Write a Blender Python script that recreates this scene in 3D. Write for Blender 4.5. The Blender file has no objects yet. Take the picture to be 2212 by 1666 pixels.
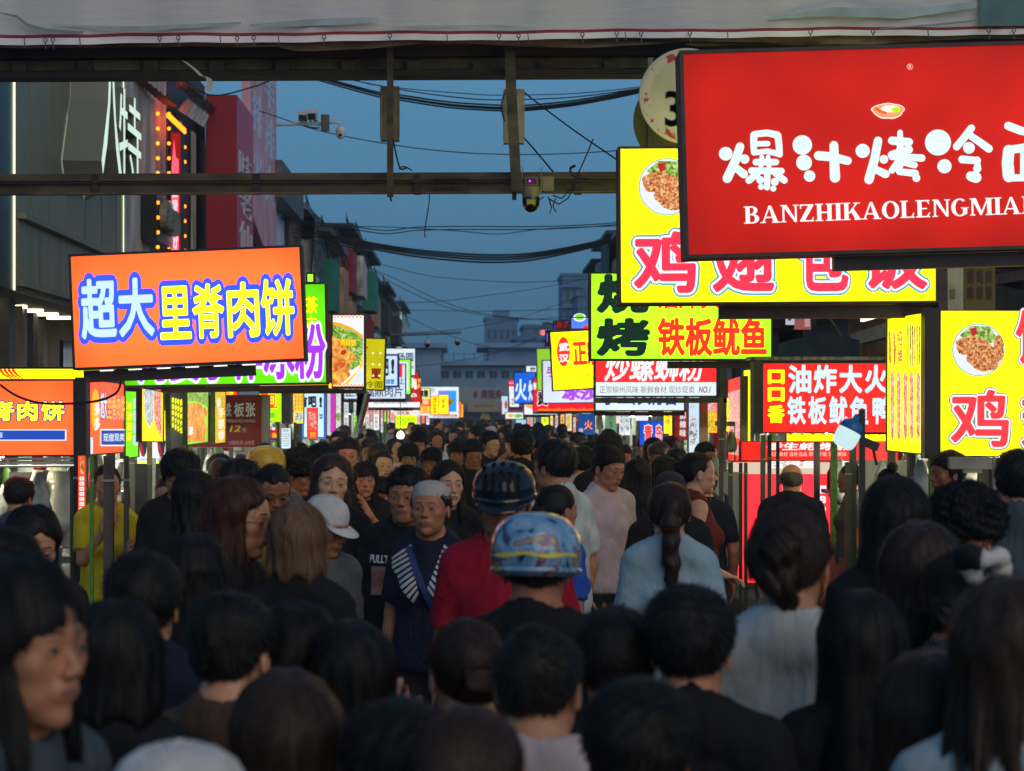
import bpy, math, random
import numpy as np
from mathutils import Vector, Matrix
random.seed(7)
sc = bpy.context.scene
COL = sc.collection
# ------------------------------------------------------------------ camera, sky, fill light, exposure
FPX, VPX, VPY, CAMZ = 4436.0, 1020.0, 900.0, 1.85      # focal length and vanishing point measured in the photograph (2212 px wide)
cam = bpy.data.cameras.new('camera'); camo = bpy.data.objects.new('camera', cam); COL.objects.link(camo)
camo.location = (0, 0, CAMZ); camo.rotation_euler = (math.radians(90), 0, 0)
cam.sensor_width = 36; cam.lens = 36*FPX/2212; cam.shift_x = (1106-VPX)/2212; cam.shift_y = -(833-VPY)/2212
cam.clip_start = .05; cam.clip_end = 3000
cam.dof.use_dof = True; cam.dof.focus_distance = 13.5; cam.dof.aperture_fstop = 5.6
sc.camera = camo
w = bpy.data.worlds.new('World'); sc.world = w; w.use_nodes = True
nt = w.node_tree; nt.nodes.clear()
wo = nt.nodes.new('ShaderNodeOutputWorld'); bg = nt.nodes.new('ShaderNodeBackground')
tc = nt.nodes.new('ShaderNodeTexCoord'); sx = nt.nodes.new('ShaderNodeSeparateXYZ'); cr = nt.nodes.new('ShaderNodeValToRGB')
sky = nt.nodes.new('ShaderNodeTexSky'); sky.sky_type = 'NISHITA'; sky.sun_disc = False
sky.sun_elevation = math.radians(2); sky.sun_rotation = math.radians(180)
mx = nt.nodes.new('ShaderNodeMixRGB'); mx.blend_type = 'ADD'; mx.inputs[0].default_value = .004
nt.links.new(tc.outputs['Generated'], sx.inputs[0]); nt.links.new(sx.outputs['Z'], cr.inputs[0])
e = cr.color_ramp.elements
SKY = [(0., (.048,.138,.235)), (.05, (.062,.185,.315)), (.10, (.078,.232,.395)), (.17, (.092,.270,.460)), (.45, (.062,.160,.300)), (1., (.042,.095,.190))]
e[0].position = SKY[0][0]; e[0].color = (*SKY[0][1], 1); e[1].position = 1; e[1].color = (*SKY[-1][1], 1)
for p_, c_ in SKY[1:-1]:
    q_ = e.new(p_); q_.color = (*c_, 1)
nt.links.new(cr.outputs[0], mx.inputs[1]); nt.links.new(sky.outputs[0], mx.inputs[2]); nt.links.new(mx.outputs[0], bg.inputs[0]); nt.links.new(bg.outputs[0], wo.inputs[0])
bg.inputs[1].default_value = 1.0
su = bpy.data.lights.new('dusk_fill', 'SUN'); su.energy = 1.0; su.angle = math.radians(60); su.color = (1, .83, .64)  # warm fill added from behind for dusk glow and stall light out of view
suo = bpy.data.objects.new('dusk_fill', su); COL.objects.link(suo); suo.rotation_euler = (math.radians(63), 0, math.radians(30))
sc.view_settings.view_transform = 'Standard'; sc.view_settings.look = 'None'; sc.view_settings.exposure = 0; sc.view_settings.gamma = 1
sc.view_settings.use_curve_mapping = False
sc.cycles.use_denoising = True
try: sc.cycles.denoiser = 'OPENIMAGEDENOISE'
except Exception: pass
sc.cycles.max_bounces = 6; sc.cycles.diffuse_bounces = 3; sc.cycles.glossy_bounces = 3; sc.cycles.transmission_bounces = 4; sc.cycles.volume_bounces = 0
sc.cycles.transparent_max_bounces = 8; sc.cycles.sample_clamp_indirect = 4; sc.cycles.caustics_reflective = False; sc.cycles.caustics_refractive = False

# ------------------------------------------------------------------ helpers
def P(u, v, Y): return Vector(((u-VPX)/FPX*Y, Y, CAMZ-(v-VPY)/FPX*Y))     # a measured point of the photograph at its distance
M = {}
def principled(name, col, rough=.6, metal=0., spec=.5):
    m = bpy.data.materials.new(name); m.use_nodes = True
    nt = m.node_tree; bs = nt.nodes['Principled BSDF']
    bs.inputs['Base Color'].default_value = (*col, 1); bs.inputs['Roughness'].default_value = rough; bs.inputs['Metallic'].default_value = metal
    bs.inputs['Specular IOR Level'].default_value = spec
    return m, nt, bs
def add_noise_color(nt, bs, col, amt=.25, scale=6, stretch=(1,1,1), detail=4, bump=0., dark=None, obj=True):
    t = nt.nodes.new('ShaderNodeTexCoord'); mp = nt.nodes.new('ShaderNodeMapping'); mp.inputs['Scale'].default_value = stretch
    n = nt.nodes.new('ShaderNodeTexNoise'); n.inputs['Scale'].default_value = scale; n.inputs['Detail'].default_value = detail
    r = nt.nodes.new('ShaderNodeValToRGB'); r.color_ramp.elements[0].position = .3; r.color_ramp.elements[1].position = .7
    d = dark or tuple(c*(1-amt) for c in col)
    r.color_ramp.elements[0].color = (*d, 1); r.color_ramp.elements[1].color = (*[min(1, c*(1+amt)) for c in col], 1)
    nt.links.new(t.outputs['Object'], mp.inputs[0]); nt.links.new(mp.outputs[0], n.inputs[0]); nt.links.new(n.outputs[0], r.inputs[0]); nt.links.new(r.outputs[0], bs.inputs['Base Color'])
    if bump:
        b = nt.nodes.new('ShaderNodeBump'); b.inputs['Strength'].default_value = bump; b.inputs['Distance'].default_value = .02 if scale < 100 else .002
        nt.links.new(n.outputs[0], b.inputs['Height']); nt.links.new(b.outputs[0], bs.inputs['Normal'])
    return n
def mat(name, col, rough=.6, metal=0., amt=0., scale=6, stretch=(1,1,1), bump=0., dark=None, spec=.5):
    if name in M: return M[name]
    m, nt, bs = principled(name, col, rough, metal, spec)
    if amt or bump: add_noise_color(nt, bs, col, amt, scale, stretch, bump=bump, dark=dark)
    M[name] = m; return m
def emis(name, col, s=1., sample=True, uneven=0., boost=False, edge=None):
    """a backlit surface: it gives off its own colour; 'uneven' is the patchiness of the tubes behind a light box"""
    if name in M: return M[name]
    m = bpy.data.materials.new(name); m.use_nodes = True; nt = m.node_tree; bs = nt.nodes['Principled BSDF']; col = col if not boost else (tuple(c*(1+1.2*min(1,max(0,(c-.70)/.12))) for c in col) if min(col) < .25 else tuple(c*(1.12 if max(col) > .8 else 1) for c in col))
    bs.inputs['Base Color'].default_value = (*[min(.8,c)*.08 for c in col], 1); bs.inputs['Roughness'].default_value = .5; bs.inputs['Specular IOR Level'].default_value = .25
    bs.inputs['Emission Color'].default_value = (*col, 1); bs.inputs['Emission Strength'].default_value = s
    if uneven:
        t = nt.nodes.new('ShaderNodeTexCoord'); n = nt.nodes.new('ShaderNodeTexNoise'); n.inputs['Scale'].default_value = 2.2; n.inputs['Detail'].default_value = 1
        r = nt.nodes.new('ShaderNodeMapRange'); r.inputs['To Min'].default_value = s*(1-uneven); r.inputs['To Max'].default_value = s*(1+uneven*.6)
        r.inputs['From Min'].default_value = .3; r.inputs['From Max'].default_value = .7
        nt.links.new(t.outputs['Object'], n.inputs[0]); nt.links.new(n.outputs[0], r.inputs[0]); nt.links.new(r.outputs[0], bs.inputs['Emission Strength'])
    if edge:   # a light box is dimmer towards its rim, away from the tubes
        t = nt.nodes.new('ShaderNodeTexCoord'); sx = nt.nodes.new('ShaderNodeSeparateXYZ'); nt.links.new(t.outputs['Object'], sx.inputs[0]); outs = []
        for ax, L_ in (('X', edge[0]), ('Z', edge[1])):
            a = nt.nodes.new('ShaderNodeMath'); a.operation = 'ABSOLUTE'; nt.links.new(sx.outputs[ax], a.inputs[0])
            r = nt.nodes.new('ShaderNodeMapRange'); r.interpolation_type = 'SMOOTHSTEP'; r.inputs['From Min'].default_value = L_; r.inputs['From Max'].default_value = L_-.20; r.inputs['To Min'].default_value = .78; r.inputs['To Max'].default_value = 1.
            nt.links.new(a.outputs[0], r.inputs[0]); outs.append(r.outputs[0])
        mu = nt.nodes.new('ShaderNodeMath'); mu.operation = 'MULTIPLY'; nt.links.new(outs[0], mu.inputs[0]); nt.links.new(outs[1], mu.inputs[1])
        m2 = nt.nodes.new('ShaderNodeMath'); m2.operation = 'MULTIPLY'; nt.links.new(mu.outputs[0], m2.inputs[0])
        lk = bs.inputs['Emission Strength'].links
        if lk: nt.links.new(lk[0].from_socket, m2.inputs[1])
        else: m2.inputs[1].default_value = s
        nt.links.new(m2.outputs[0], bs.inputs['Emission Strength'])
    m.cycles.emission_sampling = 'AUTO' if sample else 'NONE'
    M[name] = m; return m
class MB:
    def __init__(s): s.v = []; s.f = []; s.m = []; s.cur = 0
    def add(s, vs, fs):
        b = len(s.v); s.v += [tuple(v) for v in vs]; s.f += [tuple(b+i for i in f) for f in fs]; s.m += [s.cur]*len(fs)
    def box(s, x0, y0, z0, x1, y1, z1, T=None):
        vs = [Vector((x, y, z)) for z in (z0, z1) for y in (y0, y1) for x in (x0, x1)]
        if T: vs = [T @ v for v in vs]
        s.add(vs, [(0,2,3,1),(4,5,7,6),(0,1,5,4),(2,6,7,3),(0,4,6,2),(1,3,7,5)])
    def bar(s, a, b, w, d, up=(0,0,1)):
        a, b = Vector(a), Vector(b); z = (b-a); L = z.length; z.normalize(); up = Vector(up)
        x = z.cross(up)
        if x.length < 1e-3: x = z.cross(Vector((0,1,0)))
        x.normalize(); y = z.cross(x)
        vs = [a+x*i*w/2+y*j*d/2+z*k*L for k in (0,1) for j in (-1,1) for i in (-1,1)]
        s.add(vs, [(0,2,3,1),(4,5,7,6),(0,1,5,4),(2,6,7,3),(0,4,6,2),(1,3,7,5)])
    def tube(s, pts, r, n=8, caps=True):
        pts = [Vector(p) for p in pts]; b = len(s.v); k = len(pts)
        for i, p in enumerate(pts):
            d = (pts[min(i+1, k-1)]-pts[max(i-1, 0)]).normalized()
            x = d.cross(Vector((0,0,1)))
            if x.length < 1e-2: x = d.cross(Vector((0,1,0)))
            x.normalize(); y = d.cross(x); rr = r[i] if isinstance(r, (list, tuple)) else r
            for j in range(n):
                a = 2*math.pi*j/n; s.v.append(tuple(p+x*math.cos(a)*rr+y*math.sin(a)*rr))
        for i in range(k-1):
            for j in range(n): s.f.append((b+i*n+j, b+i*n+(j+1)%n, b+(i+1)*n+(j+1)%n, b+(i+1)*n+j)); s.m.append(s.cur)
        if caps:
            s.f.append(tuple(b+j for j in range(n))[::-1]); s.m.append(s.cur); s.f.append(tuple(b+(k-1)*n+j for j in range(n))); s.m.append(s.cur)
    def lathe(s, prof, c=(0,0,0), n=20, T=None):
        b = len(s.v)
        for r, z in prof:
            for j in range(n):
                a = 2*math.pi*j/n; v = Vector((c[0]+r*math.cos(a), c[1]+r*math.sin(a), c[2]+z)); s.v.append(tuple(T @ v if T else v))
        for i in range(len(prof)-1):
            for j in range(n): s.f.append((b+i*n+j, b+i*n+(j+1)%n, b+(i+1)*n+(j+1)%n, b+(i+1)*n+j)); s.m.append(s.cur)
    def prism(s, poly, y0, y1, T=None):
        n = len(poly); vs = [Vector((x, y, z)) for y in (y0, y1) for x, z in poly]
        if T: vs = [T @ v for v in vs]
        s.add(vs, [tuple(range(n)), tuple(range(2*n-1, n-1, -1))]+[(i, n+i, n+(i+1)%n, (i+1)%n) for i in range(n)])
    def mesh(s, name, smooth=False):
        me = bpy.data.meshes.new(name); me.from_pydata(s.v, [], s.f); me.update()
        if smooth: me.polygons.foreach_set('use_smooth', [True]*len(me.polygons))
        if any(s.m): me.polygons.foreach_set('material_index', s.m)
        return me
    def obj(s, name, mats, parent=None, smooth=False, loc=None):
        me = s.mesh(name, smooth)
        for m in (mats if isinstance(mats, (list, tuple)) else [mats]): me.materials.append(M[m] if isinstance(m, str) else m)
        o = bpy.data.objects.new(name, me); COL.objects.link(o)
        if loc is not None: o.location = loc
        if parent is not None: o.parent = parent
        return o
def tag(o, label=None, cat=None, group=None, kind=None):
    if label: o['label'] = label
    if cat: o['category'] = cat
    if group: o['group'] = group
    if kind: o['kind'] = kind
    return o
def empty(name, loc, label, cat, group=None, rot=None):
    o = bpy.data.objects.new(name, None); COL.objects.link(o); o.location = loc; o.empty_display_size = .1
    if rot is not None: o.rotation_euler = rot
    return tag(o, label, cat, group)
for n_, c_, r_ in (('sclera',(.40,.37,.34),.35),('iris',(.012,.008,.006),.25),('lips',(.30,.11,.09),.5),('hair_black',(.009,.0075,.007),.55),('hair_brown',(.040,.022,.014),.42),
                   ('hair_auburn',(.060,.018,.010),.42),('hair_light',(.17,.09,.045),.45),('hair_gray',(.10,.09,.08),.5),('shoe',(.03,.03,.03),.6),('spectacle',(.02,.02,.02),.3)):
    mat(n_, c_, r_, amt=.45 if n_.startswith('hair') else 0, scale=260, stretch=(1,1,.06), spec=.30 if n_.startswith('hair') else .5, bump=.9 if n_.startswith('hair') else 0)
mat('cloth_dark',(.018,.019,.023),.9,amt=.3,scale=40)
HAZE = True
# ------------------------------------------------------------------ people: signed-distance bodies meshed by surface nets
def axis(lo, hi, h, fine):
    pts = [lo]
    while pts[-1] < hi:
        p = pts[-1]; s = h
        for a, b, hh in fine:
            if a - 1e-6 <= p < b: s = min(s, hh)
            elif p < a < p + s: s = min(s, max(hh, a - p))
        pts.append(p + s)
    return np.array(pts, np.float32)

def nets(F, xs, ys, zs):
    s = F < 0
    c = s[:-1,:-1,:-1].astype(np.int8)
    for dx, dy, dz in ((1,0,0),(0,1,0),(1,1,0),(0,0,1),(1,0,1),(0,1,1),(1,1,1)):
        c = c + s[dx:F.shape[0]-1+dx, dy:F.shape[1]-1+dy, dz:F.shape[2]-1+dz]
    act = (c > 0) & (c < 8)
    I = np.argwhere(act)
    if len(I) == 0: return np.zeros((0,3)), np.zeros((0,4), int)
    idx = np.full(act.shape, -1, np.int32); idx[act] = np.arange(len(I))
    off = [(0,0,0),(1,0,0),(0,1,0),(1,1,0),(0,0,1),(1,0,1),(0,1,1),(1,1,1)]
    V = np.stack([F[I[:,0]+o[0], I[:,1]+o[1], I[:,2]+o[2]] for o in off], 1)
    Pc = np.stack([np.stack([xs[I[:,0]+o[0]], ys[I[:,1]+o[1]], zs[I[:,2]+o[2]]], 1) for o in off], 1)
    acc = np.zeros((len(I),3)); n = np.zeros(len(I))
    for a, b in ((0,1),(2,3),(4,5),(6,7),(0,2),(1,3),(4,6),(5,7),(0,4),(1,5),(2,6),(3,7)):
        va, vb = V[:,a], V[:,b]
        m = (va < 0) != (vb < 0)
        t = np.where(m, va/np.where(m, va-vb, 1), 0)[:,None]
        acc += np.where(m[:,None], Pc[:,a]*(1-t)+Pc[:,b]*t, 0); n += m
    verts = acc/n[:,None]
    quads = []
    d = s[:-1] != s[1:]
    e = np.argwhere(d[:,1:-1,1:-1]) + (0,1,1)
    if len(e):
        q = np.stack([idx[e[:,0], e[:,1]-1, e[:,2]-1], idx[e[:,0], e[:,1], e[:,2]-1], idx[e[:,0], e[:,1], e[:,2]], idx[e[:,0], e[:,1]-1, e[:,2]]], 1)
        fl = ~s[e[:,0], e[:,1], e[:,2]]; q[fl] = q[fl][:, ::-1]; quads.append(q)
    d = s[:,:-1] != s[:,1:]
    e = np.argwhere(d[1:-1,:,1:-1]) + (1,0,1)
    if len(e):
        q = np.stack([idx[e[:,0]-1, e[:,1], e[:,2]-1], idx[e[:,0]-1, e[:,1], e[:,2]], idx[e[:,0], e[:,1], e[:,2]], idx[e[:,0], e[:,1], e[:,2]-1]], 1)
        fl = ~s[e[:,0], e[:,1], e[:,2]]; q[fl] = q[fl][:, ::-1]; quads.append(q)
    d = s[:,:,:-1] != s[:,:,1:]
    e = np.argwhere(d[1:-1,1:-1,:]) + (1,1,0)
    if len(e):
        q = np.stack([idx[e[:,0]-1, e[:,1]-1, e[:,2]], idx[e[:,0], e[:,1]-1, e[:,2]], idx[e[:,0], e[:,1], e[:,2]], idx[e[:,0]-1, e[:,1], e[:,2]]], 1)
        fl = ~s[e[:,0], e[:,1], e[:,2]]; q[fl] = q[fl][:, ::-1]; quads.append(q)
    return verts, np.concatenate(quads) if quads else np.zeros((0,4), int)

def np_mesh(name, V, Q, smooth=True, mats=(), mi=None):
    me = bpy.data.meshes.new(name)
    V = np.asarray(V, np.float32); Q = np.asarray(Q, np.int32); k = Q.shape[1]
    me.vertices.add(len(V)); me.vertices.foreach_set('co', V.ravel())
    me.loops.add(Q.size); me.loops.foreach_set('vertex_index', Q.ravel())
    me.polygons.add(len(Q)); me.polygons.foreach_set('loop_start', np.arange(0, Q.size, k, dtype=np.int32))
    try: me.polygons.foreach_set('loop_total', np.full(len(Q), k, np.int32))
    except Exception: pass
    me.update(calc_edges=True)
    if smooth: me.polygons.foreach_set('use_smooth', np.ones(len(Q), bool))
    for m in mats: me.materials.append(m)
    if mi is not None: me.polygons.foreach_set('material_index', np.asarray(mi, np.int32))
    me.validate()
    return me

# primitives: ('e', centre, radii) ('c', a, b, ra, rb, yscale) ('cc' = capsule cut flat at b); each with k and sign
def prim_d(p, x, y, z):
    t = p[0]
    if t == 'e':
        c, r = p[1], p[2]
        a = (x-c[0])/r[0]; b = (y-c[1])/r[1]; d = (z-c[2])/r[2]
        k0 = np.sqrt(a*a+b*b+d*d)+1e-6; k1 = np.sqrt((a/r[0])**2+(b/r[1])**2+(d/r[2])**2)+1e-6
        return k0*(k0-1)/k1
    a, b, ra, rb = p[1], p[2], p[3], p[4]
    ys = p[5] if len(p) > 5 else 1.0
    bx, by, bz = b[0]-a[0], (b[1]-a[1])*ys, b[2]-a[2]
    L = bx*bx+by*by+bz*bz+1e-9
    px, py, pz = x-a[0], (y-a[1])*ys, z-a[2]
    tt = np.clip((px*bx+py*by+pz*bz)/L, 0, 1)
    d = np.sqrt((px-tt*bx)**2+(py-tt*by)**2+(pz-tt*bz)**2)-(ra+tt*(rb-ra))
    if t == 'cc':
        l = L**.5
        d = np.maximum(d, ((px-bx)*bx+(py-by)*by+(pz-bz)*bz)/l)
    return d
def prim_box(p, pad):
    if p[0] == 'e': return [(p[1][i]-p[2][i]-pad, p[1][i]+p[2][i]+pad) for i in range(3)]
    r = max(p[3], p[4])
    return [(min(p[1][i], p[2][i])-r-pad, max(p[1][i], p[2][i])+r+pad) for i in range(3)]
def smin(a, b, k):
    h = np.maximum(k-np.abs(a-b), 0)/k
    return np.minimum(a, b)-h*h*k*.25
def smax(a, b, k): return -smin(-a, -b, k)
def field(prims, x, y, z, far=.15):
    F = None
    for p, k, sg in prims:
        d = prim_d(p, x, y, z)
        if F is None: F = np.zeros(np.broadcast(x, y, z).shape, np.float32)+far
        F = smin(F, d, k) if sg > 0 else smax(F, -d, k)
    return F
def grid_field(prims, xs, ys, zs, far=.12, R=None, O=None, F=None):
    """prims on a rectilinear grid, each only near its own box; R,O: head frame (points are turned into it)"""
    if F is None: F = np.full((len(xs), len(ys), len(zs)), far, np.float32)
    for p, k, sg in prims:
        pad = .05 + k
        bb = prim_box(p, pad)
        if R is not None:
            rad = max(abs(v) for b in bb for v in b)*1.2
            cs = [O[i] for i in range(3)]
            ctr = [(b[0]+b[1])/2 for b in bb]; hf = [(b[1]-b[0])/2 for b in bb]
            M = np.array(R)
            wc = M @ np.array(ctr)+np.array(cs); wh = np.abs(M) @ np.array(hf)
            bb = [(wc[i]-wh[i], wc[i]+wh[i]) for i in range(3)]
        sl = []
        for ax, (a, b) in zip((xs, ys, zs), bb):
            i0 = max(0, int(np.searchsorted(ax, a))-1); i1 = min(len(ax), int(np.searchsorted(ax, b))+1); sl.append(slice(i0, i1))
        if any(s_.stop-s_.start < 1 for s_ in sl): continue
        x = xs[sl[0]][:,None,None]; y = ys[sl[1]][None,:,None]; z = zs[sl[2]][None,None,:]
        if R is not None: x, y, z = to_head(x, y, z, R, O)
        d = prim_d(p, x, y, z).astype(np.float32)
        sub = F[tuple(sl)]
        F[tuple(sl)] = smin(sub, d, k) if sg > 0 else smax(sub, -d, k)
    return F
def rotm(yaw, pitch, roll=0):
    cy, sy = math.cos(yaw), math.sin(yaw); cp, sp = math.cos(pitch), math.sin(pitch); cr, sr = math.cos(roll), math.sin(roll)
    Rz = np.array([[cy,-sy,0],[sy,cy,0],[0,0,1]]); Rx = np.array([[1,0,0],[0,cp,-sp],[0,sp,cp]]); Ry = np.array([[cr,0,sr],[0,1,0],[-sr,0,cr]])
    return Rz @ Rx @ Ry
def to_head(x, y, z, R, O):
    x = x-O[0]; y = y-O[1]; z = z-O[2]
    return (x*R[0,0]+y*R[1,0]+z*R[2,0], x*R[0,1]+y*R[1,1]+z*R[2,1], x*R[0,2]+y*R[1,2]+z*R[2,2])

def head_prims(sex='m', wide=1.0, age=0):
    w = wide; f = sex == 'f'
    jw = .016 if f else .022; jx = .030 if f else .031
    P_ = [(('e',(0,.014,.030),(.074*w,.092,.088)),.02,1),
          (('e',(0,-.022,-.036),(.056*w,.066,.078)),.035,1),
          (('e',(0,-.030,.045),(.058*w,.055,.05)),.03,1)]
    for s in (1,-1):
        P_ += [(('e',(s*jx*w,-.020,-.060),(jw*w,.040,.028)),.03,1),
               (('e',(s*.042*w,-.060,-.014),(.020,.018,.020)),.022,1),
               (('c',(s*.014,-.080,.024),(s*.044*w,-.070,.022),.009 if f else .011,.008),.018,1),
               (('e',(s*.031,-.101,.005),(.017,.015,.010)),.014,-1),
               (('e',(s*.031,-.0795,.003),(.0155,.0095,.0085)),.006,1),
               (('e',(s*.012,-.096,-.0305),(.008,.009,.0075)),.006,1),
               (('e',(s*.0765*w,.006,-.004),(.007,.017,.031)),.006,1),
               (('e',(s*.0845*w,.002,-.001),(.006,.008,.018)),.006,-1)]
    P_ += [(('e',(0,-.066,-.098),(.020 if f else .025,.020,.017)),.025,1),
           (('c',(0,-.085,.008),(0,-.104,-.024),.0052,.0092),.012,1),
           (('e',(0,-.083,-.057),(.026,.012,.016)),.014,1),
           (('e',(0,-.099,-.0575),(.022,.0045,.0022)),.004,-1)]
    if age: # heavier lower face
        P_ += [(('e',(0,-.038,-.088),(.040*w,.040,.026)),.03,1)]
    return P_

def finger_prims(wr, d, n, s, curl=.6):
    """hand at wrist wr: d along the palm, n out of the palm, s towards the thumb"""
    wr, d, n, s = map(np.array, (wr, d, n, s)); out = []
    T = tuple
    out.append((('c', T(wr), T(wr+d*.03), .026, .022), .015, 1))
    for i, (o, l1, l2, l3) in enumerate(((.030,.040,.025,.018),(.010,.045,.028,.020),(-.010,.041,.026,.019),(-.029,.032,.020,.016))):
        a = wr+d*.02+s*o*.7; b = wr+d*(.088-abs(o-.01)*.25)+s*o
        out.append((('c', T(a), T(b), .013, .0105), .012, 1))
        ang = 0; p = b
        for l, r0, r1 in ((l1,.0095,.0085),(l2,.0085,.0078),(l3,.0078,.0065)):
            ang += curl*(.75+.12*i)
            q = p+(d*math.cos(ang)+n*math.sin(ang))*l
            out.append((('c', T(p), T(q), r0, r1), .004, 1)); p = q
    a = wr+d*.015+s*.022; b = a+d*.035+s*.026+n*.012; c = b+d*.030+s*.008+n*.012; e = c+d*.024+n*.008-s*.004
    out += [(('c',T(a),T(b),.014,.012),.012,1),(('c',T(b),T(c),.0115,.010),.005,1),(('c',T(c),T(e),.010,.0075),.005,1)]
    return out

ARMS = {  # shoulder-relative joints on the +x side: elbow, wrist, hand direction, palm normal, thumb side
 'down': ((.055,.025,-.285),(.062,-.045,-.525),(.03,-.15,-.98),(-1,-.1,0),(0,-1,.15)),
 'back': ((.05,.06,-.28),(.02,.02,-.52),(0,-.1,-.99),(-1,0,0),(0,-1,.1)),
 'phone':((.045,-.03,-.28),(-.04,-.25,-.20),(-.35,-.62,.70),(-.5,.75,.4),(.75,.4,.5)),
 'mouth':((.03,-.14,-.23),(-.125,-.235,-.035),(-.45,.25,.86),(-.2,.95,-.2),(-.2,.1,.9)),
 'chin': ((.02,-.10,-.26),(-.11,-.19,-.06),(-.3,.30,.90),(-.3,.9,-.2),(-.8,-.3,.2)),
 'front':((.05,.03,-.28),(-.01,-.15,-.40),(-.3,-.9,-.2),(0,-.2,-1),(-1,.1,0)),
 'raise':((.10,-.10,-.20),(.03,-.20,.05),(-.25,-.4,.88),(-.3,-.9,-.3),(-.9,.3,.2)),
}
def unit(v):
    v = np.array(v, float); return v/np.linalg.norm(v)
def body_prims(sp):
    b = sp.get('build', 1.0); f = sp['sex'] == 'f'; sw = (.140 if f else .160)*(.55+.45*b); st = sp.get('stoop', 0.)
    B = [(('e',(0,.005,.93),(.160*b if f else .150*b,.110*b,.11)),.05,1),
         (('e',(0,-.012*b,1.06),(.122*b if f else .135*b,.092*b+(.03 if b > 1.12 else 0),.13)),.07,1),
         (('e',(0,.0,1.235),(.128*b if f else .146*b,.098*b,.155)),.07,1),
         (('c',(-sw+.045,.012,1.385),(sw-.045,.012,1.385),.046,.046),.06,1),
         (('c',(0,.028,1.43),(0,.016,1.50),.050 if f else .058,.044 if f else .054),.04,1)]
    if f: B += [(('e',(s*.068,-.088*b,1.225),(.052,.048,.052)),.035,1) for s in (1,-1)]
    for s in (1,-1): B.append((('c',(0,.028,1.478),(s*sw*.80,.014,1.400),.040,.042),.05,1))
    arms = []
    for s, pose in ((1, sp.get('arms', ('down','down'))[0]), (-1, sp.get('arms', ('down','down'))[1])):
        e, w, d, n, t = ARMS[pose]
        sh = np.array((s*sw,.012,1.380)); k_ = .93 if f else 1.0
        m = np.array((s,1,1))
        el = sh+np.array(e)*m*k_; wr = sh+np.array(w)*m*k_
        d, n, t = unit(np.array(d)*m), unit(np.array(n)*m), unit(np.array(t)*m)
        arms.append((sh, el, wr, d, n, t))
    r = (.040 if f else .048)*(.6+.4*b)
    A = []
    for sh, el, wr, d, n, t in arms:
        A += [(('c',tuple(sh),tuple(sh+(el-sh)*.5),r*1.18,r*1.02),.04,1),(('c',tuple(sh+(el-sh)*.5),tuple(el),r*1.02,r*.82),.02,1),
              (('c',tuple(el),tuple(el+(wr-el)*.35),r*.82,r*.80),.015,1),(('c',tuple(el+(wr-el)*.35),tuple(wr),r*.80,r*.56),.015,1)]
        A += finger_prims(wr, d, n, t, .28 if sp.get('arms',('down','down'))[0] == 'down' else .5)
    Lg = []
    for s in (1,-1):
        st_ = s*sp.get('stride', .04)
        Lg += [(('c',(s*.085,.0,.90),(s*.092,-.01-st_,.49),.088*(.6+.4*b),.056),.04,1),(('c',(s*.092,-.01-st_,.49),(s*.095,.03-st_*2.2,.09),.056,.036),.02,1),
               (('e',(s*.093,.018-st_,.36),(.050,.052,.10)),.03,1),(('c',(s*.095,.03-st_*2.2,.055),(s*.105,-.12-st_*2.2,.035),.035,.028),.02,1)]
    return B, arms, A, Lg, sw

HAIRLINE = {'short': ((-.11,.066),(-.085,.060),(-.06,.045),(-.035,.03),(-.018,-.012),(.0,.012),(.02,.014),(.04,-.03),(.11,-.078)),
            'fringe':((-.11,.030),(-.085,.026),(-.06,.020),(-.035,.005),(-.018,-.02),(.0,.0),(.02,.0),(.04,-.04),(.11,-.088)),
            'tight': ((-.11,.074),(-.085,.068),(-.06,.052),(-.035,.03),(-.018,.012),(.0,.022),(.02,.018),(.04,-.03),(.11,-.075)),
            'bald':  ((-.11,.20),(-.085,.20),(-.06,.15),(-.035,.03),(-.018,-.01),(.0,.012),(.02,.012),(.04,-.03),(.11,-.078))}
def wob(x, y, z, seed=0, f=60, a=.002):
    r = random.Random(seed); o = 0
    for i in range(4):
        u = [r.uniform(-1,1)*f*(1+i*.6) for _ in range(3)]; o = o+np.sin(x*u[0]+y*u[1]+z*u[2]+r.uniform(0,6))*a/(1+i*.4)
    return o
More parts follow.
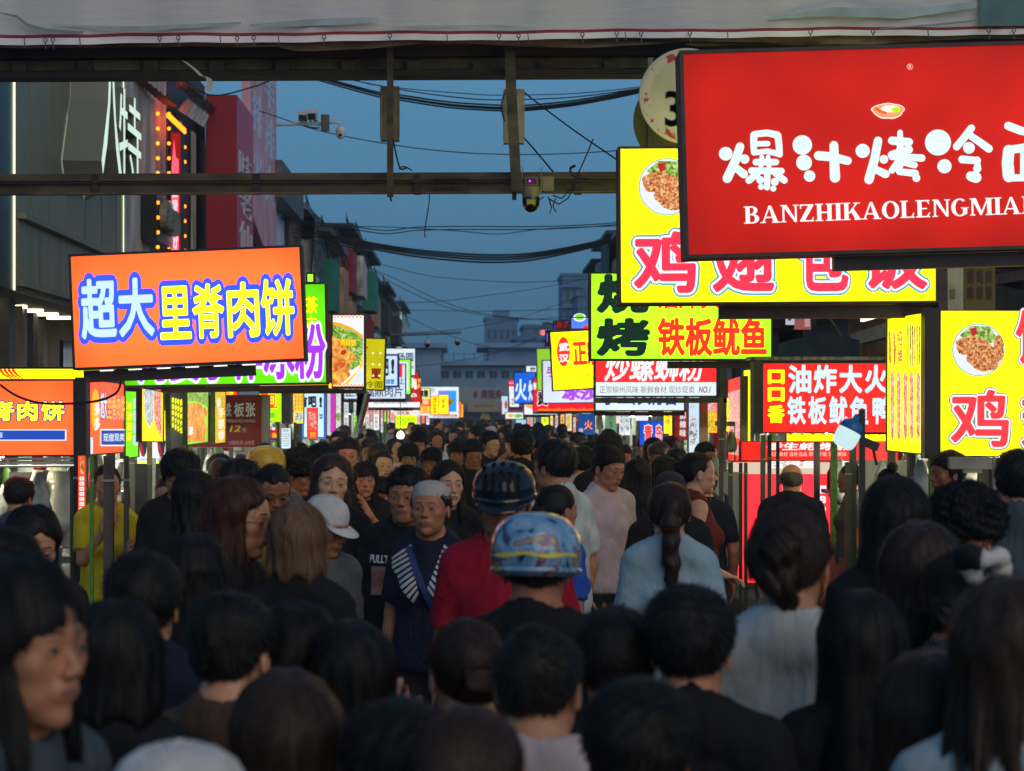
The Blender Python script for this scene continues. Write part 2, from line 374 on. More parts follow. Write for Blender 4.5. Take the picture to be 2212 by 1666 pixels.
def hair_fn(sp):
    st = sp['hair']; seed = sp.get('seed', 1); w = sp.get('wide', 1.0)
    def cap(x, y, z, line, th, top=0., side=0., part=0):
        e = prim_d(('e',(0,.016,.034),(.077*w,.0955,.0925)), x, y, z)
        t = th+top*np.clip((z-.03)/.07,0,1)-side*np.clip((.03-z)/.06,0,1)
        L = HAIRLINE[line]; zl = np.interp(y, [a for a,_ in L], [b for _,b in L])+(.020*np.clip(1-np.abs(x-.006)/.045,0,1) if part else 0)
        return smax(e-t-wob(x,y,z,seed,70 if top else 40,.0022), (zl-z)*.8, .012)
    def f(x, y, z):
        x = np.asarray(x); 
        if st == 'short': return cap(x,y,z,'short',.011,.012,.006)
        if st == 'buzz': return cap(x,y,z,'short',.0045,.003,.002)
        if st == 'crew': return cap(x,y,z,'short',.0055,.017,.003)
        if st == 'thick': return cap(x,y,z,'fringe',.018,.014,.008)
        if st == 'curly': return cap(x,y,z,'fringe',.020,.022,.008)-wob(x,y,z,seed+5,190,.004)
        if st == 'bald':
            e = cap(x,y,z,'bald',.005,0,0)
            return smax(e, z-.055-.35*(y-.06), .02)
        if st in ('bun','updo','topknot'):
            F = cap(x,y,z,'tight',.006)
            if st == 'bun': F = smin(F, prim_d(('e',(.0,.115,-.005),(.043,.036,.040)),x,y,z)-wob(x,y,z,seed,90,.004),.02)
            if st == 'topknot': F = smin(F, prim_d(('e',(.0,.06,.145),(.038,.038,.033)),x,y,z)-wob(x,y,z,seed,90,.004),.02)
            if st == 'updo':
                for c, r in (((.0,.105,.03),.034),((.012,.108,-.02),.036),((-.01,.10,-.055),.026),((.0,.12,.055),.022)):
                    F = smin(F, prim_d(('e',c,(r,r*.9,r)),x,y,z)-wob(x,y,z,seed,110,.004),.02)
            return F
        if st == 'pony':
            F = cap(x,y,z,'tight',.007)
            for a, b, ra, rb in (((0,.095,.075),(0,.125,.055),.022,.026),((0,.125,.055),(.004,.135,-.04),.030,.034),((.004,.135,-.04),(0,.125,-.2),.034,.030),((0,.125,-.2),(-.006,.115,-.34),.030,.008)):
                F = smin(F, prim_d(('c',a,b,ra,rb),x,y,z)-wob(x,y,z,seed,60,.003),.012)
            return F
        # hanging hair: 'long', 'bob', each with the face left free
        Lh = {'long': .34, 'mid': .22, 'bob': .125, 'back': .34, 'bangs': .20}[st]
        F = cap(x,y,z,'tight' if st not in ('bangs',) else 'fringe',.0105,.006,0.,st != 'bangs')-.003*np.clip(np.abs(x)/.02-1,-1,0)*(z > .06)
        cy = np.sqrt((x/(.0855*w+.014*np.clip(-z/.2,0,1)))**2+((y-.024)/(.092+.0*z))**2)
        c = (cy-1)*.085-wob(x,y,z*.15,seed,75,.0035)
        c = smax(c, z-.06, .03); c = smax(c, -z-Lh+.03*np.abs(np.sin(x*40+seed)), .03)
        fx = .057*w if st != 'back' else .071*w
        op = np.maximum(np.abs(x)-fx-.012*np.clip((z+.02)/.06,-1,0), y-(-.008 if st != 'mid' else .02))   # face opening
        c = smax(c, -op, .012)
        nk = prim_d(('c',(0,.02,-.10),(0,.02,-.5),.05,.09),x,y,z)
        return smin(F, c, .02)
    return f
def grad(f, p, h=.002):
    x, y, z = p.T
    g = np.stack([f(x+h,y,z)-f(x-h,y,z), f(x,y+h,z)-f(x,y-h,z), f(x,y,z+h)-f(x,y,z-h)], 1)
    return g/(np.linalg.norm(g, axis=1, keepdims=True)+1e-9)
def strands(f, V, n, sp, rng):
    st = sp['hair']; hang = st in ('long','mid','bob','back','pony','bangs')
    if n == 0 or len(V) == 0: return np.zeros((0,3)), np.zeros((0,4), int)
    p = V[rng.integers(0, len(V), n)].copy()
    if hang: # denser and longer from the top
        L = rng.uniform(.05, .14, n)
    elif st == 'curly': L = rng.uniform(.015,.035,n)
    elif st in ('buzz','bald'): L = rng.uniform(.004,.009,n)
    elif st in ('bun','updo','topknot'): L = rng.uniform(.02,.05,n)
    elif st == 'crew': L = rng.uniform(.01,.02,n)
    else: L = rng.uniform(.02,.045,n)
    steps = 7; crown = np.array((.0,.045,.14))
    lift = rng.uniform(.0005,.0035,n)*(1.8 if st in ('curly','thick') else 1); fly = rng.random(n) < .05; lift[fly] *= rng.uniform(2,5,fly.sum()) if hang else rng.uniform(1,1.7,fly.sum())
    wd = rng.uniform(.0007,.0015,n)*(1.3 if hang else 1)
    pts = []; nrm = []; dr = []
    jit = rng.normal(0,.25 if not hang else .05,(n,3))
    if st == 'curly': jit *= 3
    for i in range(steps):
        g = grad(f, p)
        t = i/(steps-1)
        flow = p-crown; flow /= np.linalg.norm(flow,axis=1,keepdims=True)+1e-6
        if hang: flow = flow*.35+np.array((0,0,-1.))*np.where(p[:,2:3] < .07, 1., .35)
        elif st in ('bun','updo','topknot'):
            tgt = {'bun':(0,.12,0),'updo':(0,.11,0),'topknot':(0,.05,.15)}[st]; flow = np.array(tgt)-p
            flow /= np.linalg.norm(flow,axis=1,keepdims=True)+1e-6
        else: flow = flow+np.array((0.15,-.35,-.1))
        d = flow+jit; d -= g*np.sum(d*g,1,keepdims=True); d /= np.linalg.norm(d,axis=1,keepdims=True)+1e-6
        pts.append(p.copy()); nrm.append(g); dr.append(d)
        p = p+d*(L/(steps-1))[:,None]
        x, y, z = p.T
        fv = f(x,y,z)
        tgt = lift*(.4+1.4*t)*(2.2 if st in ('short','thick','crew','buzz') and t > .5 else 1)
        p = p-grad(f,p)*(np.clip(fv-tgt,-.01,.01))[:,None]
        if st == 'curly': p += rng.normal(0,.0015,(n,3))
    pts = np.stack(pts,1); nrm = np.stack(nrm,1); dr = np.stack(dr,1)
    side = np.cross(dr,nrm); side /= np.linalg.norm(side,axis=2,keepdims=True)+1e-6
    w = (wd[:,None]*np.array([.6,1,1,1,.9,.7,.12])[None,:])[:,:,None]
    A = pts+side*w+nrm*.0004; B = pts-side*w+nrm*.0004
    VV = np.stack([A,B],2).reshape(-1,3)
    base = (np.arange(n)*steps*2)[:,None]+ (np.arange(steps-1)*2)[None,:]
    Q = np.stack([base,base+1,base+3,base+2],2).reshape(-1,4)
    return VV, Q

def project(fh, X, Z, off=0.):
    """y of the head surface in front of (x, z), in the head frame"""
    lo = np.full(X.shape,-.16); hi = np.full(X.shape,-.03)
    for _ in range(14):
        m = (lo+hi)/2; v = fh(X,m,Z); lo = np.where(v > 0, m, lo); hi = np.where(v > 0, hi, m)
    return (lo+hi)/2-off
def patch(fh, rows, off):
    """rows: list of equal-length lists of (x, z) -> quads lying on the face"""
    A = np.array(rows); n, m, _ = A.shape
    o = np.asarray(off, float)
    Y_ = project(fh, A[...,0], A[...,1])-o
    V = np.stack([A[...,0],Y_,A[...,1]],2).reshape(-1,3)
    i = np.arange(n-1)[:,None]*m+np.arange(m-1)[None,:]
    Q = np.stack([i,i+1,i+m+1,i+m],2).reshape(-1,4)
    return V, Q
def disc(cx, cz, rx, rz, k=14):
    return [[(cx+math.cos(2*math.pi*i/k)*rx*t, cz+math.sin(2*math.pi*i/k)*rz*t) for i in range(k+1)] for t in (1,.66,.33,.02)]

TPL = {}
def person_template(key, sp):
    if key in TPL: return TPL[key]
    rng = np.random.default_rng(sp.get('seed',1)*7+3)
    hi = sp.get('detail', 1); ch = (.014 if hi else .022) if not sp.get('near') else .0095
    R = rotm(sp.get('yaw',0.), sp.get('pitch',0.), sp.get('roll',0.))
    fwd = sp.get('stoop',0.)
    O = np.array((0,-.012-fwd*.10,1.582-fwd*.02))+R@np.array((0,0,0))+np.array((0,0,0))
    sp = dict(sp); sp['wide'] = min(1.13, sp.get('wide',1.0)*1.05)
    HP = head_prims(sp['sex'], sp['wide'], sp.get('age',0))
    B, arms, A, Lg, sw = body_prims(sp)
    neck = [(('c',tuple(np.array((0,.025,1.42))),tuple(O+R@np.array((0,.022,-.055))),.054 if sp['sex']=='m' else .045,.052 if sp['sex']=='m' else .042),.025,1)]
    hh = .0042 if hi else .0065
    zf = [(O[2]-.14,O[2]+.13,hh)]; xf = [(-.095,.095,hh)]; yf = [(O[1]-.125,O[1]+.10,hh if hi else .008)]
    if hi > 1 or sp.get('hands'):
        for sh, el, wr, d, n, t in arms:
            c = wr+d*.08
            xf.append((c[0]-.07,c[0]+.07,.006)); zf.append((c[2]-.11,c[2]+.11,.006)); yf.append((c[1]-.08,c[1]+.08,.006))
    else:
        for sh, el, wr, d, n, t in arms:
            c = wr+d*.08
            xf.append((c[0]-.05,c[0]+.05,.010)); zf.append((c[2]-.10,c[2]+.10,.010)); yf.append((c[1]-.05,c[1]+.05,.011))
    xs = axis(-.45,.45,.026,xf); ys = axis(-.52,.34,.026,yf); zs = axis(-.02,1.75,.026,zf)
    F = grid_field(B+neck+A+Lg, xs, ys, zs)
    H = grid_field(HP, xs, ys, zs, R=R, O=O)
    F = smin(F, H, .012)
    V, Q = nets(F, xs, ys, zs)
    out = {'body': np_mesh('body', V, Q)}
    W = lambda P3: (P3 @ R.T)+O
    fh = lambda x, y, z: field(HP, x, y, z)
    # face pieces
    if sp.get('face', 1):
        nl = sp.get('squint', .32)
        for s in (1,-1):
            ex = s*.031; ez = .0035
            up = [(ex+s*(t-.5)*.029, ez+.0046*math.sin(math.pi*min(1,max(0,t)))**.8*(1-nl)+(t-.3)*.0022) for t in np.linspace(0,1,9)]
            lo = [(ex+s*(t-.5)*.029, ez-.0026*math.sin(math.pi*t)*(1-nl*.7)+(t-.3)*.0022) for t in np.linspace(0,1,9)]
            mid = [tuple((np.array(a)+np.array(b))/2) for a,b in zip(up,lo)]
            V1,Q1 = patch(fh,[up,mid,lo],.0008)
            V2,Q2 = patch(fh,disc(ex,ez+.0010,.0060,.0046*(1-nl*.6)),.0013)
            ul = [(a[0], a[1]+.0024) for a in up]
            V3,Q3 = patch(fh,[ul,[(a[0],a[1]-.0004) for a in up]],.0018)
            VV = np.concatenate([V1,V2,V3]); QQ = np.concatenate([Q1,Q2+len(V1),Q3+len(V1)+len(V2)])
            mi = np.concatenate([np.zeros(len(Q1)),np.ones(len(Q2)),np.ones(len(Q3))])
            out['eye%d' % (s>0)] = np_mesh('eye', W(VV), QQ, True, (M['sclera'],M['iris']), mi)
            bz = .0225
            bt = [(ex+s*(t-.5)*.038, bz+.0085*math.sin(math.pi*(.25+.6*t))+(.0026 if .05<t<.9 else 0)) for t in np.linspace(0,1,8)]
            bb = [(ex+s*(t-.5)*.038, bz+.0085*math.sin(math.pi*(.25+.6*t))-(.0026*(1-t) if .0<t<1 else 0)) for t in np.linspace(0,1,8)]
            V1,Q1 = patch(fh,[bt,bb],.0016)
            out['eyebrow%d' % (s>0)] = np_mesh('eyebrow', W(V1), Q1, True)
        t_ = np.linspace(-1,1,13)
        zc = -.0575
        u = [(t*.023, zc+.0065*(1-t*t)**.7+(-.0014 if abs(t)<.1 else 0)) for t in t_]
        m_ = [(t*.0245, zc+.0002+.0002*abs(t)**3) for t in t_]
        l = [(t*.023, zc+.0012*abs(t)**3-.0080*(1-t*t)**.8) for t in t_]
        um = [tuple((np.array(a)+np.array(b))/2) for a,b in zip(u,m_)]; lm = [tuple((np.array(a)+np.array(b))/2) for a,b in zip(l,m_)]
        V1,Q1 = patch(fh,[u,um,m_,lm,l],np.array([.0004,.0026,.0002,.0032,.0004])[:,None]*np.ones((1,13)))
        out['lips'] = np_mesh('lips', W(V1), Q1, True)
    # hair
    if sp.get('hair'):
        f = hair_fn(sp)
        long_ = sp['hair'] in ('long','mid','bob','back','pony','bangs')
        zlo = {'long':-.36,'back':-.36,'mid':-.24,'bangs':-.22,'bob':-.15,'pony':-.36}.get(sp['hair'],-.11)
        h = .0055 if hi else .009
        hx = axis(-.13,.13,h,[]); hy = axis(-.13,.19,h,[]); hz = axis(zlo,.20,h if not long_ else h*1.3,[])
        G = f(hx[:,None,None],hy[None,:,None],hz[None,None,:]).astype(np.float32)
        HV, HQ = nets(G, hx, hy, hz)
        n = int(sp.get('strands', 1500 if hi else 260)*(1.5 if sp.get('near') else 1))
        SV, SQ = strands(f, HV, n, sp, rng)
        VV = np.concatenate([HV,SV]); QQ = np.concatenate([HQ,SQ+len(HV)])
        out['hair'] = np_mesh('hair', W(VV), QQ)
    # clothes
    sl = sp.get('top','tee'); b = sp.get('build',1.0)
    off = .014 if sp['sex']=='f' else .017
    T = [(p,k,s) for p,k,s in B if not (p[0]=='c' and p[1][2]>1.425 and p[2][2]>1.48 and p[1][0]==0 and p[2][0]==0)]
    T.append((('e',(0,.026,1.425),(.058,.060,.055)),.05,1))
    T.append((('c',(0,0,1.24),(0,-.005,.90),.122*b,.150*b,1.35),.05,1))
    for sh, el, wr, d, n, t in arms:
        r = (.040 if sp['sex']=='f' else .047)*(.6+.4*b)
        if sl == 'long':
            T += [(('c',tuple(sh),tuple(el),r*1.15,r*.95),.03,1),(('cc',tuple(el),tuple(wr),r*.95,r*.72),.015,1)]
        elif sl != 'tank':
            T += [(('cc',tuple(sh),tuple(sh+(el-sh)*.72),r*1.08,r*1.14),.03,1)]
    cx = axis(-.40,.40,ch,[]); cy = axis(-.42,.24,ch,[]); cz = axis(.5 if sl=='dress' else .80,1.54,ch,[])
    if sl == 'dress': T.append((('c',(0,0,1.0),(0,0,.4),.15*b,.20*b,1.2),.06,1))
    G = grid_field(T, cx, cy, cz)
    X_,Y_,Z_ = cx[:,None,None],cy[None,:,None],cz[None,None,:]
    G = G-off-wob(X_,Y_,Z_*.8,sp.get('seed',1)+11,26,.0028)-wob(X_,Y_,Z_,sp.get('seed',1)+12,60,.0012)
    G = smax(G, (.55 if sl=='dress' else .86)-Z_+0*X_+0*Y_, .012)
    cut = prim_d(('e',(0,-.010,1.510),(.078,.088,.066 if sl != 'shirt' else .080)),X_,Y_,Z_)
    G = smax(G, -cut, .006)
    if sl in ('shirt','open'): G = smax(G, -prim_d(('c',(0,-.13,1.47),(0,-.15,1.36),.045,.006),X_,Y_,Z_), .006)
    if sl == 'tank':
        for s in (1,-1): G = smax(G, -prim_d(('e',(s*(sw+.012),.012,1.345),(.055,.09,.10)),X_,Y_,Z_), .01)
    CV,CQ = nets(G.astype(np.float32), cx, cy, cz)
    out['shirt' if sl != 'dress' else 'dress'] = np_mesh('shirt', CV, CQ)
    if sl != 'dress':
        Tr = [p for p in Lg if not (p[0][0]=='c' and p[0][1][2]<.1)]+[B[0]]
        tx = axis(-.24,.24,.022,[]); ty = axis(-.28,.24,.022,[]); tz = axis(.02,1.02,.026,[])
        G = grid_field(Tr, tx, ty, tz)
        G = G-.004-wob(tx[:,None,None],ty[None,:,None],tz[None,None,:],5,30,.003)
        G = smax(G, tz[None,None,:]-.95, .01); G = smax(G, .09-tz[None,None,:], .01)
        CV,CQ = nets(G.astype(np.float32), tx, ty, tz)
        out['trousers'] = np_mesh('trousers', CV, CQ)
    for s in (1,-1):
        Sh = [p for p in Lg if p[0][0]=='c' and p[0][1][2]<.1 and p[0][1][0]*s>0]
        tx = axis(s*.10-.09,s*.10+.09,.016,[]); ty = axis(-.34,.26,.018,[]); tz = axis(-.02,.14,.012,[])
        G = grid_field(Sh, tx, ty, tz)-.010
        G = smax(G, .003-tz[None,None,:], .004); G = smax(G, tz[None,None,:]-.10, .004)
        CV,CQ = nets(G.astype(np.float32), tx, ty, tz)
        out['shoe%d' % (s>0)] = np_mesh('shoe', CV, CQ)
    if sp.get('glasses'):
        m = MB()
        for s in (1,-1):
            pts = []
            for i in range(17):
                a = 2*math.pi*i/16; px = s*.033+.0245*math.cos(a); pz = .0005+.019*math.sin(a)
                py = float(project(fh, np.array(s*.031), np.array(.004)))-.014+abs(px)*.18
                pts.append((px,py,pz))
            m.tube(pts,.0015,4)
            m.tube([(s*.057,pts[0][1] if s>0 else pts[8][1],.004),(s*.079,-.03,.006),(s*.080,.01,.002)],.0015,4)
        yb = float(project(fh, np.array(0.), np.array(.006)))-.004
        m.tube([(-.0095,yb,.003),(0,yb-.002,.005),(.0095,yb,.003)],.0015,4)
        V = W(np.array([tuple(v) for v in m.v])); m.v = [tuple(v) for v in V]
        out['glasses'] = m.mesh('glasses')
    if sp.get('hat'):
        out.update(hat_meshes(sp, W))
    out['_hand'] = [(wr, d, n, t) for sh, el, wr, d, n, t in arms]; out['_O'] = O; out['_R'] = R
    TPL[key] = out
    return out

def lathe_head(prof, c, w=1., d=1., n=28, front=None):
    """rings around the head axis; prof: (radius, z)"""
    V = []; Q = []
    for r, z in prof:
        for i in range(n):
            a = 2*math.pi*i/n
            V.append((c[0]+r*w*math.cos(a), c[1]+r*d*math.sin(a), c[2]+z))
    for j in range(len(prof)-1):
        for i in range(n):
            Q.append((j*n+i, j*n+(i+1)%n, (j+1)*n+(i+1)%n, (j+1)*n+i))
    return np.array(V), np.array(Q)
def brim(c, r0, r1, z0, drop, a0, a1, w=1., d=1., n=16):
    V = []; Q = []
    for j, (t, zz) in enumerate(((0,0),(.5,.1),(1,1),(1,1.0),(.5,.1),(0,0))):
        for i in range(n+1):
            f = i/n; a = math.radians(a0+(a1-a0)*f); e = math.sin(math.pi*f)**.6
            r = r0+(r1-r0)*t*e
            V.append((c[0]+r*w*math.cos(a), c[1]+r*d*math.sin(a), c[2]+z0-drop*zz*e*(1 if t else 0)-(.003 if j > 2 else 0)))
    for j in range(5):
        for i in range(n): Q.append((j*(n+1)+i, j*(n+1)+i+1, (j+1)*(n+1)+i+1, (j+1)*(n+1)+i))
    return np.array(V), np.array(Q)
def hat_meshes(sp, W):
    k = sp['hat']; o = {}
    if k == 'cap':
        V,Q = lathe_head([(.090,.022),(.093,.030),(.093,.060),(.088,.085),(.074,.112),(.050,.130),(.022,.139),(.006,.141),(.006,.143),(.0005,.143)],(0,.014,.0),.97,1.13)
        V2,Q2 = brim((0,.014,0),.088,.158,.030,.020,222,318,.97,1.12)
        o['hat_crown'] = np_mesh('cap_crown', W(V), Q); o['hat_peak'] = np_mesh('cap_peak', W(V2), Q2)
    elif k in ('helmet','cycle'):
        prof = [(.100,-.015),(.112,-.010),(.124,.02),(.127,.05),(.122,.085),(.108,.112),(.084,.134),(.050,.146),(.018,.150),(.0005,.151)]
        if k == 'cycle': prof = [(.098,.035),(.110,.035),(.117,.055),(.116,.085),(.103,.115),(.080,.137),(.048,.150),(.018,.155),(.0005,.156)]
        V,Q = lathe_head(prof,(0,.014,.0),.92,1.10,36)
        if k == 'cycle':  # smooth shell with rows of long vents over a dark liner
            fine = []
            for (r0, z0), (r1, z1) in zip(prof[:-1], prof[1:]):
                for t in (0,.25,.5,.75): fine.append((r0+(r1-r0)*t, z0+(z1-z0)*t))
            fine.append(prof[-1]); V,Q = lathe_head(fine,(0,.014,.0),.92,1.10,96)
            C_ = V[Q].mean(1); vent = np.zeros(len(Q), bool)
            for xi in (-.066,-.033,0,.033,.066):
                for y0, y1 in ((-.115,-.055),(-.035,.030),(.055,.115)):
                    ym = (y0+y1)/2; xc = xi*(1-.25*abs(C_[:,1]-.014)/.13)
                    vent |= ((C_[:,0]-xc)/.0085)**2+((C_[:,1]-ym)/((y1-y0)/2))**2 < 1
            vent &= C_[:,2] > .055
            o['hat_shell'] = np_mesh('helmet_shell', W(V), Q[~vent])
            V3,Q3 = lathe_head(prof,(0,.014,.0),.86,1.03,36); V3 = V3*np.array((1,1,.95))
            o['hat_liner'] = np_mesh('helmet_liner', W(V3), Q3)
            V2,Q2 = lathe_head([(.105,.030),(.118,.030),(.121,.045),(.116,.060),(.105,.058)],(0,.014,.0),.92,1.10,36)
            o['hat_rim'] = np_mesh('helmet_rim', W(V2), Q2)
            V2,Q2 = brim((0,.014,0),.105,.165,.040,.016,215,325,.92,1.10)
            o['hat_peak'] = np_mesh('helmet_visor', W(V2), Q2)
        else:
            o['hat_shell'] = np_mesh('helmet_shell', W(V), Q)
            V2,Q2 = lathe_head([(.126,-.006),(.130,-.004),(.130,.006),(.126,.008)],(0,.014,.0),.90,1.08,36)
            o['hat_rim'] = np_mesh('helmet_trim', W(V2), Q2)
            V2,Q2 = brim((0,.014,0),.120,.150,.018,.05,225,315,.92,1.10)
            o['hat_peak'] = np_mesh('helmet_visor', W(V2), Q2)
    elif k == 'beanie':
        V,Q = lathe_head([(.089,.034),(.094,.035),(.096,.055),(.094,.080),(.084,.106),(.060,.126),(.030,.135),(.0005,.137)],(0,.018,.002),.93,1.08,30)
        o['hat_crown'] = np_mesh('head_cover', W(V), Q)
    return o

def skin_mat(tone):
    k = 'skin_%g_%g_%g' % tuple(tone)
    if k in M: return M[k]
    m, nt, bs = principled(k, tone, .5)
    bs.inputs['Subsurface Weight'].default_value = .12; bs.inputs['Subsurface Radius'].default_value = (.012,.005,.003); bs.inputs['Subsurface Scale'].default_value = .5
    add_noise_color(nt, bs, tone, .10, 45); M[k] = m
    return m
SHIRT_PART = {'hat_crown':'hat_crown','hat_peak':'hat_peak','hat_shell':'helmet_shell','hat_rim':'helmet_rim','hat_liner':'helmet_liner'}
def place_person(key, sp, loc, rz, height, label, skin, hairc, shirt, trous='cloth_dark', group=None, hatm=None, extra=None):
    t = person_template(key, sp)
    if '_top' not in t:
        zz = 0
        for k_, me_ in t.items():
            if k_ == 'hair' or k_.startswith('hat'):
                co_ = np.empty(len(me_.vertices)*3, np.float32); me_.vertices.foreach_get('co', co_); zz = max(zz, float(co_[2::3].max()))
        t['_top'] = zz or 1.70
    s = height/t['_top']
    r = bpy.data.objects.new('person', None); COL.objects.link(r)
    r.location = loc; r.rotation_euler = (0,0,rz); r.scale = (s,s,s); r.empty_display_size = .1
    r['label'] = label; r['category'] = 'person'
    if group: r['group'] = group
    sm = skin_mat(skin)
    mats = {'body':sm,'hair':M[hairc],'shirt':M[shirt],'dress':M[shirt],'trousers':M[trous],'eyebrow0':M['hair_black'],'eyebrow1':M['hair_black'],'lips':M['lips'],
            'shoe0':M['shoe'],'shoe1':M['shoe'],'glasses':M['spectacle']}
    parts = {}
    for k, me in t.items():
        if k[0] == '_': continue
        nm = {'eye0':'eye','eye1':'eye','eyebrow0':'eyebrow','eyebrow1':'eyebrow','shoe0':'shoe','shoe1':'shoe','hat_crown':'cap_crown' if sp.get('hat')=='cap' else 'head_cover','hat_peak':'cap_peak' if sp.get('hat')=='cap' else 'helmet_visor',
              'hat_shell':'helmet_shell','hat_rim':'helmet_rim','hat_liner':'helmet_liner'}.get(k,k)
        mt = mats.get(k) or (M[hatm[min(len(hatm)-1,{'hat_crown':0,'hat_shell':0,'hat_peak':1,'hat_rim':1,'hat_liner':2}[k])]] if hatm and k.startswith('hat') else None)
        o = bpy.data.objects.new(nm, me); COL.objects.link(o); o.parent = r
        if mt is not None:
            if len(me.materials) == 0: me.materials.append(None)
            o.material_slots[0].link = 'OBJECT'; o.material_slots[0].material = mt
        parts[k] = o
    return r, parts, t, s
# ------------------------------------------------------------------ lettering and light boxes
def S(r, g, b): return tuple(((c/255)/12.92 if c <= 10 else ((c/255+.055)/1.055)**2.4) for c in (r, g, b))
mat('casing_dark', (.022,.020,.024), .55, amt=.3, scale=9); mat('casing_gray', (.10,.10,.10), .6, amt=.25, scale=8); mat('casing_light', (.30,.30,.27), .6, amt=.2, scale=8)
mat('casing_brown', (.07,.05,.045), .6, amt=.35, scale=9); mat('casing_olive', (.10,.11,.045), .6, amt=.3, scale=8); mat('steel_post', (.10,.11,.085), .45, .4, amt=.45, scale=12, stretch=(1,1,.2))
mat('steel_rust', (.10,.085,.075), .55, .3, amt=.5, scale=14, stretch=(1,1,.3)); mat('bracket', (.035,.028,.028), .6, amt=.3, scale=10)
TXT = {}
def text_mesh(s, bold=0., shear=0., res=3):
    k = (s, round(bold,3), shear, res)
    if k in TXT: return TXT[k]
    cu = bpy.data.curves.new('t', 'FONT'); cu.body = s; cu.size = 1; cu.bevel_depth = bold; cu.bevel_resolution = 0; cu.resolution_u = res; cu.shear = shear
    o = bpy.data.objects.new('t', cu); COL.objects.link(o)
    bpy.context.view_layer.update()
    me = bpy.data.meshes.new_from_object(o.evaluated_get(bpy.context.evaluated_depsgraph_get()))
    n = len(me.vertices); co = np.empty(n*3, np.float32); me.vertices.foreach_get('co', co); co = co.reshape(-1,3)
    fs = [tuple(p.vertices) for p in me.polygons]
    bpy.data.objects.remove(o); bpy.data.curves.remove(cu); bpy.data.meshes.remove(me)
    TXT[k] = (co, fs); return TXT[k]
class Frame:
    """an upright rectangle in the world: origin at its centre, x along it, z up it, y away from the viewer"""
    def __init__(s, q, YL, YR=None):
        YR = YL if YR is None else YR
        tl, tr, br, bl = [P(q[0][0],q[0][1],YL), P(q[1][0],q[1][1],YR), P(q[2][0],q[2][1],YR), P(q[3][0],q[3][1],YL)]
        s.c = (tl+tr+br+bl)/4; x = ((tr-tl)+(br-bl))/2; z = ((tl-bl)+(tr-br))/2
        s.w = x.length; s.Y = (YL+YR)/2; x.normalize(); z = z-x*z.dot(x); s.h = z.length; z.normalize(); y = z.cross(x)
        s.x, s.y, s.z = x, y, z
        s.M = Matrix((x, y, z)).transposed().to_4x4(); s.M.translation = s.c
    def loc(s, u, v):
        o = Vector((0,0,CAMZ)); d = P(u,v,1.)-o
        t = (s.c-o).dot(s.y)/d.dot(s.y); p = o+d*t-s.c
        return p.dot(s.x), p.dot(s.z)
def rect(u0, v0, u1, v1): return ((u0,v0),(u1,v0),(u1,v1),(u0,v1))
def panel_part(name, fr, build, m, parent, smooth=False):
    b = MB(); build(b); o = b.obj(name, m, parent, smooth); return o
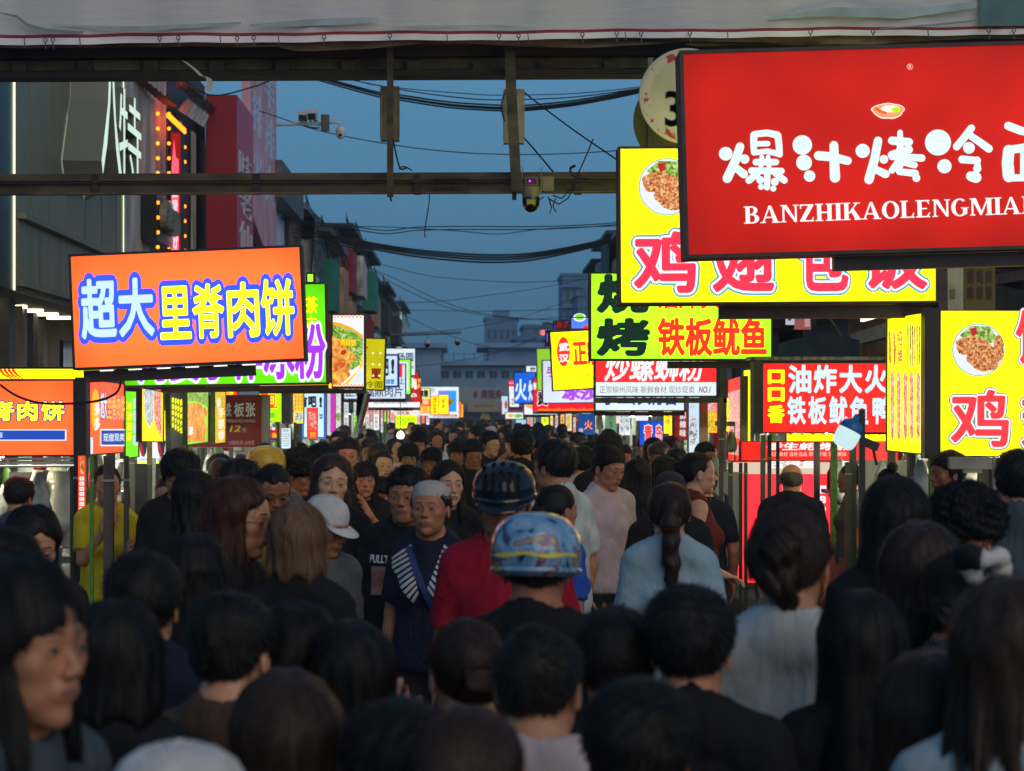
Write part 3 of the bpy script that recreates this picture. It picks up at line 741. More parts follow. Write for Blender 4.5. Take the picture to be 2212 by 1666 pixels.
class Sign:
    n = 0
    def __init__(s, q, Y, label, face, Y2=None, depth=.13, casing='casing_dark', rim=.014, name='light_box_sign', cat='sign', group=None, lit=1., uneven=.14, frac=None, brackets=0, inset=None):
        s.f = f = Frame(q, Y, Y2); s.o = empty(name, f.c, label, cat, group); s.o.matrix_world = f.M; s.lit = lit
        w, h = f.w/2, f.h/2; s.items = {}
        b = MB(); b.box(-w, .006, -h, w, depth, h)
        if rim:
            for x0, z0, x1, z1 in ((-w,-h,w,-h+rim),(-w,h-rim,w,h),(-w,-h+rim,-w+rim,h-rim),(w-rim,-h+rim,w,h-rim)): b.box(x0, -.012, z0, x1, .0055, z1)
        b.obj('casing', casing, s.o)
        fn = face if isinstance(face, str) else 'face_%d_%d_%d' % face
        if not isinstance(face, str):
            if lit:
                fn += '_%g' % lit; bigs = f.Y < 21 and w > .3 and h > .15
                if bigs: Sign.n += 1; fn += '_%d' % Sign.n
                emis(fn, S(*face), lit*(1.08 if bigs else 1), True, uneven, True, (w, h) if bigs else None)
            else: mat(fn+'_off', S(*face), .5, amt=.12, scale=4); fn += '_off'
        b = MB(); b.box(-w+rim, -.001, -h+rim, w-rim, .004, h-rim); b.obj('face_panel', fn, s.o)
        if f.Y < 25 and name == 'light_box_sign' and group and 'street' in group and lit:
            b = MB(); b.box(-w+rim, depth+.0015, -h+rim, w-rim, depth+.004, h-rim); b.obj('rear_fill_panel', fn, s.o)  # unseen glowing back, added so the boxes also light faces turned this way
        if brackets:
            b = MB(); b.box(-w, .02, -h-.045, w, .07, -h-.004); b.obj('bracket', 'bracket', s.o)
    def mat(s, col):
        if isinstance(col, str): return col
        n = ('ink_%d_%d_%d' % tuple(col))
        if s.lit: n += '_%g' % s.lit; emis(n, S(*col), s.lit, False, 0., True)
        else: n += '_off'; mat(n, S(*col), .5)
        return n
    tagk = 0
    def put(s, vs, fs, col, layer, kind='lettering'):
        m = s.mat(col); k = (kind, m, layer, s.tagk)
        if k not in s.items: s.items[k] = MB()
        s.items[k].add(vs, fs)
    def box_uv(s, u0, v0, u1, v1):
        a = s.f.loc(u0, (v0+v1)/2)[0]; b = s.f.loc(u1, (v0+v1)/2)[0]; c = s.f.loc((u0+u1)/2, v0)[1]; d = s.f.loc((u0+u1)/2, v1)[1]
        return a, c, b, d
    def t(s, text, u0, v0, u1, v1, col, bold=.02, out=(), shear=0., layer=3, vertical=False, clip=False):
        if vertical:
            n = len(text)
            for i, ch in enumerate(text):
                a = v0+(v1-v0)*i/n; s.t(ch, u0, a+(v1-v0)/n*.06, u1, a+(v1-v0)/n*.94, col, bold, out, shear, layer)
            return s
        x0, z1, x1, z0 = s.box_uv(u0, v0, u1, v1); old = s.tagk
        if len(text) == 1 and v1-v0 > 10: Sign.n += 1; s.tagk = Sign.n
        co, fs = text_mesh(text, 0., shear); base = co
        if len(co) == 0: return s
        mn, mx_ = base.min(0), base.max(0)
        sx_ = (x1-x0)/max(1e-6, mx_[0]-mn[0]+2*bold); sz_ = (z1-z0)/max(1e-6, mx_[1]-mn[1]+2*bold)
        lst = [(bold, col, layer)]+[(bold+o[1], o[0], layer-1-i) for i, o in enumerate(out)]
        big = s.f.Y < 20.5 and v1-v0 > 26
        for bd, c, ly in lst:
            if big and bd > 0:   # a rounded swelling of the character: shifted copies of its plain shape
                V = []; F2 = []; nd = 14
                dirs = [(0,0)]+[(bd*math.cos(2*math.pi*i/nd), bd*math.sin(2*math.pi*i/nd)) for i in range(nd)]
                if bd > .055: dirs += [(bd*.5*math.cos(2*math.pi*i/7), bd*.5*math.sin(2*math.pi*i/7)) for i in range(7)]
                for di, (dx, dz) in enumerate(dirs):
                    b0 = len(V)
                    for p in base: V.append((x0+(p[0]-mn[0]+bold+dx)*sx_, -.0055-.0022*ly-.00006*di, z0+(p[1]-mn[1]+bold+dz)*sz_))
                    F2 += [tuple(b0+i for i in f) for f in fs]
                s.put(V, F2, c, ly, 'lettering' if ly == layer else 'lettering_outline'); continue
            cc, ff = text_mesh(text, bd, shear)
            zz = cc[:,2]/(bd if bd else 1)
            V = np.stack([x0+(cc[:,0]-mn[0]+bold)*sx_, -.0055-.0022*ly-np.abs(zz)*.0006*(zz > 0), z0+(cc[:,1]-mn[1]+bold)*sz_], 1)
            s.put([tuple(v) for v in V], ff, c, ly, 'lettering' if ly == layer else 'lettering_outline')
        s.tagk = old
        return s
    def poly(s, pts, col, layer=1, kind='printed_shape'):
        L = [s.f.loc(u, v) for u, v in pts]; y = -.0055-.0022*layer; n = len(L)
        s.put([(x, y, z) for x, z in L]+[(x, y+.0016, z) for x, z in L], [tuple(range(n)), tuple(range(2*n-1,n-1,-1))]+[(i,n+i,n+(i+1)%n,(i+1)%n) for i in range(n)], col, layer, kind)
        return s
    def r(s, u0, v0, u1, v1, col, layer=1, kind='printed_band'): return s.poly(rect(u0,v0,u1,v1), col, layer, kind)
    def line(s, u0, v0, u1, v1, wd, col, layer=1):
        s.r(u0,v0,u1,v0+wd,col,layer,'printed_border'); s.r(u0,v1-wd,u1,v1,col,layer,'printed_border'); s.r(u0,v0+wd,u0+wd,v1-wd,col,layer,'printed_border'); s.r(u1-wd,v0+wd,u1,v1-wd,col,layer,'printed_border'); return s
    def e(s, cu, cv, ru, rv, col, layer=1, kind='printed_disc', n=28, wobble=0., seed=0):
        r = random.Random(seed)
        ph = [r.uniform(0,6.28) for _ in range(3)]
        return s.poly([(cu+ru*math.cos(a)*(1+wobble*(math.sin(3*a+ph[0])+.7*math.sin(5*a+ph[1])+.5*math.sin(9*a+ph[2]))), cv-rv*math.sin(a)*(1+wobble*(math.sin(3*a+ph[0])+.7*math.sin(5*a+ph[1])+.5*math.sin(9*a+ph[2])))) for a in [2*math.pi*i/n for i in range(n)]], col, layer, kind)
    def stroke(s, pts, r0, r1, col, layer=3):
        """a rounded tapering brush stroke through points of the photograph"""
        out_l = []; out_r = []; n = len(pts)
        (xa, ya), (xb, yb) = pts[0], pts[-1]
        L = []; R = []
        for i, (x, y) in enumerate(pts):
            px, py = pts[max(0,i-1)]; qx, qy = pts[min(n-1,i+1)]; dx, dy = qx-px, qy-py; l = math.hypot(dx,dy) or 1; dx /= l; dy /= l
            r = r0+(r1-r0)*i/max(1,n-1)
            if i == 0: cap = [(x+r*math.cos(t), y+r*math.sin(t)) for t in [math.atan2(-dx,dy)-math.pi*k/8 for k in range(0,9)]]; 
            L.append((x+dy*r, y-dx*r)); R.append((x-dy*r, y+dx*r))
            if i == n-1: capE = [(x+r*math.cos(t), y+r*math.sin(t)) for t in [math.atan2(dx,-dy)-math.pi*k/8 for k in range(0,9)]]
        if n == 1: return s.e(pts[0][0],pts[0][1],r0,r1,col,layer,'lettering')
        # quads between, discs at joints
        for i in range(n-1): s.poly([L[i],L[i+1],R[i+1],R[i]], col, layer, 'lettering')
        for i, (x, y) in enumerate(pts):
            r = r0+(r1-r0)*i/max(1,n-1); s.e(x,y,r,r,col,layer+.3*((i%2)+1)*.5,'lettering',14)
        return s
    def rays(s, cu, cv, col, u0, v0, u1, v1, n=9, layer=0):
        R_ = 2*max(u1-u0, v1-v0)
        for i in range(n):
            a0 = 2*math.pi*i/n+.1; a1 = a0+math.pi/n
            poly = [(cu,cv)]+[(cu+R_*math.cos(a), cv+R_*math.sin(a)) for a in (a0,(a0+a1)/2,a1)]
            def clip(pl, ax, val, keep):
                out = []
                for j in range(len(pl)):
                    A, B = pl[j], pl[(j+1)%len(pl)]; ia = keep(A[ax]-val); ib = keep(B[ax]-val)
                    if ia: out.append(A)
                    if ia != ib:
                        t = (val-A[ax])/(B[ax]-A[ax]); out.append((A[0]+t*(B[0]-A[0]), A[1]+t*(B[1]-A[1])))
                return out
            for ax, val, kp in ((0,u0,lambda d: d >= 0),(0,u1,lambda d: d <= 0),(1,v0,lambda d: d >= 0),(1,v1,lambda d: d <= 0)):
                poly = clip(poly, ax, val, kp)
                if len(poly) < 3: break
            if len(poly) >= 3: s.poly(poly, col, layer, 'printed_ray')
        return s
    def done(s):
        for (kind, m, ly, tk), b in s.items.items(): b.obj(('character' if kind == 'lettering' else 'character_outline') if tk and kind.startswith('letter') else kind, m, s.o)
        return s.o
def food_mat(name, a, b, c, sc_=60, s=1.):
    """printed photograph of food: patches of three colours"""
    if name in M: return name
    m = bpy.data.materials.new(name); m.use_nodes = True; nt = m.node_tree; bs = nt.nodes['Principled BSDF']; bs.inputs['Roughness'].default_value = .4
    t = nt.nodes.new('ShaderNodeTexCoord'); n = nt.nodes.new('ShaderNodeTexNoise'); n.inputs['Scale'].default_value = sc_; n.inputs['Detail'].default_value = 5; n.inputs['Distortion'].default_value = 1.2
    r = nt.nodes.new('ShaderNodeValToRGB'); el = r.color_ramp.elements; el[0].position = .36; el[0].color = (*S(*a),1); el[1].position = .66; el[1].color = (*S(*c),1); q = el.new(.5); q.color = (*S(*b),1)
    nt.links.new(t.outputs['Object'], n.inputs[0]); nt.links.new(n.outputs[0], r.inputs[0]); nt.links.new(r.outputs[0], bs.inputs['Emission Color']); bs.inputs['Emission Strength'].default_value = s
    bs.inputs['Base Color'].default_value = (.2,.1,.05,1); m.cycles.emission_sampling = 'NONE'; M[name] = m; return name
food_mat('food_fried', (120,45,15),(215,125,60),(250,215,150),55); food_mat('food_green', (40,110,20),(120,180,50),(215,235,150),30); food_mat('food_red', (150,10,20),(235,60,40),(250,180,130),30)
food_mat('food_pale', (190,190,170),(235,240,235),(170,205,190),14); food_mat('food_dark', (40,20,15),(120,50,25),(220,170,90),30); food_mat('food_chicken', (205,80,30),(245,160,70),(250,215,90),14)
food_mat('print_pink', (200,60,60),(245,150,140),(255,240,235),40); food_mat('print_menu', (60,70,80),(200,215,225),(240,250,255),34); food_mat('print_menu_red', (190,30,25),(240,120,110),(255,235,230),34)
food_mat('print_yellow', (200,150,10),(240,225,40),(235,120,40),16)

# serif capitals drawn as thick and thin strokes on a unit-high grid
def serif_letter(c):
    K, T_, sv = .20, .075, .055; P_ = []; A = lambda *p: P_.append(list(p))
    def V(x, w=K, z0=0, z1=1, sb=1, st=1):
        A((x,z0),(x+w,z0),(x+w,z1),(x,z1))
        if sb: A((x-.09,0),(x+w+.09,0),(x+w+.09,sv),(x-.09,sv))
        if st: A((x-.09,1-sv),(x+w+.09,1-sv),(x+w+.09,1),(x-.09,1))
    def bow(cx, cz, rx, rz, wx, wz, a0, a1, n=14):
        for i in range(n):
            t0 = math.radians(a0+(a1-a0)*i/n); t1 = math.radians(a0+(a1-a0)*(i+1)/n)
            A((cx+rx*math.cos(t0),cz+rz*math.sin(t0)),(cx+rx*math.cos(t1),cz+rz*math.sin(t1)),(cx+(rx-wx)*math.cos(t1),cz+(rz-wz)*math.sin(t1)),(cx+(rx-wx)*math.cos(t0),cz+(rz-wz)*math.sin(t0)))
    W_ = .8
    if c == 'I': V(.1); W_ = .4
    elif c == 'B':
        V(.1); A((.3,.0),(.42,.0),(.42,T_),(.3,T_)); A((.3,.48),(.42,.48),(.42,.48+T_),(.3,.48+T_)); A((.3,1-T_),(.42,1-T_),(.42,1),(.3,1))
        bow(.42,.275,.33,.275,K,T_,-90,90); bow(.40,.76,.28,.24,K*.9,T_,-90,90); W_ = .82
    elif c == 'A':
        A((.08,.0),(.08+T_*1.1,.0),(.46,.95),(.40,.98)); A((.40,1.0),(.52,1.0),(.86,.0),(.63,.0)); A((.22,.28),(.64,.28),(.64,.28+T_),(.22,.28+T_))
        A((-.02,0),(.26,0),(.26,sv),(-.02,sv)); A((.55,0),(.95,0),(.95,sv),(.55,sv)); W_ = .95
    elif c == 'N':
        V(.12,T_*1.2); V(.72,T_*1.2,0,1,0,1); A((.10,1),(.32,1),(.82,0),(.70,0)); W_ = .92
    elif c == 'Z':
        A((.05,1-T_),(.70,1-T_),(.70,1),(.05,1)); A((.05,0),(.72,0),(.72,T_),(.05,T_)); A((.46,1-T_),(.70,1-T_),(.28,T_),(.05,T_)); A((.05,.75),(.10,.75),(.12,1),(.05,1)); A((.66,T_),(.72,.25),(.67,.25),(.6,T_)); W_ = .78
    elif c == 'H': V(.1); V(.60); A((.3,.46),(.6,.46),(.6,.46+T_),(.3,.46+T_)); W_ = .92
    elif c == 'K': V(.1); A((.3,.40),(.36,.36),(.74,.97),(.66,.97)); A((.40,.54),(.54,.66),(.90,.0),(.64,.0)); A((.54,1-sv),(.86,1-sv),(.86,1),(.54,1)); A((.58,0),(.96,0),(.96,sv),(.58,sv)); W_ = .94
    elif c == 'O': bow(.45,.5,.42,.52,K,T_,0,360,28); W_ = .90
    elif c == 'L': V(.1); A((.3,0),(.70,0),(.70,T_),(.3,T_)); A((.64,T_),(.70,.30),(.66,.30),(.56,T_)); W_ = .76
    elif c == 'E':
        V(.1); A((.3,0),(.70,0),(.70,T_),(.3,T_)); A((.3,.47),(.56,.47),(.56,.47+T_),(.3,.47+T_)); A((.3,1-T_),(.68,1-T_),(.68,1),(.3,1)); A((.62,T_),(.72,.28),(.67,.28),(.55,T_)); A((.62,1-T_),(.68,.76),(.64,.76),(.55,1-T_)); W_ = .78
    elif c == 'G': bow(.45,.5,.42,.52,K,T_,50,330,22); A((.60,.05),(.80,.12),(.80,.46),(.60,.46)); A((.50,.44),(.88,.44),(.88,.44+sv),(.50,.44+sv)); W_ = .92
    elif c == 'M': V(.10,T_*1.2); V(.86,K,0,1); A((.10,1),(.32,1),(.62,.12),(.52,.0)); A((.86,1),(.94,1),(.58,.0),(.53,.1)); W_ = 1.16
    return P_, W_
# ------------------------------------------------------------------ setting: ground, terrain, street buildings, gantry, far end
mat('asphalt', (.045,.045,.047), .75, amt=.3, scale=4, bump=.2); mat('paving', (.16,.15,.14), .8, amt=.25, scale=5, bump=.15)
mat('beam_steel', (.062,.058,.030), .7, .0, amt=.5, scale=7, stretch=(.4,1,1.4), bump=.3, dark=(.018,.016,.010)); mat('beam_dark', (.020,.018,.014), .7, .1, amt=.5, scale=6, stretch=(.3,1,1.5), bump=.3)
mat('rag', (.14,.105,.07), .9, amt=.55, scale=12, stretch=(.3,1,2), bump=.5, dark=(.035,.022,.014)); mat('cable', (.008,.010,.012), .5)
b = MB(); b.box(-400,-30,-.3,400,900,0); tag(b.obj('ground','asphalt'), kind='structure')
for s_, x0, x1 in ((0,-4.5,-2.0),(1,2.5,4.6)):
    b = MB(); b.box(x0,-20,.003,x1,125,.13); tag(b.obj('pavement','paving'), kind='structure')
b = MB(); b.box(-2.0,-20,.003,2.5,125,.012); tag(b.obj('road','asphalt'), kind='structure')

def blockb(name, x0, x1, y0, y1, z1, m, label, z0=0., cat='building', group=None):
    o = empty(name, ((x0+x1)/2,(y0+y1)/2,0), label, cat, group); c = o.location
    b = MB(); b.box(x0-c.x, y0-c.y, z0, x1-c.x, y1-c.y, z1); b.obj('wall', m, o); return o
def sub(o, name, m, fn, smooth=False):
    b = MB(); c = o.location; fn(b, c); return b.obj(name, m, o, smooth)
def wbox(o, name, m, x0, y0, z0, x1, y1, z1): return sub(o, name, m, lambda b, c: b.box(x0-c.x, y0-c.y, z0-c.z, x1-c.x, y1-c.y, z1-c.z))
XL, XR = -4.5, 4.6
YL = lambda u, X=XL: X*FPX/(u-VPX)
ZV = lambda v, Y: CAMZ-(v-VPY)/FPX*Y
# -- near left building with a dark box sign edge and the lit passage below
mat('wall_black', (.012,.014,.013), .35, amt=.2, scale=3); mat('cladding', (.25,.235,.14), .42, .25, amt=.22, scale=3, stretch=(1,6,.15)); mat('soffit', (.20,.185,.14), .5, .0, amt=.2, scale=4)
mat('wall_beige', (.50,.47,.44), .8, amt=.3, scale=3, stretch=(1,1,.3), dark=(.26,.22,.19)); emis('strip_white', (1.,1.,.86), 1.6); emis('tube_warm', (1.,.86,.60), 5.); emis('led_edge', (.85,1.,.62), 1.3)
mat('inner_wall', (.34,.25,.15), .6, amt=.3, scale=4); mat('dark_glass', (.02,.024,.025), .12, amt=.2, scale=2, spec=.8)
A = blockb('shop_building', -9, XL, 13, 20.2, 9, 'wall_black', 'black panelled building corner with a bright vertical light edge', z0=3.09)
wbox(A, 'light_edge', 'led_edge', XL+.001, 20.12, 3.09, XL+.014, 20.17, 9)
wbox(A, 'support_column', 'wall_beige', -5.0, 19.2, 0, -4.75, 19.5, 3.08)
wbox(A, 'inner_wall', 'inner_wall', -8.9, 13.2, 0, -7.9, 20.1, 3.08)
B = blockb('clad_building', -9, XL-.05, 20.3, 26.45, 9.4, 'wall_black', 'grey green metal clad shop building with huge lit characters', z0=3.16)
n = 12
for k in range(n):
    y0 = 20.3+6.15*k/n; wbox(B, 'cladding_panel', 'cladding', XL-.045, y0+.008, 3.88, XL+.0+(.006 if k%2 else 0), 20.3+6.15*(k+1)/n-.008, 9.4)
for k in range(6):
    y0 = 20.3+6.15*k/6; wbox(B, 'cladding_panel', 'cladding', XL-.045, y0+.01, 3.20, XL+.01, 20.3+6.15*(k+1)/6-.01, 3.80)
wbox(B, 'lower_trim', 'soffit', XL-.04, 20.3, 3.14, XL+.07, 26.4, 3.20)
wbox(B, 'ledge', 'soffit', XL-.04, 20.3, 3.81, XL+.09, 26.4, 3.87)
wbox(B, 'ceiling', 'soffit', -8.9, 20.3, 3.08, XL-.02, 26.4, 3.15)
for k in range(6): wbox(B, 'ceiling_light', 'tube_warm', -5.22, 20.9+.86*k, 3.045, -4.92, 20.98+.86*k, 3.075)
wbox(B, 'back_wall', 'inner_wall', -8.8, 20.4, 0, -7.6, 26.3, 3.07)
for k in range(4): wbox(B, 'support_column', 'wall_beige' if k%2 else 'casing_gray', XL-.5-.2*k, 21.1+1.5*k, 0, XL-.25-.2*k, 21.35+1.5*k, 3.07)
for k in range(3): wbox(B, 'window', 'dark_glass', -7.58, 21+1.7*k, .6, -7.5, 22.2+1.7*k, 2.5)
wbox(B, 'window', 'dark_glass', XL-.10, 22.9, .4, XL-.06, 24.6, 2.7)
wbox(B, 'light_edge', 'led_edge', XL+.011, 26.40, 3.9, XL+.02, 26.43, 9.3)
def facade_char(ch, y0, y1, z0, z1, depth, m, ms, parent, bold=.03, X=XL):
    co, fs = text_mesh(ch, bold); mn, mx_ = co.min(0), co.max(0); c = parent.location
    zz = np.where(co[:,2] > 0, 1, 0)
    V = [(X+depth*(.02+.98*z)-c.x, y0+(p[0]-mn[0])/(mx_[0]-mn[0])*(y1-y0)-c.y, z0+(p[1]-mn[1])/(mx_[1]-mn[1])*(z1-z0)) for p, z in zip(co, zz)]
    me = bpy.data.meshes.new('letter'); me.from_pydata(V, [], fs); me.materials.append(M[m]); me.materials.append(M[ms])
    for p in me.polygons: p.material_index = 0 if abs(p.normal.x) > .6 else 1
    o = bpy.data.objects.new('lit_character', me); COL.objects.link(o); o.parent = parent; return o
emis('char_white', S(215,240,225), 1.0, True); mat('char_side', (.17,.19,.15), .5)
facade_char('人', 22.5, 24.0, 4.35, 6.9, .42, 'char_white', 'char_side', B, .05); facade_char('特', 24.15, 25.85, 4.62, 5.80, .34, 'char_white', 'char_side', B, .02)
Cb = blockb('beige_building', -9, XL, 26.5, 30.2, 8.0, 'wall_beige', 'beige rendered building with rusty stains and orange bulbs')
wbox(Cb, 'window', 'dark_glass', XL, 27.0, 2.9, XL+.03, 27.9, 3.9)
bx = wbox(Cb, 'name_board', 'wall_black', XL+.01, 27.85, ZV(520,28), XL+.22, 29.75, ZV(418,28))
facade_char('eterna', 28.0, 29.7, ZV(508,29), ZV(440,29), .10, 'char_side', 'char_side', Cb, .03, X=XL+.23)
mat('tin_roof', (.16,.17,.18), .5, .5, amt=.5, scale=9, stretch=(3,.3,1), bump=.3, dark=(.05,.035,.03)); mat('tin_dark', (.05,.05,.055), .6, .3, amt=.5, scale=8, bump=.3)
def ribbed(o, name, m, a, b_, c_, d_, n, amp):
    """corrugated sheet between edge a-b and edge c-d"""
    mb = MB(); o_ = o.location; a, b_, c_, d_ = map(Vector, (a, b_, c_, d_)); vs = []
    nrm = (b_-a).cross(c_-a).normalized()
    for i in range(n+1):
        t = i/n; off = nrm*(amp if i%2 else -amp)
        vs += [a.lerp(b_,t)+off-o_, c_.lerp(d_,t)+off-o_]
    mb.add(vs, [(2*i,2*i+1,2*i+3,2*i+2) for i in range(n)])
    mb.add([v+nrm*.012 for v in vs], [(2*i,2*i+2,2*i+3,2*i+1) for i in range(n)])
    return mb.obj(name, m, o)
ribbed(Cb, 'awning', 'tin_dark', P(283,166,27.2), P(355,225,29.6), P(305,166,27.2), P(387,232,29.9), 16, .012)
ribbed(Cb, 'awning', 'tin_roof', P(362,166,29.0), P(455,246,33.0), P(385,166,29.0), P(475,240,33.4), 18, .015)
ribbed(Cb, 'awning', 'wall_beige', P(385,238,30.2), P(440,275,31.8), P(405,212,30.2), P(452,250,32.2), 14, .012)
emis('bulb_orange', (1.,.20,.006), 4.5, True); emis('tube_orange', (1.,.09,.002), 9.0, True); emis('sign_hot', S(255,95,50), 1.2, True)
for uu, X in ((341,-4.42),(365,-4.02),(399,-4.02)):
    Y_ = 27.9 if uu == 341 else 29.2+(uu-365)*.03
    for k in range(10):
        if uu == 399 and k == 0: continue
        v = 246+k*32+(8 if uu == 399 else 0)
        if v > 550: continue
        mb = MB(); p = P(uu, v, Y_); mb.lathe([(0.0005,-.026),(.018,-.02),(.026,0),(.018,.02),(.0005,.026)], p-Cb.location, 10); mb.obj('bulb', 'bulb_orange', Cb, True)
mb = MB(); mb.bar(P(363,249,29.2)-Cb.location, P(398,282,30.6)-Cb.location, .05, .05); mb.obj('light_tube','tube_orange',Cb)
T1 = Sign(rect(368,285,392,545), 29.4, 'narrow red tower sign with orange bulbs and a pink lit board', (190,20,10), depth=.3, lit=.75, casing='casing_dark')
T1.poly([(370,545),(371,365),(376,300),(380,340),(386,345),(386,545)], (255,120,150), 1); T1.t('蜜雪', 372,390,384,470,(255,240,245),.03,vertical=True); T1.t('分', 371,500,385,540,(250,240,255),.05); T1.done()
D = blockb('curtained_building', -9, XL, 30.3, 34.6, 7.4, 'tin_dark', 'dark building with long brown and grey vertical blinds')
for k in range(9): wbox(D, 'blind', ('casing_brown','wall_black','wall_beige')[k%3 if k%4 else 1], XL+.001, 30.4+.46*k, 2.6, XL+.03+.02*(k%2), 30.8+.46*k, 6.4)
# big crimson box sign standing out from the facade
mat('crimson', S(150,14,40), .5, amt=.15, scale=1.5); mat('crimson_side', S(200,70,105), .5, amt=.1, scale=2); mat('faded_white', S(205,195,205), .7); mat('pink_board', S(225,165,180), .6, amt=.25, scale=2.5, stretch=(1,1,.4)); mat('ice_board', S(205,215,240), .6, amt=.2, scale=3)
o = empty('box_sign', P(478,400,33), 'tall crimson box sign with pale characters down its narrow side', 'sign')
Xa, Xb_ = (445-VPX)/FPX*33, (512-VPX)/FPX*33; Yb = 33*(512-VPX)/(547-VPX)
mb = MB(); mb.box(Xa-o.location.x, 33-o.location.y, ZV(560,33)-o.location.z, Xb_-o.location.x, Yb-o.location.y, ZV(205,33)-o.location.z); me_ = mb.obj('casing', ['crimson','crimson_side'], o)
for p in me_.data.polygons: p.material_index = 1 if p.normal.x > .5 else 0
mb = MB(); mb.box(-.25,-.012,ZV(560,33)-o.location.z,-.235,-.001,ZV(205,33)-o.location.z); mb.obj('panel_joint','casing_dark',o)
for k, ch in enumerate('味老仙醋'):
    facade_char(ch, 33.25, 35.2, ZV(545-(2-k)*78+0,34.2)-0 if 0 else ZV(395+k*75,34), ZV(330+k*75,34), .02, 'faded_white', 'faded_white', o, .02, X=Xb_).location = (0,0,-o.location.z)
# pink and pale blue boards high on the facade
o = empty('billboard', (-4.05,39.5,6.5), 'tall pink and pale blue board with washed out vertical writing', 'sign')
Y0, Y1 = YL(540,-4.0), YL(597,-4.0)
mb = MB(); c = o.location; mb.add([Vector(v)-c for v in ((-4.0,Y0,5.6),(-4.0,Y1,4.6),(-4.0,Y1,9.3),(-4.0,Y0,9.3),(-4.15,Y0,5.6),(-4.15,Y1,4.6),(-4.15,Y1,9.3),(-4.15,Y0,9.3))], [(0,1,2,3),(5,4,7,6),(0,4,5,1),(3,2,6,7),(0,3,7,4),(1,5,6,2)]); mb.obj('board','pink_board',o)
for k, ch in enumerate('羊排火'):
    for j in range(2): facade_char(ch, Y0+.4+j*2.2, Y0+2.2+j*2.3, 8.0-k*.95-.1*j, 8.8-k*.95-.1*j, .012, 'ice_board', 'ice_board', o, .04, X=-3.998).location = (0,0,-c.z)
wb = blockb('white_building', -9, -4.2, 36.6, 46.5, 6.9, 'ice_board', 'pale blue white building with a sloping grey roof edge')
wbox(wb, 'roof_edge', 'casing_gray', -4.2, 41.6, 6.3, -3.85, 46.9, 7.05); wbox(wb, 'window', 'dark_glass', -4.2, 38, 4.2, -4.17, 40, 5.4); wbox(wb, 'drain_pipe', 'casing_dark', -4.19, 45.9, 0, -4.1, 46.1, 6.6)
bb = blockb('blue_building', -9, -4.55, 29.0, 36.0, 9.6, 'ice_board', 'light blue upper wall above the crimson sign', z0=7.9)
# -- shop fronts further down the left side: (u0, u1, v of the roof, wall, label)
mat('w_red', S(156,32,45), .7, amt=.3, scale=3); mat('w_teal', S(26,136,110), .6, amt=.2, scale=2); mat('w_tan', S(182,149,117), .8, amt=.35, scale=3); mat('w_brown', S(97,71,65), .8, amt=.4, scale=3); mat('w_slate', S(88,122,158), .7, amt=.35, scale=3); mat('w_pale', S(221,223,223), .8, amt=.35, scale=2.5, stretch=(1,1,.4), dark=S(110,105,100))  # slate is lightened and blued, putting haze into the far towers' colour
mat('w_dark', S(52,54,62), .7, amt=.4, scale=3); mat('w_pink', S(195,110,123), .7, amt=.2, scale=2); mat('w_far', S(125,155,185), .8, amt=.15, scale=.6); mat('glass_far', (.05,.06,.07), .25); mat('green_frame', S(30,80,60), .6)  # far wall colour is paled and blued to carry part of the haze
fr = [(632,668,474,'w_brown','brown shop with a broken tin roof behind the orange sign'),(668,700,520,'w_slate','grey blue shop beside the tall metal sheet'),(700,727,540,'w_pink','narrow dull pink shop front'),(727,748,508,'w_dark','dark tall shop with a black roof box'),
      (748,770,522,'w_tan','tan shop with a red side panel'),(770,792,560,'w_pale','pale shop with patched brick wall'),(792,812,610,'w_red','shop with a dark red roof board'),(812,832,630,'w_teal','green fronted shop with grey edge'),(832,852,660,'w_tan','small brown shop below the white lit post'),(852,868,668,'w_slate','last grey shop of the left row')]
rr = random.Random(4)
for i, (u0, u1, v, m, lb) in enumerate(fr):
    X = -4.35+.12*(i%3); y0, y1 = YL(u0,X), YL(u1,X); z = ZV(v,(y0+y1)/2)
    o = blockb('shop_building', -9, X, y0+.02, y1-.02, z, m, lb)
    wbox(o, 'roof', 'tin_dark' if i%2 else 'tin_roof', -9, y0-.1, z+.005, X+.35+.2*(i%2), y1+.05, z+.16)
    hz = z-.5
    while hz > 3.6:
        L_ = y1-y0
        wbox(o, 'window', 'glass_far', X+.001, y0+L_*.15, hz-1.1, X+.04, y0+L_*.42, hz-.1); wbox(o, 'signboard', ('w_red','w_pale','w_teal','w_tan','w_dark')[(i+int(hz))%5], X+.001, y0+L_*.5, hz-1.4, X+.22+.3*rr.random(), y0+L_*.95, hz)
        hz -= 1.7
    wbox(o, 'balcony_ledge', 'casing_gray', X+.001, y0+.1, 3.5, X+.5, y1-.1, 3.6)
    ww = MB(); c = o.location
    for k in range(5): ww.bar(Vector((X+.3,y0+.2,z+.3+.2*rr.random()))-c, Vector((X+.1+.4*rr.random(),y1-.2,z-.3-.6*rr.random()))-c, .025, .025)
    ww.obj('loose_wire','cable',o)
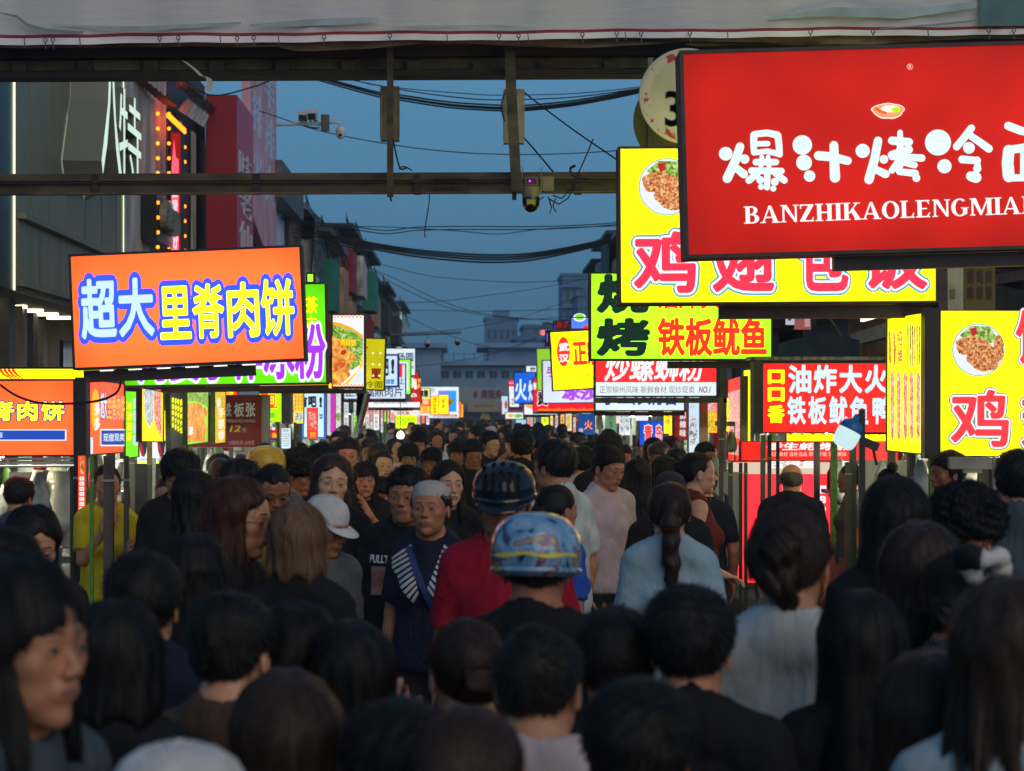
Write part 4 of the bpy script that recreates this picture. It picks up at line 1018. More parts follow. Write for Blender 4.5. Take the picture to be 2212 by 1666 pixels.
# upright metal sheet, dark roof box, pale canopies
o = empty('metal_sheet', P(690,600,52), 'tall narrow corrugated metal sheet standing on the roofs', 'sheet'); 
ribbed(o, 'sheet', 'tin_roof', P(679,460,52), P(699,478,55), P(672,590,52), P(696,600,55), 8, .03)
for q, lb in ((((545,482,42),(632,468,50),(552,500,42),(600,490,50)),'pale curved canopy above the orange sign'),(((766,640,80),(808,630,92),(768,649,80),(790,640,92)),'small pale canopy over a far shop')):
    o = empty('canopy', P(*q[0]), lb, 'canopy'); ribbed(o, 'sheet', 'w_pale', P(*q[0]), P(*q[1]), P(*q[2]), P(*q[3]), 10, .02)
o = empty('lit_post', P(860,760,118), 'white and green lit post at the end of the left row', 'post'); emis('post_glow', S(170,210,190), .9)
mb = MB(); mb.bar(P(860,675,118)-o.location, P(860,850,118)-o.location, .42, .2); mb.obj('post','post_glow',o)
mb = MB(); mb.bar(P(847,663,118)-o.location, P(847,683,118)-o.location, 1.0, .5); mb.obj('head','w_pale',o)
# -- right side
for i, (u0, u1, v, m, lb) in enumerate([(2400,2040,300,'w_dark','dark open fronted building on the right behind the yellow corner sign'),(2040,1930,560,'w_dark','dark shop behind the beige pillar'),(1930,1830,640,'w_tan','shop with metal awnings seen between the signs'),(1830,1740,600,'w_slate','slate shop behind dark tarpaulins'),
        (1740,1690,560,'w_pink','pink fronted shop with white notices'),(1690,1600,420,'w_slate','tall grey shop hidden behind the yellow sign'),(1600,1500,450,'w_brown','brown shop behind the yellow signs'),(1500,1400,480,'w_pale','pale shop behind the wing sign'),
        (1400,1333,500,'w_tan','tan shop with curved roof tiles'),(1333,1313,520,'w_red','narrow red shop with green window frame'),(1313,1298,535,'w_pale','white wall beside the green window frame'),(1298,1278,580,'w_slate','low grey shop with a small porch roof')]):
    X = XR; y0, y1 = YL(u0,X), YL(u1,X); z = ZV(v,(y0+y1)/2)
    o = blockb('shop_building', X, 9.5, y0+.02, y1-.02, z, m, lb)
    wbox(o, 'roof', 'tin_dark' if i%2 else 'tin_roof', X-.35, y0-.05, z+.005, 9.4, y1+.05, z+.14)
    hz = z-.5
    while hz > 3.4 and i > 1:
        L_ = y1-y0
        wbox(o, 'window', 'glass_far', X-.04, y0+L_*.12, hz-1.1, X-.001, y0+L_*.45, hz-.1); wbox(o, 'signboard', ('w_pink','w_pale','w_tan','w_dark')[(i+int(hz))%4], X-.2, y0+L_*.5, hz-1.2, X-.001, y0+L_*.95, hz); hz -= 1.8
    if 2 <= i <= 4: wbox(o, 'awning', 'w_pale' if i == 2 else 'tin_dark', X-1.3, y0+.2, 3.05, X-.001, y1-.4, 3.13 if i==2 else 3.25); wbox(o, 'fascia', 'tin_roof' if i == 2 else 'w_dark', X-1.33, y0+.2, 2.75, X-1.301, y1-.4, 3.3)
    if i == 9: wbox(o, 'window_frame', 'green_frame', X-.25, y0+.3, 6.2, X-.2, y1-.3, 7.6)
# right building interior details seen under the red sign
o = empty('market_pillar', (3.36,14.4,0), 'beige square pillar beside the yellow corner sign', 'pillar'); wbox(o,'shaft','w_pale',P(2040,600,14.2).x,14.2,0,P(2081,600,14.2).x,14.5,4.4); wbox(o,'mark','casing_gray',P(2052,600,14.2).x,14.19,ZV(645,14.2),P(2062,600,14.2).x,14.197,ZV(625,14.2))
mat('mustard', S(105,95,25), .7, amt=.15, scale=3); mat('maroon_ink', S(80,30,35), .7)
s_ = Sign(rect(2083,540,2150,672), 14.6, 'mustard banner with maroon vertical writing beside the pillar', (105,95,25), lit=0, depth=.03, rim=0, casing='mustard', name='banner', cat='banner')
for uu, tx in ((2090,'火锅串'),(2110,'炸鸡柳'),(2130,'手抓饼')): s_.t(tx, uu, 545, uu+13, 650, (85,28,38), .03, vertical=True)
s_.done()
o = empty('ceiling_truss', (4.1,16,3.0), 'dark tangle of beams and cables under the market roof', 'truss')
mb = MB(); c = o.location
for k in range(7): mb.bar(Vector((3.5,15+.5*k,3.05+.1*(k%3)))-c, Vector((5.6,15.4+.5*k,2.75+.12*(k%4)))-c, .05, .05)
for k in range(3): mb.bar(Vector((3.55+.6*k,15,2.9))-c, Vector((3.6+.6*k,18.5,3.0))-c, .06, .08)
mb.obj('beam','steel_rust',o); emis('neon_red', S(255,70,40), .8); wbox(o,'neon_line','neon_red',3.5,15.6,2.60,4.9,15.62,2.615)
for k in range(5): wbox(o,'small_lamp','bulb_orange',3.55+.06*k,15.0,2.655,3.57+.06*k,15.02,2.672)

# -- far end of the street
emis('window_lit', S(215,225,170), .55)
def farb(u0, u1, vt, Y, m, lb, depth=12, vb=930):
    x0, x1 = P(u0,0,Y).x, P(u1,0,Y).x; z = ZV(vt,Y)
    o = blockb('far_building', x0, x1, Y, Y+depth, z, m, lb); return o, x0, x1, z
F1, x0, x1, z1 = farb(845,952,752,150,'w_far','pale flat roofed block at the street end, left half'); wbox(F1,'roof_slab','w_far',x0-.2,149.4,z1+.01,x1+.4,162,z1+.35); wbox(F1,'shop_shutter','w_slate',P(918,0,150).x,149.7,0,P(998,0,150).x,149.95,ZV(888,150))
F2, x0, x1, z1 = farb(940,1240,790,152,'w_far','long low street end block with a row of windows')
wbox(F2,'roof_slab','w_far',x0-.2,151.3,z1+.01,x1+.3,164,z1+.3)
for k in range(11):
    for r_ in range(2):
        u = 955+k*26; v0 = 802+r_*38; lit = r_ == 1 and k in (2,3,5)
        xa, xb = P(u,0,152).x, P(u+14,0,152).x
        f = wbox(F2,'window','w_slate',xa-.05,151.93,ZV(v0+13,152)-.05,xb+.05,151.99,ZV(v0,152)+.05)
        g = wbox(F2,'pane','window_lit' if lit else 'glass_far',xa,151.90,ZV(v0+13,152),xb,151.925,ZV(v0,152)); g.parent = f; g.location = (0,0,0)
        g2 = wbox(F2,'glazing_bar','w_slate',(xa+xb)/2-.03,151.88,ZV(v0+13,152),(xa+xb)/2+.03,151.899,ZV(v0,152)); g2.parent = f
for k in range(6):
    u = 958+k*22; mb = MB(); a = P(u,762,151.6)-F2.location; mb.bar(a, a-Vector((0,0,1.0)), .07, .07); 
    if k < 5: mb.bar(a+Vector((0,0,-.1)), P(u+22,765,151.6)-F2.location, .05, .05); mb.bar(a+Vector((0,0,-.5)), P(u+22,778,151.6)-F2.location, .04, .04)
    mb.obj('roof_railing','w_slate',F2)
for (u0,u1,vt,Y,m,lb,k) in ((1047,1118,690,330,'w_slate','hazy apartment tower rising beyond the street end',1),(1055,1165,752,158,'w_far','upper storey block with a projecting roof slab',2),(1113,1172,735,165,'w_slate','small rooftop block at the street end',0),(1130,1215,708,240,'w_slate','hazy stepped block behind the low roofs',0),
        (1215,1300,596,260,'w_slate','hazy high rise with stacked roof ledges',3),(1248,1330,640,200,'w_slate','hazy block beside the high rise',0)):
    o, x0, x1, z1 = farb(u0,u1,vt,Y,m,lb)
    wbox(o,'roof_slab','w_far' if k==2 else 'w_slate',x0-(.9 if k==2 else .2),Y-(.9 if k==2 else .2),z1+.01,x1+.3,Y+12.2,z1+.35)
    if k in (1,3):
        nf = 5 if k == 1 else 9
        for r_ in range(nf):
            for c_ in range(5):
                ww = (x1-x0)/6.5; xx = x0+(x1-x0)*(c_+.5)/5.2; zz = z1-1.6-r_*3.0
                wbox(o,'window','glass_far',xx,Y-.08,zz-1.5,xx+ww*.5,Y-.01,zz)
    if k == 1: wbox(o,'lift_house','w_slate',x0+(x1-x0)*.25,Y+2,z1+.2,x0+(x1-x0)*.75,Y+8,z1+1.6)
    if k == 3:
        for r_ in range(5): wbox(o,'ledge','w_slate',x0-.5,Y-.7,z1-1.5-r_*2.6,x0+2.5,Y-.01,z1-1.3-r_*2.6)
s_ = Sign(rect(985,837,1110,876), 149.2, 'unlit pale shop board with dark red characters at the street end', (150,160,165), lit=0, depth=.2, rim=0, casing='w_far'); s_.t('满福来', 1038,842,1084,862,(120,50,60),.03); s_.e(1027,853,5,8,(125,70,60),1); s_.done()
s_ = Sign(rect(1010,867,1078,890), 148.4, 'unlit cream board with faint small print at the street end', (165,155,125), lit=0, depth=.2, rim=0, casing='w_far'); s_.t('餐饮美食', 1022,874,1064,880,(125,110,85),.01); s_.done()
s_ = Sign(rect(975,890,1100,935), 149, 'dark blue poster wall behind the far crowd', (40,60,85), lit=0, depth=.2, rim=0, casing='w_slate', name='poster_board', cat='poster'); s_.e(1048,903,10.5,11,(225,190,80),2,wobble=.06,seed=3); s_.stroke([(1041,906),(1046,901),(1052,905),(1056,901)],1.0,.8,(150,120,40),3); s_.e(984,900,8,12,(60,80,105),1,wobble=.1,seed=2); s_.done()

# ------------------------------------------------------------------ entrance gantry, banner, round limit sign
mat('web_olive', (.15,.15,.06), .7, amt=.5, scale=5, stretch=(1,1,.5), bump=.3, dark=(.05,.05,.02))
G = empty('entrance_gantry', (0,14,0), 'rusty olive steel gantry spanning the street under the banner', 'gantry')
gx = lambda u, Y=14: P(u,0,Y).x
def beam(u0, v0, u1, v1, th, Y=14., dp=.16, m='beam_steel', nm='beam'):
    a, b_ = P(u0,v0,Y), P(u1,v1,Y); mb = MB(); mb.bar(a-G.location+Vector((0,dp/2,0)), b_-G.location+Vector((0,dp/2,0)), dp, th/FPX*Y); return mb.obj(nm, m, G)
XW = 600
beam(-XW,110,2212+XW,92,38,14,.2,'beam_dark','top_chord'); beam(-XW,143,2212+XW,127,26,14.1,.05,'web_olive','web_plate'); beam(-XW,164,2212+XW,148,13,14,.2,'beam_dark','bottom_chord')
for k in range(-4,20):
    u = 182+k*142.5; beam(u,130,u,162,16 if k%2 else 11,14.0,.1,'beam_steel','web_stiffener')
beam(-XW,386,2212+XW,374,16,14,.14,'beam_steel','lower_beam'); beam(-XW,408,2212+XW,396,26,14.02,.12,'beam_steel','lower_beam'); beam(-XW,397.5,2212+XW,385.5,3,13.985,.02,'cable','cable_run'); beam(-XW,421,2212+XW,409,3,13.99,.05,'rag','flaking_edge')
for k in range(-4,12):
    u = 205+k*348; beam(u,376,u,420,9,13.985,.05,'beam_dark','splice_plate')
def post(pts, w_, nm='hanger_post'):
    mb = MB()
    for a, b_ in zip(pts[:-1], pts[1:]): mb.bar(P(*a,13.9)-G.location, P(*b_,13.9)-G.location, w_/FPX*14, .07)
    mb.obj(nm,'beam_steel',G)
post([(843,96),(843,425)],13); beam(843,425,845,434,4,13.9,.03,'beam_dark','hanger_stub'); post([(1101,90),(1104,190),(1116,415)],15); beam(1111,415,1111,432,3,13.9,.03,'beam_dark','hanger_stub')
for k in range(7):
    for j in range(2):
        mb = MB(); p = P(942+k*11.5, 385+j*18, 13.955)-G.location; mb.bar(p, p+Vector((0,.03,0)), .018, .018, (1,0,0)); mb.obj('bolt','beam_dark',G)
for s_ in (-1,1):
    mb = MB(); x = -4.35 if s_ < 0 else 4.45; mb.bar((x,.1,0),(x,.1,6),.2,.2); mb.obj('leg','beam_steel',G)
# two column loudspeakers
mat('speaker_olive', (.13,.125,.055), .6, amt=.35, scale=7, bump=.1); mat('speaker_pale', (.30,.30,.23), .6, amt=.3, scale=8)
for (u0, u1, v0, v1, m, yy, lb) in ((822,862,190,300,'speaker_olive',14.1,'olive column loudspeaker hung on the middle gantry post'),(1088,1132,196,306,'speaker_pale',14.1,'paler column loudspeaker hung on the right gantry post')):
    f = Frame(rect(u0,v0,u1,v1), yy); o = empty('loudspeaker', f.c, lb, 'loudspeaker'); o.matrix_world = f.M; w_, h_ = f.w/2, f.h/2
    mb = MB(); mb.box(-w_+.006,0,-h_+.01,w_-.006,.09,h_-.01); mb.obj('cabinet',m,o)
    for s_ in (-1,1):
        mb = MB(); mb.box(-w_,-.008,s_*h_-.01,w_,.1,s_*h_+.01); mb.obj('end_cap',m,o)
        mb = MB(); mb.box(s_*w_-.004,-.006,-h_+.011,s_*w_+.004,.02,h_-.011); mb.obj('side_trim',m,o)
    for k in (-1,1): mb = MB(); mb.lathe([(.038,-.003),(.042,0),(.0005,.001)],(0,0,0),16,Matrix.Translation((0,-.004,k*.085)) @ Matrix.Rotation(math.pi/2,4,'X')); mb.obj('cone','casing_olive' if m=='speaker_olive' else m,o)
# banner across the top
def banner_mat():
    m, nt, bs = principled('banner_cloth', (.30,.33,.34), .75); t = nt.nodes.new('ShaderNodeTexCoord'); mp = nt.nodes.new('ShaderNodeMapping'); mp.inputs['Scale'].default_value = (.3,1,1.5)
    n = nt.nodes.new('ShaderNodeTexNoise'); n.inputs['Scale'].default_value = .8; n.inputs['Detail'].default_value = 3; n.inputs['Distortion'].default_value = .6
    r = nt.nodes.new('ShaderNodeValToRGB'); e = r.color_ramp.elements; e[0].position = .30; e[0].color = (.36,.48,.53,1); e[1].position = .72; e[1].color = (.62,.63,.62,1)
    for p_, c_ in ((.40,(.46,.55,.57)),(.50,(.57,.60,.60))): q = e.new(p_); q.color = (*c_,1)
    nt.links.new(t.outputs['Object'], mp.inputs[0]); nt.links.new(mp.outputs[0], n.inputs[0]); nt.links.new(n.outputs[0], r.inputs[0]); nt.links.new(r.outputs[0], bs.inputs['Base Color'])
    n2 = nt.nodes.new('ShaderNodeTexNoise'); n2.inputs['Scale'].default_value = 9; mp2 = nt.nodes.new('ShaderNodeMapping'); mp2.inputs['Scale'].default_value = (.4,1,3); b_ = nt.nodes.new('ShaderNodeBump'); b_.inputs['Strength'].default_value = .25; b_.inputs['Distance'].default_value = .02
    nt.links.new(t.outputs['Object'], mp2.inputs[0]); nt.links.new(mp2.outputs[0], n2.inputs[0]); nt.links.new(n2.outputs[0], b_.inputs['Height']); nt.links.new(b_.outputs[0], bs.inputs['Normal']); M['banner_cloth'] = m
banner_mat(); mat('banner_red', S(150,45,58), .7, amt=.2, scale=5); mat('banner_white', S(235,240,242), .75, amt=.12, scale=4, stretch=(.5,1,2)); mat('banner_teal', S(90,125,130), .75, amt=.25, scale=3)
Bn = empty('banner', (0,13.7,5), 'wide faded grey white banner with red edge stripe tied above the gantry', 'banner')
def strip(name, m, edge0, edge1, Y=13.7, n=90, u0=-500, u1=2800, wave=.02, seed=1, yo=0.):
    mb = MB(); vs = []; r = random.Random(seed)
    for i in range(n+1):
        u = u0+(u1-u0)*i/n; y = Y+wave*math.sin(i*.9+seed)+wave*.6*math.sin(i*2.3)+yo
        vs += [P(u,edge0(u),y)-Bn.location, P(u,edge1(u),y)-Bn.location]
    mb.add(vs, [(2*i,2*i+2,2*i+3,2*i+1) for i in range(n)]); mb.add([v+Vector((0,.006,0)) for v in vs], [(2*i,2*i+1,2*i+3,2*i+2) for i in range(n)])
    return mb.obj(name, m, Bn, True)
line_ = lambda a, b_: (lambda u: a+(b_-a)*u/2212+1.2*math.sin(u*.013)+.8*math.sin(u*.041))
strip('cloth','banner_cloth',lambda u: -260, line_(75,56),seed=1); strip('red_stripe','banner_red',line_(75.3,56.3),line_(82,62),seed=1); strip('white_hem','banner_white',line_(82.3,62.3),line_(97,74),seed=1)
mb = MB(); vs = [P(u,v,13.66)-Bn.location for u, v in ((2118,-40),(2240,-40),(2260,56),(2118,56))]; mb.add(vs+[v+Vector((0,.004,0)) for v in vs],[(3,2,1,0),(4,5,6,7),(0,1,5,4),(1,2,6,5),(2,3,7,6),(3,0,4,7)]); mb.obj('printed_panel','banner_teal',Bn)
for (a, b_, c_) in (((-10,52),(72,74),(30,76)),((70,76),(240,84),(200,90)),):
    pass
rr = random.Random(9)
def swoosh(pts, th, m):
    mb = MB(); n = len(pts); vs = []
    for i, (u, v) in enumerate(pts):
        t = th*math.sin(math.pi*(i+.35)/(n+.2)); vs += [P(u,v-t/2,13.655)-Bn.location, P(u,v+t/2,13.655)-Bn.location]
    mb.add(vs,[(2*i,2*i+2,2*i+3,2*i+1) for i in range(n-1)]); mb.obj('printed_streak',m,Bn,True)
mat('streak_blue', S(160,185,190), .75, amt=.3, scale=3); mat('streak_dark', S(120,142,148), .75, amt=.2, scale=3)
swoosh([(0,28),(36,36),(60,55),(100,66),(180,70)],9,'streak_dark'); swoosh([(110,52),(220,60),(300,62),(420,56),(520,50)],10,'streak_blue'); swoosh([(540,55),(650,50),(740,46),(820,42)],16,'streak_blue'); swoosh([(820,60),(940,56),(1080,57),(1160,62)],5,'streak_blue'); swoosh([(1660,40),(1800,25),(1950,30),(2110,10)],22,'streak_blue'); swoosh([(1900,62),(2020,54),(2112,44)],5,'streak_dark')
for k, u in enumerate([52,98,114,172,345,385,475,512,548,601,700,842,965,1078,1120,1140,1258,1332,1350,1385,1490,1571,1751,1886,2004,2136,2190]):
    mb = MB(); v = line_(90,68)(u); p = P(u,v,13.65)-Bn.location
    if k%3: 
        pts = [p+Vector((.012*math.cos(t),0,.014*math.sin(t)+.01)) for t in np.linspace(0,6.28,9)]; mb.tube(pts,.004,5); mb.bar(p+Vector((0,0,-.003)), p+Vector((.004,0,-.05)), .007,.007)
    else: mb.bar(p+Vector((0,0,.03)), p+Vector((.006,0,-.035)), .006,.006)
    mb.obj('tie_eyelet','steel_rust',Bn)
def sag(u):
    return 6+5*math.sin(u*.011)+4*abs(math.sin(u*.0057+1)) if u > 600 else 1+u*.006
strip('torn_wrap','rag',line_(97.3,74.3),lambda u: line_(97,74)(u)+sag(u)+5,seed=3,wave=.012,yo=.06)
strip('torn_wrap','rag',lambda u: line_(103,88)(u),lambda u: line_(103,88)(u)+(26 if u > 1750 else 3)+4*math.sin(u*.03),seed=5,wave=.02,yo=.16,u0=1480)
strip('torn_wrap','rag',line_(97.3,74.3),lambda u: line_(97,74)(u)+2,seed=3,wave=.012,yo=.12)
o = empty('hanging_tape', P(440,180,13.6), 'pale strip of torn plastic hanging from the gantry', 'tape'); mb = MB(); pts = [(398,133),(420,150),(436,166),(450,168),(452,185),(446,197)]; vs = []
for i, (u, v) in enumerate(pts):
    q = P(u,v,13.62)-o.location; vs += [q+Vector((-.016,0,.008)), q+Vector((.022,.006,-.006))]
mb.add(vs,[(2*i,2*i+1,2*i+3,2*i+2) for i in range(5)]); mb.add([v+Vector((0,.004,0)) for v in vs],[(2*i,2*i+2,2*i+3,2*i+1) for i in range(5)]); mb.obj('strip','w_pale',o)
# round height limit disc and the olive disc behind it
def limit_mat():
    m, nt, bs = principled('worn_ring', (.5,.5,.47), .6); t = nt.nodes.new('ShaderNodeTexCoord'); n = nt.nodes.new('ShaderNodeTexNoise'); n.inputs['Scale'].default_value = 14; n.inputs['Detail'].default_value = 6; n.inputs['Distortion'].default_value = 1
    r = nt.nodes.new('ShaderNodeValToRGB'); e = r.color_ramp.elements; e[0].position = .555; e[0].color = (*S(190,188,178),1); e[1].position = .60; e[1].color = (*S(165,45,38),1)
    nt.links.new(t.outputs['Object'], n.inputs[0]); nt.links.new(n.outputs[0], r.inputs[0]); nt.links.new(r.outputs[0], bs.inputs['Base Color']); M['worn_ring'] = m
limit_mat(); mat('disc_white', S(188,188,176), .6, amt=.15, scale=3, dark=S(165,165,140)); mat('disc_olive', (.085,.085,.035), .6, amt=.2, scale=4); mat('numeral', S(95,100,100), .7, amt=.25, scale=30)
R1 = empty('height_limit_sign', P(1484,208,13.3), 'round white height limit disc with worn red ring and a dark 3', 'sign'); rad = 104/FPX*13.3
mb = MB(); T_ = Matrix.Rotation(math.pi/2,4,'X'); mb.lathe([(.0005,-.012),(rad,-.012),(rad,.0),(rad-.004,.004),(.0005,.004)],(0,0,0),64,T_); mb.obj('disc','disc_white',R1)
mb = MB(); mb.lathe([(rad*.78,.0045),(rad*.78,.0062),(rad*.93,.0062),(rad*.93,.0045)],(0,0,0),64,T_); mb.obj('ring','worn_ring',R1)
co, fs = text_mesh('3.5',.02); mn = co.min(0); sc_ = .252/(co.max(0)[1]-mn[1]); k_ = P(1436,265,13.3)-R1.location
me = bpy.data.meshes.new('n'); me.from_pydata([(k_.x+(p[0]-mn[0])*sc_*.8, -.008-abs(p[2])*.02, -.20+(p[1]-mn[1])*sc_*.93) for p in co],[],fs); me.materials.append(M['numeral']); oo = bpy.data.objects.new('numeral',me); COL.objects.link(oo); oo.parent = R1
mb = MB(); mb.bar((.12,.03,-.9),(.12,.03,.30),.05,.05); mb.obj('pole','steel_rust',R1)
R2 = empty('traffic_disc', P(1468,262,13.75), 'olive back of a second round sign behind the limit disc', 'sign'); mb = MB(); mb.lathe([(.0005,-.01),(.31,-.01),(.31,.004),(.0005,.004)],(0,0,0),48,T_); mb.obj('disc','disc_olive',R2); mb = MB(); mb.box(-.215,-.03,-1.,-.18,-.012,.42); mb.obj('pole','steel_post',R2)

# ------------------------------------------------------------------ security cameras
mat('cam_white', S(215,218,218), .4, amt=.06, scale=10); mat('cam_cream', S(118,110,80), .5, amt=.12, scale=10); mat('cam_black', (.008,.008,.01), .15, spec=.8); emis('led_violet', S(190,60,255), 2.5); mat('lens_red', (.09,.01,.02), .2); mat('sticker', S(150,150,60), .7, amt=.3, scale=60)
def dome_cam(o, p, r, body='cam_white', tilt=0.):
    T = Matrix.Translation(p)
    mb = MB(); mb.lathe([(.0005,r*1.25),(r*.45,r*1.2),(r*.8,r*.9),(r*1.0,r*.5),(r*1.02,r*.0),(r*.96,-r*.1)],(0,0,0),20,T); mb.obj('housing',body,o,True)
    mb = MB(); mb.lathe([(r*.95,-r*.1),(r*.93,-r*.5),(r*.78,-r*1.0),(r*.45,-r*1.3),(.0005,-r*1.4)],(0,0,0),20,T); mb.obj('dome','cam_black' if body != 'cam_white' or tilt == 0 else 'cam_white',o,True)
    mb = MB(); mb.lathe([(r*.34,0),(r*.34,r*.12),(r*.22,r*.14),(.0005,r*.1)],(0,0,0),14,T @ Matrix.Translation((0,-r*.86,-r*.62)) @ Matrix.Rotation(math.pi/2+.5,4,'X')); mb.obj('lens','cam_black',o,True)
o = empty('security_camera', P(1148,410,13.6), 'cream pan and tilt camera with violet light under the lower beam', 'camera'); L_ = lambda u, v, y=0.: P(u,v,13.6)-o.location+Vector((0,y,0))
mb = MB(); mb.lathe([(.056,-.02),(.060,.0),(.060,.03),(.056,.05),(.0005,.053)],L_(1147,420),24); mb.obj('housing','cam_cream',o,True)
mb = MB(); mb.box(-.043,-.035,0,.043,.035,.055,Matrix.Translation(L_(1148,402))); mb.obj('light_box','cam_cream',o); mb = MB(); mb.box(-.034,-.042,.008,.034,-.036,.048,Matrix.Translation(L_(1148,402))); mb.obj('light_window','lens_red',o)
mb = MB(); mb.lathe([(.0005,-.008),(.008,0),(.0005,.008)],L_(1144,393,-.048),8); mb.obj('violet_lamp','led_violet',o)
mb = MB(); mb.lathe([(.056,.0),(.058,-.03),(.054,-.058),(.042,-.082),(.022,-.098),(.0005,-.102)],L_(1147,426),22); mb.obj('dome','cam_black',o,True); mb = MB(); mb.lathe([(.034,.02),(.038,0),(.030,-.03),(.0005,-.042)],L_(1151,444),16); mb.obj('lens_barrel','cam_black',o,True)
mb = MB(); mb.box(-.026,-.004,-.016,.026,.0,.016,Matrix.Translation(L_(1146,438,-.056))); mb.obj('sticker','sticker',o)
for u in (1127,1168): mb = MB(); mb.tube([L_(u,418),L_(u+1,385),L_(u+1,360)],[.006,.005,.003],6); mb.obj('antenna','cam_cream',o)
o = empty('junction_box', P(1184,398,13.7), 'cream junction box with loose wires beside the pan camera', 'box'); mb = MB(); mb.box(-.038,-.03,-.048,.038,.03,.048); mb.obj('housing','cam_cream',o)
mb = MB()
for pts in ([(-.03,-.04,-.09),(-.08,-.06,-.12),(-.12,-.06,-.10)],[(.0,-.04,-.09),(.02,-.06,-.16),(.01,-.05,-.20)],[(.03,-.04,-.08),(.09,-.04,-.10),(.16,-.03,-.02),(.25,-.02,.18),(.30,-.02,.30)],[(.0,-.04,-.10),(.07,-.05,-.14),(.13,-.04,-.10),(.18,-.03,.0)],[(.05,-.04,-.10),(.03,-.05,-.15),(.05,-.04,-.19)]): mb.tube(pts,.005,5)
mb.obj('wire','cable',o)
o = empty('camera_arm', P(597,268,26), 'white pole arm carrying three cameras over the left facade', 'camera'); L_ = lambda u, v, y=0.: P(u,v,26)-o.location+Vector((0,y,0))
mb = MB(); mb.tube([L_(597,270),L_(640,268),L_(700,268)],.021,10); mb.tube([L_(700,267),L_(725,264),L_(734,266),L_(736,272)],.016,8); mb.obj('arm','cam_white',o,True)
dome_cam(o, L_(736,286), .062, 'cam_white', 1)
for u, v in ((656,250),(675,247)):
    mb = MB(); mb.box(-.06,-.12,-.05,.06,.12,.05,Matrix.Translation(L_(u,v)) @ Matrix.Rotation(.35,4,'X')); mb.obj('camera_body','cam_white',o); mb = MB(); mb.box(-.05,-.131,-.045,.05,-.121,.035,Matrix.Translation(L_(u,v)) @ Matrix.Rotation(.35,4,'X')); mb.obj('camera_face','cam_black',o)
    mb = MB(); mb.bar(L_(u-4,v+8),L_(u-4,v+17),.02,.02); mb.bar(L_(u+4,v+8),L_(u+4,v+17),.02,.02); mb.obj('clamp','steel_rust',o)
mb = MB(); mb.box(-.05,-.05,-.10,.05,.05,.10,Matrix.Translation(L_(703,267,-.05))); mb.obj('bracket_box','steel_rust',o); mb = MB(); mb.tube([L_(655,270),L_(668,276),L_(690,277),L_(684,262),L_(678,252)],.012,5); mb.obj('wire','cable',o)
o = empty('camera_arm', P(862,722,70), 'distant pole arm with two dome cameras over the far stalls', 'camera'); L_ = lambda u, v, y=0.: P(u,v,70)-o.location+Vector((0,y,0))
mb = MB(); mb.tube([L_(845,724),L_(930,721),L_(997,718)],.05,8); mb.obj('arm','w_far',o,True)
for u, v in ((923,742),(988,738)):
    dome_cam(o, L_(u,v), .10, 'cam_white'); mb = MB(); mb.bar(L_(u,v-8),L_(u,v-20),.03,.03); mb.obj('drop_rod','w_far',o)
# ------------------------------------------------------------------ overhead cables
def cable(pts, Y, r, lb, strands_=((0,0),), grp=None, Y2=None):
    o = empty('overhead_cable', P(pts[0][0],pts[0][1],Y), lb, 'cable', grp); Y2 = Y2 or Y; n = len(pts)
    for du, dv in strands_:
        q = []
        for i in range(n-1):
            p0, p1, p2, p3 = [pts[max(0,min(n-1,j))] for j in (i-1,i,i+1,i+2)]
            for t in (0,.25,.5,.75):
                q.append(tuple(.5*((2*p1[k])+(-p0[k]+p2[k])*t+(2*p0[k]-5*p1[k]+4*p2[k]-p3[k])*t*t+(-p0[k]+3*p1[k]-3*p2[k]+p3[k])*t**3) for k in (0,1)))
        q.append(pts[-1]); m_ = len(q); mb = MB()
        mb.tube([P(u+du,v+dv*math.sin(math.pi*(.15+.7*i/m_)),Y+(Y2-Y)*i/m_)-o.location for i,(u,v) in enumerate(q)], r, 5); mb.obj('strand','cable',o)
    return o
cable([(640,150),(682,167),(822,205),(863,210),(973,226),(1089,233),(1130,233),(1246,221),(1384,195),(1430,180)],30,.013,'thick bundle of black cables sagging high between the gantry beams',((0,0),(0,-5),(6,3),(0,7)))
cable([(690,150),(750,167),(822,186),(1000,202),(1089,206),(1246,202),(1384,188)],31,.007,'single thin wire above the thick cable bundle')
cable([(700,160),(860,193),(1000,212),(1089,216),(1240,210),(1384,191)],30.5,.009,'thin wire just over the thick cable bundle')
cable([(560,240),(597,252),(700,285),(860,315),(1000,330),(1130,334),(1250,331),(1340,325)],28,.007,'thin wire crossing the middle of the gantry opening')
cable([(1128,196),(1160,222),(1240,282),(1345,355),(1420,420)],15,.006,'beaded wire slanting down from the right loudspeaker to the yellow sign')
cable([(1130,296),(1160,330),(1210,390)],14.2,.006,'short wire from the right loudspeaker to the lower beam'); cable([(1091,200),(1083,230),(1090,262)],13.85,.006,'looped lead beside the right loudspeaker')
cable([(849,302),(855,330),(862,358),(868,366),(880,362)],13.8,.006,'frayed lead hanging under the olive loudspeaker'); cable([(862,366),(872,360),(890,368)],13.8,.005,'short twisted wire ends on the lower beam')
cable([(370,148),(450,205),(540,190),(600,168),(660,152)],24,.009,'loose wire in front of the lamp lit awnings')
cable([(600,470),(640,483),(740,492),(830,505),(900,498),(1000,496),(1130,496),(1250,492),(1345,484)],45,.012,'pair of twisted wires low across the street',((0,0),(0,-7)))
cable([(600,478),(700,488),(850,491),(1000,500),(1080,506),(1180,494),(1345,488)],46,.010,'slack wire twisted round the low pair')
cable([(690,505),(765,522),(880,542),(980,552),(1060,556),(1140,553),(1220,540),(1320,518)],55,.028,'heavy black cable bundle across the middle of the street',((0,0),(0,5),(0,11),(0,-5)))
